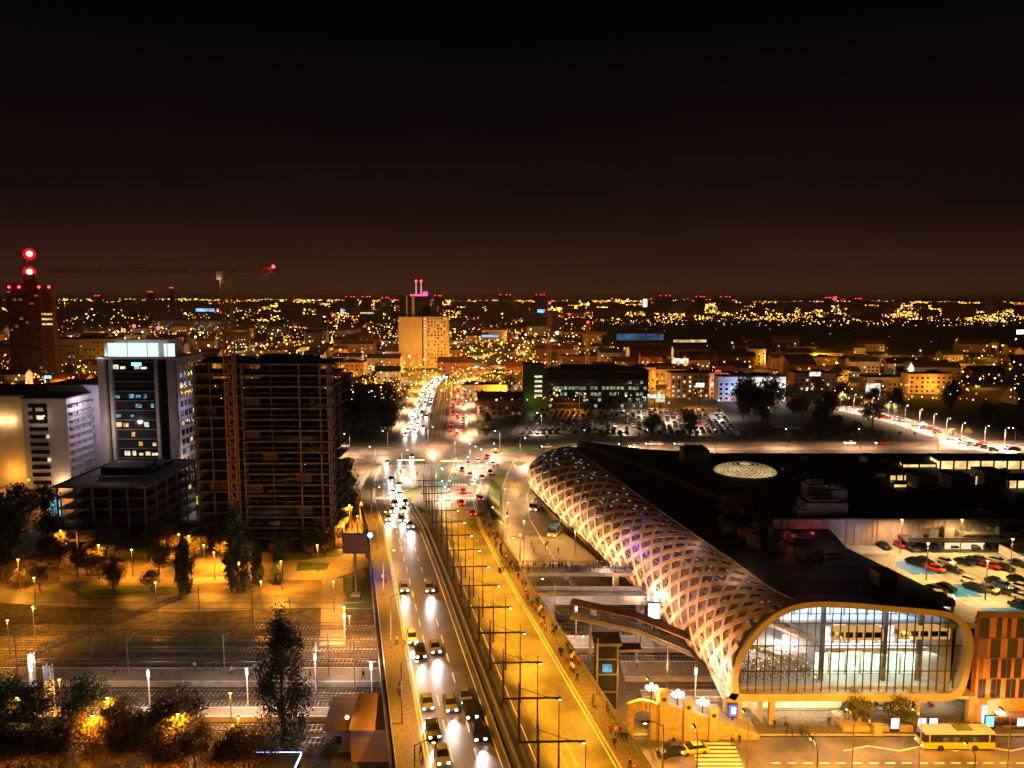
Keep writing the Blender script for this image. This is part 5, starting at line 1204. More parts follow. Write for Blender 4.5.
for x, y, c, p in ((15, 392, COOL, 5000), (60, 400, WHT, 6000), (85, 430, WHT, 9000), (100, 405, WHT, 8000), (120, 440, COOL, 9000), (75, 455, WHT, 8000), (140, 415, (.5, .75, 1), 7000), (40, 460, NA, 12000), (70, 474, NA, 14000), (10, 470, NA, 14000), (110, 474, NA, 12000)):
    put_lamp(K_na if c == NA else K_wht, (x, y, 0), rr.choice((0, math.pi)), 9, 2.2, c, p*(.9 if x > 50 else .5), 'lamp standing in the crowded far car lot' if c != NA else 'sodium lamp on the street behind the far car lot', 'car lot lamps', spot=160)
# forecourt vehicles
def bus(paint, L=12, band='dark_glass', roofm='yellow'):
    r = empty('bus', (0, 0, 0), 'bus', 'bus')
    mb = MB(); mb.hexa([(-L/2, -1.25, .35), (L/2, -1.25, .35), (L/2, 1.25, .35), (-L/2, 1.25, .35)], [(-L/2, -1.25, 1.35), (L/2, -1.25, 1.35), (L/2, 1.25, 1.35), (-L/2, 1.25, 1.35)]); mb.build('body', PAINT[paint], r)
    mb = MB(); mb.hexa([(-L/2, -1.24, 1.35), (L/2, -1.24, 1.35), (L/2, 1.24, 1.35), (-L/2, 1.24, 1.35)], [(-L/2+.2, -1.2, 2.6), (L/2-.05, -1.2, 2.6), (L/2-.05, 1.2, 2.6), (-L/2+.2, 1.2, 2.6)]); mb.build('windows', M['dark_glass'], r)
    mb = MB(); mb.box(.05, 0, 2.6, L-.3, 2.45, .35); mb.build('roof', PAINT[roofm], r); mb = MB(); mb.box(1, 0, 2.95, 2.4, 1.6, .25); mb.build('roof_unit', M['leaf_mid'], r)
    for k in range(7): mb = MB(); mb.box(-L/2+.9+k*(L-1.8)/6, -1.26, 1.35, .1, .05, 1.25); mb.build('window_post', PAINT[paint] if k in (0, 6) else M['dark_steel'], r)
    for k in (1, 2, 4): mb = MB(); mb.box(-L/2+1.9+k*(L-1.8)/6, -1.265, 1.5, 1.0, .03, .7); mb.build('lit_window', E['wind'], r)
    for x in (-L/2+2.6, L/2-3): 
        for y in (-1.2, 1.2): mb = MB(); mb.cyl((x, y-.12, .48), (x, y+.12, .48), .48, n=14); mb.build('wheel', M['rubber'], r)
    for y in (-.9, .9): mb = MB(); mb.box(-L/2-.02, y, .6, .1, .3, .2); mb.build('headlight', E['warm'], r); mb = MB(); mb.box(L/2+.02, y, .7, .08, .25, .3); mb.build('taillight', M['brick'], r)
    return r
KB = Kind(bus('yellow', 10.8, roofm='silver')); KB.put((67.3, 111.8, -.02), 0, 'yellow city bus with dark windows driving in front of the shopping hall', None)
KB2 = Kind(bus('white', 7, roofm='white')); KB2.put(P(536, 509, 0), 1.25, 'white minibus on the forecourt beside the far end of the lattice wall', None)
KB3 = Kind(bus('yellow', 8, roofm='blue')); KB3.put(P(556, 534, 0), 1.2, 'green and yellow minibus with blue roof on the forecourt by the lattice wall', None)
q = P(690, 757, -.02); KP_y = Kind(car('yellow')); KP_y.put(q+Vector((.8, 1.2, 0)), -math.pi/2+.2, 'yellow-lit pale car standing at the zebra crossing', None)  # pale car; the yellow street light on it is put into the paint
KP['black'].put(q+Vector((-2.7, .6, 0)), -math.pi/2+.3, 'dark car right behind the pale car at the zebra crossing', None)
for px, py, p, c in ((540, 516, 900, (.8, 1, .7)), (560, 540, 1100, (.8, 1, .6)), (575, 556, 700, (1, .8, .55)), (530, 498, 900, (.9, 1, .8)), (515, 484, 1800, (1, .62, .35)), (508, 525, 1800, (1, .62, .35)), (524, 545, 1500, (1, .66, .4)), (507, 540, 1500, (1, .68, .4)), (505, 510, 1500, (1, .66, .4)), (520, 560, 700, (1, .6, .3))):
    put_lamp(K_post, P(px, py, 0), 0, 7, 0, (c[0], c[1]*.85, c[2]*.6), p*4, 'lamp post on the forecourt between the bridge and the lattice wall', 'forecourt lamp posts', spot=160)
for px, py, p in ((460, 0, 0),): pass
# plaza lamps in front of the hall
for i, (x, y) in enumerate(((21, 112.5), (33, 103), (48, 103.5), (57.5, 103.5), (70, 103.5), (86, 103.5), (40, 96), (60, 95), (25, 99))):
    o = put_lamp(K_na, (x, y, .0), math.pi/2, 9, 2.2, NA2, 0, 'sodium lamp on a pale pole along the street in front of the shopping hall', 'front street lamps', spot=165)
    light('lamp_light', 'POINT', (2.2, 0, 8.6), (1, .41, .03), 3000, o, size=.25)
# bus shelters, light boxes, planters
def shelter(L=6):
    r = empty('bus_shelter', (0, 0, 0), 's', 'bus shelter'); mb = MB(); mb.box(0, 0, 2.5, L, 1.8, .2); mb.build('roof', M['brown_wall'], r)
    for x in (-L/2+.3, 0, L/2-.3): mb = MB(); mb.box(x, .7, 0, .12, .12, 2.5); mb.build('post', M['dark_steel'], r)
    mb = MB(); mb.box(0, .78, .4, L-.6, .04, 2); mb.build('pane', M['glass'], r); mb = MB(); mb.box(0, .3, .45, 3, .45, .08); mb.build('bench', M['wood'], r); return r
KS = Kind(shelter()); KS.put((79, 116, .1), 0, 'brown-roofed bus shelter behind the yellow bus, near the entrance', None)
KS2 = Kind(shelter(9))
for (px, py) in ((414, 466), (452, 467)):
    p = onroad(px, py); o = KS2.put(p, math.pi/2*0, 'tram stop shelter with a lit golden roof edge at the junction, '+('left-hand one' if px < 430 else 'right-hand one'), 'tram stop shelters'); light('shelter_light', 'POINT', (0, -1.4, 3.4), (1, .6, .2), 900, o, size=.2)
    mb = MB(); mb.box(0, -.95, 2.45, 8.6, .12, .35); mb.build('roof_light', em('shelter_glow', (1, .62, .2), 4), o)
def lbox(c): 
    r = empty('light_box', (0, 0, 0), 'l', 'advertising light box'); mb = MB(); mb.box(0, 0, 0, 1.5, .3, .5); mb.box(0, 0, .5, 1.5, .24, 1.9); mb.build('case', M['dark_steel'], r); mb = MB(); mb.box(0, -.14, .6, 1.25, .05, 1.7); mb.build('panel', em('box_'+c, dict(a=(.95, .9, 1), b=(.55, .65, 1), c=(.2, .8, .85), d=(1, .55, .75))[c], 2.2), r); return r
for x, y, c, lab in ((60.0, 115.6, 'd', 'pink-lit light box on the kerb left of the bus'), (64.2, 115.6, 'a', 'white lit box behind the bus'), (66, 115.6, 'b', 'pale blue lit box behind the bus, right of the white one'), (75.2, 116.2, 'c', 'turquoise lit box at the left end of the bus shelter'), (80.3, 116.4, 'a', 'white lit box inside the bus shelter'), (82.2, 116.4, 'b', 'pale blue lit box inside the bus shelter')):
    Kind(lbox(c)).put((x, y, .1), 0, lab, None)
mb = MB(); mb.box(76.5, 117.7, 1.2, 1.6, .2, 3); o = tag(mb.build('lit_poster', [em('poster_gold', (1, .6, .2), 1.2)]), 'gold framed lit poster on the wall beside the entrance', 'poster')
mb = MB(); mb.prism([(52.0, 115.6), (63, 115.6), (63, 116.3), (55.6, 117), (55.6, 120.5), (52.0, 120.5)], .1, .9); tag(mb.build('planter', M['brass']), 'low yellow-lit planter wall holding the two round bushes', 'planter')
mb = MB(); mb.box(0, 0, 0, 1.3, 1, .2); mb.box(0, 0, .2, 1.2, .9, 1.3); mb.box(0, 0, 1.5, 1.35, 1.05, .12); o = mb.build('kiosk', M['brass']); o.location = (57, 114.9, .1); tag(o, 'small yellow kiosk cabinet in front of the planter', 'cabinet')
# ------------------------------------------------------------------ people
def person(coat, trousers, skin_, stride):
    b = bpy.data.meshes.new('person'); h = []
    V = [(0, 0, .95), (0, 0, 1.2), (0, 0, 1.42), (0, -.01, 1.52), (0, -.03, 1.64), (0, -.03, 1.76),
         (.1, 0, .9), (.11, -stride, .5), (.11, -stride*.8, .08), (.11, -stride*.8-.16, .04),
         (-.1, 0, .9), (-.11, stride*.8, .5), (-.11, stride*1.5, .1), (-.11, stride*1.5-.15, .05),
         (.2, 0, 1.4), (.26, stride*.5, 1.15), (.27, stride*.2-.06, .92), (.26, stride*.2-.1, .82),
         (-.2, 0, 1.4), (-.26, -stride*.5, 1.15), (-.27, -stride*.6-.06, .92), (-.26, -stride*.6-.1, .82)]
    Ed = [(0, 1), (1, 2), (2, 3), (3, 4), (4, 5), (0, 6), (6, 7), (7, 8), (8, 9), (0, 10), (10, 11), (11, 12), (12, 13), (2, 14), (14, 15), (15, 16), (16, 17), (2, 18), (18, 19), (19, 20), (20, 21)]
    Rd = [.16, .15, .15, .065, .1, .085, .1, .07, .05, .045, .1, .07, .05, .045, .075, .05, .04, .04, .075, .05, .04, .04]
    b.from_pydata(V, Ed, []); o = bpy.data.objects.new('person', b); col.objects.link(o)
    md = o.modifiers.new('skin', 'SKIN'); 
    for i, r_ in enumerate(Rd): b.skin_vertices[0].data[i].radius = (r_, r_*.8 if i < 3 else r_)
    b.skin_vertices[0].data[0].use_root = True
    s2 = o.modifiers.new('sub', 'SUBSURF'); s2.levels = 1
    dg = bpy.context.evaluated_depsgraph_get(); dg.update(); me = bpy.data.meshes.new_from_object(o.evaluated_get(dg))
    bpy.data.objects.remove(o); me.name = 'person'
    for m_ in (coat, trousers, skin_): me.materials.append(m_)
    for p in me.polygons: z = p.center.z; p.material_index = 1 if z < .88 else (2 if z > 1.5 or (z < .88 and abs(p.center.x) > .22) else 0); p.use_smooth = True
    o = bpy.data.objects.new('person', me); col.objects.link(o); tag(o, 'person', 'person')
    mb = MB(); mb.ball((0, .0, 1.72), .115, n=8, k=6, sz=.85); mb.build('hair', M['rubber'], o, True)
    return o
skin_m = mat('skin', (.5, .32, .24), .6, var=.05)
cl = dict(dark=mat('dark_coat', (.02, .02, .025), .9), grey=mat('grey_coat', (.12, .12, .13), .9), red=mat('red_coat', (.35, .03, .02), .9), light=mat('light_coat', (.45, .42, .38), .9))
KPp = {n: Kind(person(c, cl['dark'], skin_m, s)) for (n, c), s in zip(cl.items(), (.16, .05, .12, .18))}
def people(spots, where, grp):
    for p, r_ in spots: n = rr.choice(('dark', 'dark', 'grey', 'dark', 'red', 'light')); KPp[n].put(p, r_, 'person in a '+n+' coat '+where, grp, rr.uniform(.94, 1.05))
sp = []
for k in range(74):
    Y = rr.choice((rr.uniform(82, 110), rr.uniform(110, 200), rr.uniform(118, 150), rr.uniform(150, 212))); s_ = station(Y)[2]; sp.append((road(Y, rr.uniform(s_[4]+.8, s_[5]-.5), .12), rr.choice((.2, 3.3))+rr.uniform(-.4, .4)))
people(sp, 'walking on the crowded right pavement of the bridge', 'pedestrians on the right bridge pavement')
people([((rr.uniform(-1, 26), 167+rr.uniform(-1.8, 1.8), 8), rr.choice((1.5, -1.5))) for k in range(48)], 'on the footbridge to the shopping hall', 'people on the footbridge')
people([(onroad(px, py)+Vector((0, 0, .11)), 1) for px, py in ((382, 582), (386, 583), (397, 645), (400, 692), (400, 696), (404, 650), (421, 757))], 'on the left pavement of the bridge', 'people on the left bridge pavement')
people([(onroad(px, py)+Vector((0, 0, .1)), rr.uniform(0, 6)) for px, py in ((477, 500), (480, 497), (479, 505), (481, 510), (484, 490), (490, 478), (494, 470), (410, 480), (413, 484), (450, 482), (447, 490), (455, 477), (452, 486), (417, 476))], 'waiting at the junction', 'people at the junction')
people([((rr.uniform(36, 100), rr.uniform(115.6, 117.4), .1), rr.uniform(0, 6)) for k in range(12)], 'on the plaza before the shopping hall', 'people on the plaza')
people([(P(rr.uniform(640, 760), rr.uniform(743, 748), .0), rr.uniform(0, 6)) for k in range(3)], 'at the foot of the arched wall', 'people by the arched wall')
people([((rr.uniform(74, 84), rr.uniform(116, 117.5), .1), rr.uniform(0, 6)) for k in range(7)], 'by the bright entrance', 'people by the entrance')
people([((rr.uniform(-76, -18), rr.uniform(131, 134.5), .85), rr.uniform(0, 6)) for k in range(14)], 'waiting on the left platform', 'people on the left platform')
people([((rr.uniform(20, 50), rr.uniform(133, 137.5), .85), rr.uniform(0, 6)) for k in range(8)], 'waiting on the platform by the stairs', 'people on the stair platform')
people([((rr.uniform(-4, 16), rr.uniform(185, 240), .02), rr.uniform(0, 6)) for k in range(14)], 'crossing the forecourt', 'people on the forecourt')
# bicycles on the plaza
def bike():
    r = empty('bicycle', (0, 0, 0), 'b', 'bicycle')
    for x in (-.52, .52):
        mb = MB()
        for k in range(14): a, b = k*2*math.pi/14, (k+1)*2*math.pi/14; mb.bar((x+.34*math.cos(a), 0, .35+.34*math.sin(a)), (x+.34*math.cos(b), 0, .35+.34*math.sin(b)), .05)
        mb.build('wheel', M['rubber'], r)
    mb = MB()
    for a, b in (((-.52, 0, .35), (-.1, 0, .32)), ((-.1, 0, .32), (.35, 0, .85)), ((-.1, 0, .32), (-.22, 0, .85)), ((-.22, 0, .8), (.35, 0, .85)), ((.35, 0, .95), (.52, 0, .35)), ((-.22, 0, .8), (-.52, 0, .35))): mb.bar(a, b, .045)
    mb.build('frame', M['dark_steel'], r); mb = MB(); mb.box(-.24, 0, .86, .26, .14, .07); mb.build('saddle', M['rubber'], r); mb = MB(); mb.bar((.36, -.28, 1), (.36, .28, 1), .04); mb.build('handlebar', M['dark_steel'], r); return r
KK = Kind(bike())
for k in range(9): KK.put((44.2+rr.uniform(-1.6, 3), 113.4+2*rr.random()-.3+.5, .1 if True else 0), 1.4+rr.uniform(-.3, .3), 'bicycle in the parked cluster on the plaza before the glass front', 'bicycles on the plaza')
# ------------------------------------------------------------------ trees
def crown(mb, rnd, c, rx, rz, nl, ls, nb, m=(0,), hollow=.35, up=0):
    c = Vector(c); blobs = []
    for k in range(nb):
        d = Vector((rnd.gauss(0, 1), rnd.gauss(0, 1), rnd.gauss(0, 1))).normalized(); r_ = rnd.uniform(.35, .8)
        blobs.append((c+Vector((d.x*rx*r_, d.y*rx*r_, d.z*rz*r_)), rnd.uniform(.22, .42)*rx, rnd.choice(m)))
    for k in range(nl):
        b, br, mm = blobs[k % nb]; d = Vector((rnd.gauss(0, 1), rnd.gauss(0, 1), rnd.gauss(0, 1))).normalized()
        p = b+d*br*rnd.uniform(.6, 1.15)*(1, 1)[0]; p.z = b.z+(p.z-b.z)*min(1.6, rz/rx)
        a = Vector((rnd.gauss(0, 1), rnd.gauss(0, 1), rnd.gauss(0, 1))).normalized()*ls; e = a.cross(Vector((rnd.gauss(0, 1), rnd.gauss(0, 1), rnd.gauss(0, 1)))).normalized()*ls*.7
        mb.quad(p-a*.5, p+e*.5, p+a*.5, p-e*.5, rnd.choice(m) if rnd.random() < .25 else mm)
def tree(h, rx, nl, ls, nb, mats, seed, th=.2, label='t', cat='tree', name='broadleaf_tree', poplar=False):
    rnd = random.Random(seed); r = empty(name, (0, 0, 0), label, cat)
    mb = MB(); t0 = h*th; mb.cyl((0, 0, -.1), (0, 0, t0), h*.022+.06, h*.016+.03, 8); mb.cyl((0, 0, t0), (rnd.uniform(-.3, .3), 0, h*.86), h*.016+.03, .03, 7)
    for k in range(9 if not poplar else 22):
        z = rnd.uniform(t0*.75, h*.7); a = rnd.uniform(0, 6.28); l = rx*rnd.uniform(.5, .95); rise = rnd.uniform(.4, .9)*l*(1 if not poplar else 2.6)
        mb.cyl((0, 0, z), (l*math.cos(a), l*math.sin(a), z+rise), h*.008+.02, .015, 5)
    mb.build('trunk', M['bark'], r)
    mb = MB(); crown(mb, rnd, (0, 0, h*(1+th)/2), rx, h*(1-th)/2, nl, ls, nb, range(len(mats)))
    mb.build('crown', [M[x] for x in mats], r, normals=False); return r
KT = [Kind(tree(11, 4.2, 2400, .5, 26, ('leaf_dark', 'leaf_mid'), 1)), Kind(tree(10, 4.4, 1900, .5, 22, ('leaf_mid', 'leaf_gold'), 2)), Kind(tree(8.5, 3.4, 900, .42, 18, ('leaf_gold', 'leaf_mid'), 3)), Kind(tree(12, 5, 2600, .55, 30, ('leaf_dark', 'leaf_dark', 'leaf_mid'), 4))]
def put_tree(k, p, lab, grp, s=1): KT[k].put(p, rr.uniform(0, 6.28), lab, grp, (s*rr.uniform(.9, 1.1), s*rr.uniform(.9, 1.1), s))
# park row
for i in range(60):
    px = rr.uniform(-30, 250) if i > 5 else rr.uniform(270, 330); py = rr.choice((rr.uniform(548, 566), rr.uniform(560, 592))) if px < 240 else rr.uniform(552, 560)
    if 165 < px < 240 and py > 565: py = 553
    k = rr.choice((0, 1, 2, 1, 2, 3)); put_tree(k, P(px, py, 0), ['dark green', 'olive and golden', 'small golden', 'broad dark'][k]+' tree in the lit park below the unfinished blocks', 'park trees', rr.uniform(.5, .85))
for px, py, s in ((-6, 545, 1.3), (12, 560, 1.2), (-10, 580, 1.1), (45, 520, 1.0), (20, 530, 1.2), (52, 548, .9)): put_tree(3, P(px, py, 0), 'large dark tree at the far left of the park', 'park trees', s)
def pop(h, rx, nl, seed, label, ls=.42):
    rnd = random.Random(seed); r = empty('poplar_tree', (0, 0, 0), label, 'tree')
    mb = MB(); mb.cyl((0, 0, -.1), (0, 0, h*.9), .38*h/20, .05, 8)
    for k in range(60):
        z = h*rnd.uniform(.1, .85); a = rnd.uniform(0, 6.28); l = rx*rnd.uniform(.4, .9)*(1-z/h*.4); mb.cyl((0, 0, z), (l*math.cos(a), l*math.sin(a), z+l*rnd.uniform(1.4, 2.6)), .07, .015, 4)
    mb.build('trunk', M['bark'], r); mb = MB()
    br = []
    for k in range(90): t = rnd.uniform(.06, .97); a = rnd.uniform(0, 6.28); ww = rx*(math.sin(math.pi*min(1, t*.86+.12))**.7)*rnd.uniform(.3, .95); br.append((Vector((ww*math.cos(a), ww*math.sin(a), h*t)), rnd.uniform(.3, .62)*rx*.6, rnd.choice((0, 0, 1))))
    for k in range(nl):
        b, s, m_ = br[k % 90]; d = Vector((rnd.gauss(0, .5), rnd.gauss(0, .5), rnd.gauss(0, 1.3))); p = b+d*s*.8
        a = Vector((rnd.gauss(0, 1), rnd.gauss(0, 1), rnd.gauss(0, 1))).normalized()*ls; e = a.cross(Vector((rnd.gauss(0, 1), rnd.gauss(0, 1), rnd.gauss(0, 1)))).normalized()*ls*.7
        mb.quad(p-a*.5, p+e*.5, p+a*.5, p-e*.5, m_)
    mb.build('crown', [M['leaf_dark'], M['leaf_mid']], r, normals=False); return r
z20 = PY(284, 612, 110).z
Kind(pop(z20-.3, 4.1, 10500, 5, 'p', .36)).put(P(284, 758, 0), 0, 'tall near poplar standing in front of the platforms, left of the bridge', None)
K_pop = Kind(pop(16, 2.5, 8000, 6, 'p', .5))
K_pop.put(P(238, 592, 0), 1, 'tall dark poplar in front of the crane, beside the unfinished tower', None, (1.15, 1.15, 1.28)); K_pop.put(P(185, 594, 0), 2, 'shorter dark poplar between park lamps, left of the crane', None, .82); K_pop.put(P(279, 584, 0), 3, 'small slim poplar in front of the unfinished tower', None, (.6, .6, .62)); K_pop.put(P(258, 585, 0), 4, 'thin low poplar right of the tallest dark poplar', None, (.6, .6, .6))
# bottom-left trees
K_near = [Kind(tree(10, 4.2, 4600, .34, 40, ('leaf_dark', 'leaf_mid'), 31)), Kind(tree(9, 4.2, 4200, .34, 38, ('leaf_mid', 'leaf_gold'), 32)), Kind(tree(8, 3.8, 3600, .32, 34, ('leaf_gold', 'leaf_gold', 'leaf_mid'), 33))]
for i, (px, py, k, s) in enumerate(((5, 745, 0, 1.15), (35, 735, 0, .9), (85, 735, 0, 1.0), (110, 752, 2, 1.0), (65, 762, 1, .8), (135, 757, 2, .95), (180, 752, 1, 1.15), (160, 770, 2, .8), (243, 772, 2, 1.0), (215, 775, 1, .7), (20, 775, 2, .9), (-10, 765, 1, 1), (95, 775, 2, .7), (305, 775, 1, .5), (330, 765, 0, .4), (50, 778, 1, 1), (75, 748, 2, .7), (125, 775, 1, .9), (150, 745, 2, .6), (195, 768, 1, .8), (0, 790, 2, 1), (170, 790, 2, 1), (235, 790, 2, 1), (120, 740, 0, .7), (260, 775, 2, .8))):
    K_near[k].put(P(px, py, 0), i, ['dark green', 'olive leaved', 'golden autumn'][k]+' tree in the clump along the bottom left edge, by the lowest track', 'bottom trees', s)
# trees by the junction, along the avenue and cross street
for i in range(36):
    px, py = rr.uniform(338, 395), rr.uniform(405, 442)
    put_tree(rr.choice((0, 3, 3)), P(px, py, 0), 'dark tree of the roadside wood', 'avenue wood trees', rr.uniform(.9, 1.5))
for px, py in ((345, 478), (350, 486), (345, 495), (352, 500), (342, 505), (348, 512), (350, 470), (341, 512)): put_tree(0, P(px, py+8, 0), 'green tree between the unfinished tower and the bridge', 'corner trees', rr.uniform(.5, .8))
for i in range(40):
    Y = 372+i*5; 
    if rr.random() < .75: put_tree(rr.choice((0, 1, 2)), north(Y, rr.choice((-26, 25))+rr.uniform(-3, 3), 0), 'roadside tree along the distant avenue', 'avenue roadside trees', rr.uniform(.45, .8))
for i in range(34): put_tree(rr.choice((1, 2)), (8+i*9+rr.uniform(-1, 1), 367+i*.4, 0), 'young olive tree in the row behind the cross street', 'cross street trees', rr.uniform(.3, .45))
for i in range(30): px, py = rr.uniform(735, 900), rr.uniform(395, 440); put_tree(rr.choice((0, 3, 1)), P(px, py, 0), 'dark tree on the slope behind the cross street', 'slope trees', rr.uniform(.8, 1.5))
for px, py, s in ((748, 412, 2.0), (773, 413, 1.9), (740, 415, 1.5), (653, 437, 1.1), (690, 438, 1.2), (855, 440, .8), (810, 441, .8)): put_tree(3, P(px, py, 0), 'tall dark tree beyond the cross street', 'slope trees', s)
def bush(r0, seed):
    rnd = random.Random(seed); r = empty('round_bush', (0, 0, 0), 'b', 'bush'); mb = MB(); mb.cyl((0, 0, 0), (0, 0, r0*1.2), .12, .05, 6)
    for k in range(6): a = k; mb.cyl((0, 0, .3), (r0*.6*math.cos(a), r0*.6*math.sin(a), r0*1.2), .06, .02, 4)
    mb.build('stem', M['bark'], r); mb = MB(); crown(mb, rnd, (0, 0, r0*1.05), r0, r0*.8, 2600, .24, 30, (0, 1)); mb.build('crown', [M['leaf_dark'], M['leaf_mid']], r, normals=False); return r
KBh = Kind(bush(2.3, 3))
KBh.root.scale = (1.2,)*3; KBh.put((54.6, 117.2, .6), 0, 'round bush in the planter under the glass front, left-hand one', 'planter bushes', 1.25); KBh.put((61.5, 117.2, .1), 2, 'round bush under the glass front nearer the entrance, right-hand one', 'planter bushes', 1.35)
# ------------------------------------------------------------------ the city beyond
rr = random.Random(77)
WIN = {}
def wproto(k):
    if k not in WIN:
        mb = MB(); mb.box(0, 0, 0, 1, .12, 1); me = bpy.data.meshes.new('window'); me.from_pydata(mb.v, [], mb.f); me.materials.append(E[k] if k in E else M[k]); WIN[k] = me
    return WIN[k]
def house(p, W_, D_, H_, mk, lit, roofk, label, group, wk=('win', 'winw', 'wind'), rz=0., cat='building', name='city_building'):
    b = empty(name, p, label, cat, group, rz)
    mb = MB(); mb.box(0, D_/2, -.1, W_, D_, H_+.1)
    if roofk != 'flat': mb.hexa([(-W_/2, 0, H_), (W_/2, 0, H_), (W_/2, D_, H_), (-W_/2, D_, H_)], [(-W_/2, D_/2-.1, H_+D_*.3), (W_/2, D_/2-.1, H_+D_*.3), (W_/2, D_/2+.1, H_+D_*.3), (-W_/2, D_/2+.1, H_+D_*.3)])
    mb.build('wall', M[mk], b)
    mb = MB()
    if roofk == 'flat': mb.box(0, D_/2, H_, W_+.6, D_+.6, .5); mb.box(W_*.15, D_/2, H_+.5, W_*.25, D_*.35, 1.8)
    else:
        zt_ = H_+D_*.3; e = .25
        for s in (0, 1):
            y0, y1 = (-.5, D_/2) if s == 0 else (D_+.5, D_/2)
            mb.hexa([(-W_/2-.4, y0, H_-.1), (W_/2+.4, y0, H_-.1), (W_/2+.4, y1, zt_+.05), (-W_/2-.4, y1, zt_+.05)], [(-W_/2-.4, y0, H_+.2), (W_/2+.4, y0, H_+.2), (W_/2+.4, y1, zt_+.4), (-W_/2-.4, y1, zt_+.4)])
        mb.box(W_*.25, D_*.35, zt_-1, .9, .9, 2)
    mb.build('roof', M[roofk if roofk != 'flat' else 'roof_grey'], b)
    nx, nz = max(1, int(W_/3.6)), max(1, int((H_-1)/3.1)); cells = [(i, j) for i in range(nx) for j in range(nz)]; rr.shuffle(cells)
    n = min(len(cells), 60 if group is None else 16)
    for i, j in cells[:n]:
        k = rr.choice(wk) if rr.random() < lit else 'dark_glass'
        o = bpy.data.objects.new('window', wproto(k)); col.objects.link(o); o.parent = b; o.location = (-W_/2+(i+.5)*W_/nx, -.08, 1.1+j*3.1); o.scale = (1.5, 1, 1.5)
    return b
taken = []
def free(x, y, r):
    for a, b, c in taken:
        if abs(a-x) < r+c and abs(b-y) < (r+c)*.8: return False
    return True
def reserve(x, y, r): taken.append((x, y, r))
for (x, y, r) in ((-60, 300, 60), (70, 200, 70), (150, 200, 80), (70, 420, 75), (-90, 215, 70)): pass
def clear_of_roads(x, y, r):
    if y < 375: return False
    if y < 1700 and abs(x-north(y).x) < 26+r: return False
    if -30 < x < 150 and y < 485: return False
    px, py = pix((x, y, 0))
    if 735 < px < 1024+20 and 392 < py < 450 and abs((px-850)*.42+408-py) < 26+r*.4: return False
    return True
for o in (ht, go, rt): reserve(o.location.x+25, o.location.y+10, 32)
for ttt in bpy.data.objects:
    if ttt.get('group') in ('avenue wood trees', 'slope trees'): reserve(ttt.location.x, ttt.location.y, 3)
# landmark buildings first
LM = [(657, 385, 600, 42, 14, 12, 'cream_wall', .9, 'flat', 'amber-lit block with rows of glowing windows left of the bright white sign', ('win',)),
      (635, 372, 560, 30, 14, 17, 'brown_wall', .6, 'flat', 'amber-windowed block behind the green glass office', ('win',)),
      (690, 385, 520, 26, 14, 17, 'cream_wall', .5, 'flat', 'cream corner block with a bright white upper sign', ('winw', 'win')),
      (715, 385, 530, 22, 14, 16, 'pink_roof', .4, 'flat', 'pinkish block between the bright sign and the white gridded block', ('wind',)),
      (752, 388, 505, 44, 12, 16, 'white_wall', .1, 'flat', 'white gridded office block beyond the dark trees', ('dark_glass',)),
      (740, 391, 508, 10, 12, 17, 'white_wall', .1, 'flat', 'bluish white end tower of the gridded office block', ('dark_glass',)),
      (815, 382, 560, 30, 14, 13, 'brown_wall', .5, 'flat', 'brown block with a bright pair of windows, right of the white gridded block', ('winw',)),
      (905, 385, 560, 55, 14, 10, 'cream_wall', .3, 'flat', 'long amber-lit low block beside the bright white billboard', ('win', 'wind')),
      (930, 390, 545, 30, 12, 14, 'cream_wall', .3, 'flat', 'amber gabled block right of the bright white billboard', ('win', 'wind')),
      (300, 358, 640, 60, 16, 15, 'cream_wall', .3, 'flat', 'long pale building with a row of white roof lamps behind the unfinished tower', ('wind', 'win')),
      (345, 358, 640, 30, 16, 14, 'pink_roof', .3, 'flat', 'pinkish row building behind the unfinished tower', ('win', 'wind')),
      (100, 362, 400, 16, 10, 25, 'brown_wall', .7, 'flat', 'brown block with columns of small lit windows just left of the office tower', ('win', 'win', 'wind')),
      (50, 370, 390, 44, 16, 19, 'brown_wall', .15, 'flat', 'long dark brown building behind the white apartments', ('wind',)),
      (20, 385, 360, 38, 14, 17, 'cream_wall', .2, 'flat', 'amber-lit low building at the far left behind the white apartments', ('wind',)),
      (75, 345, 700, 60, 30, 30, 'grey_wall', .1, 'flat', 'pale blue-grey glass block far behind the white apartments', ('winb',)),
      (165, 318, 900, 22, 20, 20, 'white_wall', .5, 'flat', 'floodlit pink and white old building behind the office tower', ('win', 'winw')),
      (190, 300, 1500, 150, 30, 22, 'white_wall', .95, 'flat', 'distant long building with a row of bluish white lights behind the crane', ('winw', 'winb')),
      (455, 366, 660, 30, 14, 12, 'brown_wall', .4, 'tile_roof', 'dark-roofed block right of the hotel tower', ('win', 'wind')),
      (500, 410, 440, 26, 14, 9, 'brown_wall', .2, 'tile_roof', 'low dark house right of the avenue near the junction', ('wind',)),
      (485, 392, 520, 30, 14, 9, 'cream_wall', .3, 'flat', 'low amber-lit shed on the right side of the avenue', ('win',)),
      (210, 372, 350, 30, 18, 14, 'grey_wall', .1, 'flat', 'dark flat building between the office tower and the unfinished tower', ('wind',))]
for (px, pyb, Y, W_, D_, H_, mk, lit, rk, lab, wk) in LM:
    if Y < 100: continue
    x = PY(px, pyb, Y).x
    house((x, Y, 0), W_, D_, H_, mk, lit, rk, lab, None, wk); reserve(x, Y+D_/2, W_*.55)
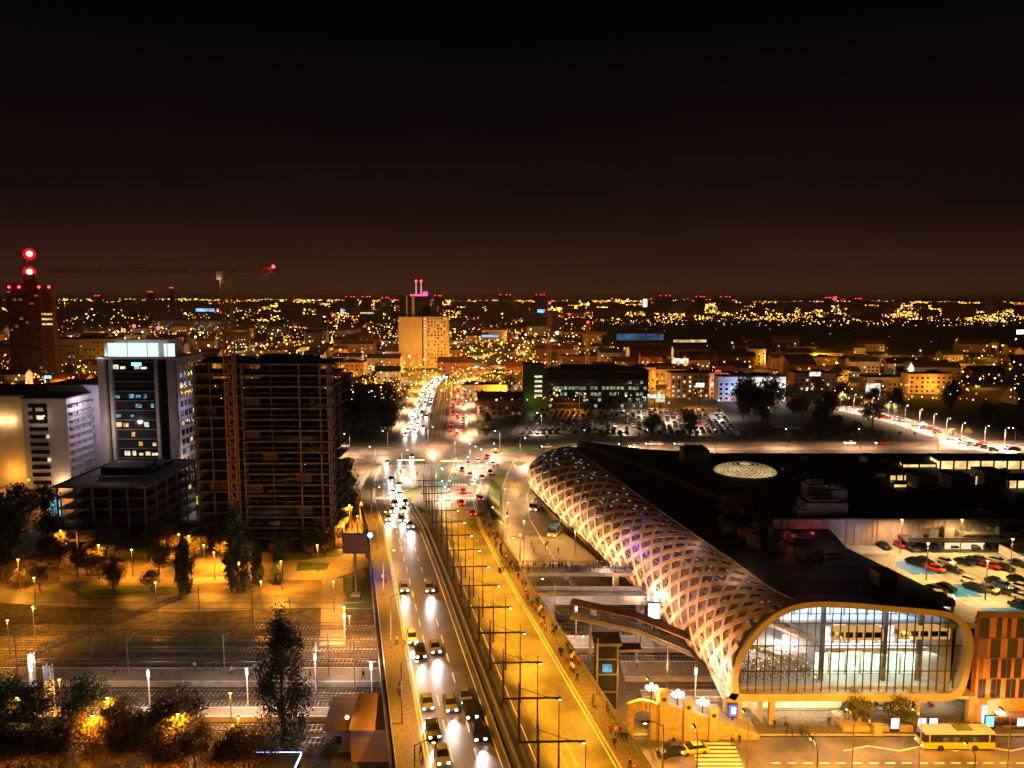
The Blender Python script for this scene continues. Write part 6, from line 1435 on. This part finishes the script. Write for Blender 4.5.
# bright signs, and floodlit fronts whose light is put into glowing panels
def sign(px, py, Y, w_, h_, c, s, lab, cat='sign'):
    p = PY(px, py, Y); o = empty('lit_panel', (p.x, Y, 0), lab, cat); mb = MB(); mb.box(0, .5, 0, .5, .5, max(.5, p.z)); mb.build('post', M['dark_steel'], o)
    mb = MB(); mb.box(0, .15, p.z-h_/2-.2, w_+.4, .5, h_+.4); mb.build('frame', M['dark_steel'], o); mb = MB(); mb.box(0, -.15, p.z-h_/2, w_, .12, h_); mb.build('panel', em_var('panel_glow', c, tuple(x*.35 for x in c), s*.8, 3.0/max(2., w_**.8)), o)
SG = [(873, 390, 520, 10, 9, (1, .92, .8), 1.6, 'big white lit billboard beside the curving road'), (680, 361, 515, 11, 3.4, (1, .8, .6), 2.2, 'bright warm white sign on the cream corner block'), (640, 337, 1000, 60, 8, (.1, .24, .5), .6, 'long blue-lit roof line in the dark band'), (690, 341, 950, 40, 3, (1, .7, .3), 1.5, 'long warm strip of lights right of the blue roof line'),
      (342, 312, 1500, 6, 12, (.45, .65, 1), 2.0, 'bluish white floodlit tower on the horizon left of the hotel'), (367, 313, 1500, 26, 3, (1, .8, .45), 1.4, 'bright low stadium-like light row left of the hotel'), (490, 336, 1000, 22, 3, (.2, .4, 1), 2.5, 'blue lit sign in the city right of the hotel'), 
      (205, 310, 1300, 30, 5, (.25, .45, 1), 2.5, 'blue and white sign row left of the crane mast'), (48, 377, 330, 3, 1.3, (.3, .85, 1), 3, 'turquoise sign above the white apartment roof'), (541, 311, 1400, 13, 6, (.2, .5, 1), 3, 'blue horizon sign near the dark crane'), (645, 303, 2600, 14, 26, (1, .85, .95), 4, 'white lit spire on the horizon'), (835, 298, 3500, 18, 14, (1, .05, .12), 3, 'red lit mast block on the horizon'),
      (55, 508, 235, 3.5, 5, (.35, .8, .9), 1.2, 'cyan lit shop glazing behind the dark park trees'), (700, 385, 470, 5, 2.5, (1, .95, .85), 3, 'bright white door light beneath the cream block'), (660, 398, 470, 6, 5, (1, .8, .5), 1.6, 'warm lit shop front behind the car lot'), (655, 396, 465, 9, 2.5, (.9, 1, .85), 1.4, 'greenish lit awning beside the warm shop front'), (1020, 332, 900, 8, 5, (.85, 1, .9), 5, 'bright greenish floodlight at the right edge'),
      (815, 374, 558, 8, 3, (1, .85, .6), 2.4, 'white lit window pair on the brown block'), (718, 371, 529, 4, 1.5, (1, .1, .08), 2.5, 'small red sign on the pinkish block'), (325, 304, 1700, 22, 3, (1, .8, .5), 1.5, 'pale light row on the horizon above the unfinished tower'), (207, 500, 222, 6, 2.5, (.85, .8, .05), 1.2, 'yellow-green lit fence panel at the foot of the unfinished tower')]
for s in SG: sign(*s)
# filled city quarters
cnt = 0; tries = 0
kinds_ = ['cream_wall', 'brown_wall', 'grey_wall', 'brick', 'white_wall', 'pink_roof']
nmk = dict(cream_wall='cream', brown_wall='brown', grey_wall='grey', brick='red brick', white_wall='whitish', pink_roof='pinkish')
while cnt < 215 and tries < 6000:
    tries += 1
    py = rr.choice((rr.uniform(340, 408), rr.uniform(345, 380), rr.uniform(326, 345))); px = rr.uniform(-30, 1060)
    p = P(px, py, 0); W_ = rr.uniform(14, 40); D_ = rr.uniform(10, 14); r_ = max(W_*.5, 8)
    if not clear_of_roads(p.x, p.y, r_) or not free(p.x, p.y+6, r_): continue
    if 600 < px and 322 < py < 350: continue
    if p.y < 375: continue
    H_ = rr.choice((7, 10, 13, 16)) if px < 800 else rr.choice((5, 7, 9, 10))
    mk = rr.choice(kinds_); rk = rr.choice(('flat', 'tile_roof', 'tile_roof', 'roof_grey'))
    house(p, W_, D_, H_, mk, rr.choice((.12, .25, .4)), rk, '%s %s %s city house' % ('long' if W_ > 28 else 'short', nmk[mk], 'flat-roofed' if rk == 'flat' else 'pitched-roof'), 'city houses', rz=rr.uniform(-.12, .12))
    reserve(p.x, p.y+6, r_); cnt += 1
# trees scattered through the quarters
n_ = 0
while n_ < 95:
    px, py = rr.uniform(0, 1024), rr.choice((rr.uniform(352, 405), rr.uniform(375, 430))); p = P(px, py, 0)
    if not clear_of_roads(p.x, p.y, 6) or not free(p.x, p.y, 3): continue
    put_tree(rr.choice((0, 3, 3, 1)), p, 'dark city tree between the houses of the night quarter', 'city trees', rr.uniform(.8, 1.4)); n_ += 1
# street lamps with real light in the quarters
n_ = 0
for t_ in range(4000):
    if n_ >= 140: break
    px, py = rr.uniform(-10, 1034), rr.choice((rr.uniform(338, 350), rr.uniform(348, 400), rr.uniform(355, 385))); p = P(px, py, 0)
    if px > 600 and py < 352: continue
    if p.y < 380 or not free(p.x, p.y, 1.5) or (660 < px and rr.random() < .5): continue
    c = NA if rr.random() < .8 else WHT; s = max(1, p.y/480)
    o = (K_na if c == NA else K_wht).put(p, rr.uniform(0, 6), 'street lamp between the houses of the night quarter', 'city street lamps', 1)
    if n_ % 1 == 0: light('lamp_light', 'POINT', (2.2, 0, 9.0), c, 9500*s, o, size=.5)
    n_ += 1
# floodlit spots
for (px, py, c, p_) in ((345, 385, NA, 60000), (365, 378, NA, 60000), (380, 388, NA, 40000), (450, 385, NA, 50000), (470, 390, NA, 60000), (500, 400, NA, 40000), (560, 402, NA, 30000), (640, 396, NA, 50000), (672, 390, NA, 40000), (655, 376, NA, 60000), (760, 403, (1, .85, .78), 16000), (780, 402, (1, .85, .78), 12000), (738, 403, (.4, .55, 1), 9000), (690, 398, (1, .6, .3), 16000), (718, 398, (1, .55, .4), 12000), (660, 392, NA, 26000), (675, 390, NA, 20000), (905, 395, NA, 14000), (935, 395, NA, 14000), (870, 398, WHT, 16000), (820, 362, NA, 40000), (850, 357, NA, 30000), (920, 357, NA, 20000), (168, 340, (1, .6, .4), 90000), (290, 368, (1, .6, .3), 50000), (345, 366, (1, .45, .3), 40000), (60, 390, NA, 22000), (20, 392, NA, 22000), (95, 388, NA, 26000), (470, 368, NA, 80000), (440, 372, NA, 80000), (400, 378, NA, 60000), (485, 380, NA, 60000), (80, 350, (.3, .35, .6), 20000), (195, 362, (.1, .1, 1), 16000), (205, 395, NA, 16000), (375, 372, NA, 60000)):
    q = P(px, py, 7); 
    if py > 300: o = K_post.put(P(px, py, 0), 0, 'lamp post lighting a bright spot between the distant houses', 'bright spot lamps', 1); light('lamp_light', 'POINT', (0, 0, 7.6), c, p_*.7, o, size=.5)
# curving road on the right with its traffic
cv = [P(848, 409, 0), P(880, 416, 0), P(915, 425, 0), P(945, 435, 0), P(975, 446, 0), P(1020, 452, 0)]
cvp = lambda t: cr_(cv, t)
mb = MB(); prev = None
for k in range(41):
    a = cvp(k/40); d = (cvp(min(1, k/40+.01))-cvp(max(0, k/40-.01))).normalized(); n = Vector((-d.y, d.x, 0))*9; c = (a-n, a+n)
    if prev: mb.quad(prev[0]+Vector((0, 0, .03)), c[0]+Vector((0, 0, .03)), c[1]+Vector((0, 0, .03)), prev[1]+Vector((0, 0, .03)))
    prev = c
struct(mb, 'curving_road', M['asphalt_worn'])
for k in range(11):
    a = cvp(k/10); put_lamp(K_wht, a+Vector((0, 11, 0)), -math.pi/2, 9, 2.2, (1, .58, .32), 26000, 'pale lamp along the curving road at the right', 'curving road lamps', spot=160)
for k in range(36):
    a = cvp(rr.random()); s = rr.choice((-1, 1)); KC[rr.choice(('white', 'silver', 'red', 'grey'))].put(a+Vector((rr.uniform(-3, 3), s*4, .04)), 1.2 if s < 0 else -1.9, 'car on the brightly lit curving road at the right', 'cars on the curving road')
o = light('curving_road_headlight', 'SPOT', cvp(.62)+Vector((0, 0, 2)), (.6, .8, 1), 16000, None, (.6, -1, -.15), size=.3, angle=60); o['category'] = 'light'
# far lights, uncountable
cols = [('far_amber', (1, .38, .03), 9.0), ('far_yellow', (1, .5, .07), 11.0), ('far_white', (1, .85, .6), 8.0), ('far_red', (1, .05, .04), 9.0), ('far_blue', (.2, .45, 1), 8.0), ('far_dim', (.9, .33, .05), 2.2)]
fm = [em(n, c, s) for n, c, s in cols]
mb = MB()
def glim(px, py, m, s, h=None):
    h = rr.uniform(5, 11) if h is None else h
    z = min(h, 60); p = P(px, py, z)
    if p.y < 0 or p.y > 24000: return
    mb.octa(p, p.y/F*s*(.7 if py < 330 else .72), m)
def pickm(): return rr.choices(range(6), (40, 22, 7, 4, 1, 30))[0]
for k in range(15000):
    py = 300.2+abs(rr.gauss(0, 11))*(1 if rr.random() < .8 else 1.8); px = rr.uniform(-5, 1030)
    dens = .35+.65*(math.sin(px*.021+1.3)*.5+.5)*(math.sin(px*.057+py*.2)*.4+.6)
    if 280 < px < 1030: dens += .25
    if px < 320 and py > 312 : dens *= .5
    if px < 200 and py < 306: dens *= .25
    if px > 600 and 325 < py < 352: dens *= .05
    if rr.random() > dens: continue
    glim(px, py+(px-512)*.003, pickm(), rr.choice((.34, .42, .5, .65, .9)) if py < 320 else rr.choice((.32, .45, .6)))
for (xa, ya, xb, yb, n, m, s) in ((50, 294+5.5, 75, 299, 16, 1, 1.0), (76, 299, 115, 303, 20, 1, .8), (120, 299, 222, 299, 60, 1, .6), (168, 299, 198, 299, 30, 1, .9), (5, 300, 40, 300, 8, 0, .6), (256, 303, 272, 299, 16, 2, .7), (275, 306, 300, 302, 20, 1, .8), (256, 321, 320, 315, 46, 0, .8), (340, 333, 300, 327, 24, 0, .6), (205, 304, 228, 305, 14, 2, .7), (204, 310, 235, 312, 16, 2, .9), (165, 305, 190, 315, 26, 1, .8),
                                  (860, 301, 1030, 306, 120, 1, .55), (925, 303, 1030, 309, 60, 0, .6), (930, 312, 975, 316, 26, 1, .8), (955, 318, 1005, 321, 30, 1, .9), (960, 312, 1010, 322, 22, 1, .8), (955, 341, 1015, 349, 16, 0, 1.5), (590, 306, 620, 310, 22, 1, .7), (578, 300, 640, 301, 10, 1, 1.3), (440, 318, 500, 306, 40, 0, .7), (410, 335, 450, 322, 26, 1, .6), (512, 315, 560, 312, 24, 2, .6), (640, 312, 700, 316, 30, 0, .6), (700, 318, 800, 320, 44, 0, .6), (800, 322, 910, 318, 50, 1, .6), (620, 300, 740, 300, 30, 3, .7), (350, 296+4, 400, 300, 20, 3, .6), (820, 299, 862, 300, 16, 3, .9), (655, 305, 680, 302, 12, 1, .8), (445, 384, 505, 372, 30, 1, .9), (450, 365, 510, 350, 30, 0, .9), (325, 372, 395, 362, 26, 1, .9), (590, 345, 650, 352, 10, 1, .6)):
    for k in range(n):
        t = rr.random(); glim(xa+(xb-xa)*t+rr.gauss(0, .6), ya+(yb-ya)*t+rr.gauss(0, .8), m if rr.random() < .8 else pickm(), s*rr.uniform(.55, 1))
for k in range(5200):
    px, py = rr.uniform(0, 1024), rr.uniform(326, 400)
    if px > 600 and py < 354 and rr.random() < .95: continue
    if px > 600 and rr.random() < .68: continue
    if px > 800 and rr.random() < .3: continue
    glim(px, py, pickm(), rr.choice((.35, .5, .5, .7, 1.0, 1.3)), rr.uniform(3, 13))
tag(mb.build('city_lights', fm, normals=False), 'countless amber, white and red lamps of the city out to the horizon', 'city lights', kind='stuff')
# far building mass beyond 1.8 km
mb = MB()
for k in range(900):
    px = rr.uniform(-10, 1034); py = 301+abs(rr.gauss(0, 9))+1; p = P(px, py, 0)
    if p.y > 20000 or (px > 600 and 326 < py < 346) : continue
    W_ = rr.uniform(20, 70)*max(1, p.y/3000); mb.box(p.x, p.y, -.1, W_, 16, rr.choice((12, 16, 30, 34))*(1 if py > 306 else .8), 0 if rr.random() < .7 else 1)
tag(mb.build('far_buildings', [M['brown_wall'], M['grey_wall']]), 'dark mass of far housing blocks below the horizon', 'buildings', kind='stuff')
# far woods in the dark band
mb = MB(); rnd = random.Random(5)
for k in range(7000):
    px = rr.uniform(560, 1034); py = rr.uniform(323, 345); p = P(px, py, 0); h = rr.uniform(6, 14); c = Vector((p.x, p.y, h*.6)); s = rr.uniform(3, 6)
    for q_ in range(3):
        a = Vector((rnd.gauss(0, 1), rnd.gauss(0, 1), rnd.gauss(0, 1))).normalized()*s; e = a.cross(Vector((rnd.gauss(0, 1), rnd.gauss(0, 1), rnd.gauss(0, 1)))).normalized()*s; c2 = c+Vector((rnd.gauss(0, 4), rnd.gauss(0, 4), rnd.gauss(0, 2))); mb.quad(c2-a*.5, c2+e*.5, c2+a*.5, c2-e*.5)
tag(mb.build('far_woods', M['leaf_dark'], normals=False), 'dark band of woodland across the right-hand distance', 'woods', kind='stuff')
# horizon high-rises with red lamps
for i, (px, py, w_) in enumerate(((97, 296, 24), (150, 292, 20), (171, 288, 14), (350, 297, 40), (366, 297, 36), (385, 298, 30), (438, 296, 30), (505, 295, 50), (540, 295, 40), (665, 296, 50), (700, 297, 40), (725, 297, 46), (828, 298, 24), (858, 299, 26))):
    Y = 3000; p = PY(px, py, Y); b = empty('far_high_rise', (p.x, Y, 0), 'tiny high-rise slab with red roof lamps on the horizon', 'building', 'horizon high-rises')
    mbox(b, 'wall', M['brown_wall'], (0, 8, -.1, w_, 16, p.z)); mbox(b, 'window', M['dark_glass'], (0, -.1, p.z*.5, w_*.7, .4, p.z*.3))
    for s in (-.35, .1, .4): mb = MB(); mb.octa((w_*s, 0, p.z+1.5), 1.8); mb.build('red_lamp', E['red'], b)
for K in list(KC.values())+list(KP.values())+list(KPp.values())+KT+K_near+[K_na, K_post, K_wht, K_blue, K_portal, K_tube, K_cat]: K.done()

# ------------------------------------------------------------------ labels that single things out
ZN = [(27, 340, 'near the red-beacon tower'), (150, 400, 'near the glowing-roof office tower'), (55, 430, 'near the white apartments'), (60, 375, 'behind the white apartments'), (250, 345, 'behind the unfinished tower'), (423, 345, 'around the amber hotel tower'), (600, 390, 'near the long greenish office'), (750, 385, 'near the gridded white block'), (750, 415, 'on the dark slope'), (815, 420, 'on the dark slope near the road fork'),
      (873, 395, 'near the white billboard'), (960, 435, 'along the curving road'), (900, 415, 'where the curving road starts'), (440, 470, 'at the junction'), (440, 400, 'on the avenue'), (560, 425, 'left part of the far lot'), (640, 425, 'middle of the far lot'), (710, 428, 'right part of the far lot'), (550, 315, 'below the middle horizon'), (800, 320, 'below the right horizon'), (950, 350, 'at the far right'), (960, 390, 'low at the far right'), (150, 320, 'below the left horizon'), (355, 370, 'left of the hotel tower'), (490, 362, 'right of the hotel tower'), (560, 350, 'behind the distant cranes'),
      (680, 365, 'near the bright cream block'), (820, 360, 'right of the gridded white block'), (700, 345, 'in the dark band'), (370, 425, 'in the wood beside the avenue'), (350, 490, 'beside the unfinished tower'), (40, 560, 'in the left park'), (120, 570, 'in the middle of the park'), (215, 565, 'in front of the crane'), (300, 570, 'before the unfinished tower'), (60, 745, 'by the bottom left corner'), (180, 755, 'along the bottom edge'), (290, 750, 'around the tall poplar'), (100, 650, 'in the left rail yard'), (220, 650, 'in the rail yard centre'), (330, 650, 'beside the bridge'),
      (400, 640, 'on the left of the bridge'), (440, 710, 'on the near bridge'), (410, 560, 'on the middle bridge'), (395, 500, 'where the bridge starts'), (600, 720, 'near the arched wall'), (560, 650, 'near the covered stair'), (530, 600, 'near the footbridge'), (490, 540, 'left of the forecourt'), (540, 520, 'on the forecourt'), (600, 572, 'at the footbridge'), (660, 650, 'under the lattice edge'), (550, 448, 'behind the lattice end'), (650, 446, 'behind the black roof'), (750, 444, 'behind the dome skylight'), (850, 444, 'behind the roof houses'), (900, 548, 'at the ribbed wall'), (980, 548, 'at the ribbed wall right end'), (940, 565, 'by the upper blue bay'), (980, 590, 'by the lower blue bay'), (760, 735, 'below the glass front'), (850, 735, 'before the planter'), (960, 730, 'near the entrance')]
def zone(p):
    x, y = pix(p); return min(ZN, key=lambda z: (z[0]-x)**2+((z[1]-y)*1.6)**2)[2]
tops = [o for o in bpy.data.objects if o.parent is None and o.get('label') and o.get('kind') is None]
def groups_by():
    d = {}
    for o in tops: d.setdefault(o['label'], []).append(o)
    return {k: v for k, v in d.items() if len(v) > 1}
cut = [(' walking on the crowded right pavement of the bridge', ' on the right pavement'), (' in front of the shopping hall', ''), (' along the cross street behind the hall', ' on the cross street'), (' coming towards the camera on the bridge', ' coming over the bridge'), (' queueing with headlights on where the bridge meets the junction', ' queueing with headlights on'), (' in the lit park below the unfinished blocks', ''), (' along the bottom left edge, by the lowest track', ''),
       (' between the houses of the night quarter', ''), (' in the crowded lot beyond the cross street', ''), (' leading away to the hotel tower', ''), (' among the traffic lights of the big junction', ''), (', one of the closely spaced row along the bridge', ''), (' on the tram strip', ''), (' among the park trees and service street', ''), (' in the rail yard and bottom trees', ''), (' behind the cross street', ''), (' on the slope', ''), (' beyond the cross street', ''), (' on the brightly lit curving road at the right', ''), (' between the unfinished tower and the bridge', ''), (' beside the railway tracks', ''), (' in the parked cluster on the plaza before the glass front', ' parked on the plaza'), (' between the distant houses', ''), (' down the distant avenue', ''), (' up the distant avenue', ''), (' along the distant avenue', ''), (' between the bridge and the lattice wall', '')]
for lab, os_ in groups_by().items():
    b = lab
    for a, c in cut: b = b.replace(a, c)
    for o in os_:
        z_ = zone(o.location); o['label'] = ' '.join(b.split()[:16-len(z_.split())-4])+', '+z_
for lab, os_ in groups_by().items():
    if len(os_) > 14: continue
    os_.sort(key=lambda o: pix(o.location)[0])
    for i, o in enumerate(os_): o['label'] = lab+', '+('rightmost' if i == len(os_)-1 and i else ORD[i])
# ------------------------------------------------------------------ the night air
mb = MB(); mb.hexa([(-26100, -2100, -1.2), (26100, -2100, -1.2), (26100, 26100, -1.2), (-26100, 26100, -1.2)], [(-26100, -2100, 125), (26100, -2100, 125), (26100, 26100, 125), (-26100, 26100, 125)])
m = bpy.data.materials.new('haze_air'); m.use_nodes = True; n = m.node_tree.nodes; n.clear(); ou = n.new('ShaderNodeOutputMaterial'); pv = n.new('ShaderNodeVolumePrincipled')
pv.inputs['Density'].default_value = .00005; pv.inputs['Color'].default_value = (.95, .88, .8, 1); m.node_tree.links.new(pv.outputs[0], ou.inputs['Volume'])
tag(mb.build('haze', m), 'thin night haze over the whole city', 'haze', kind='stuff')
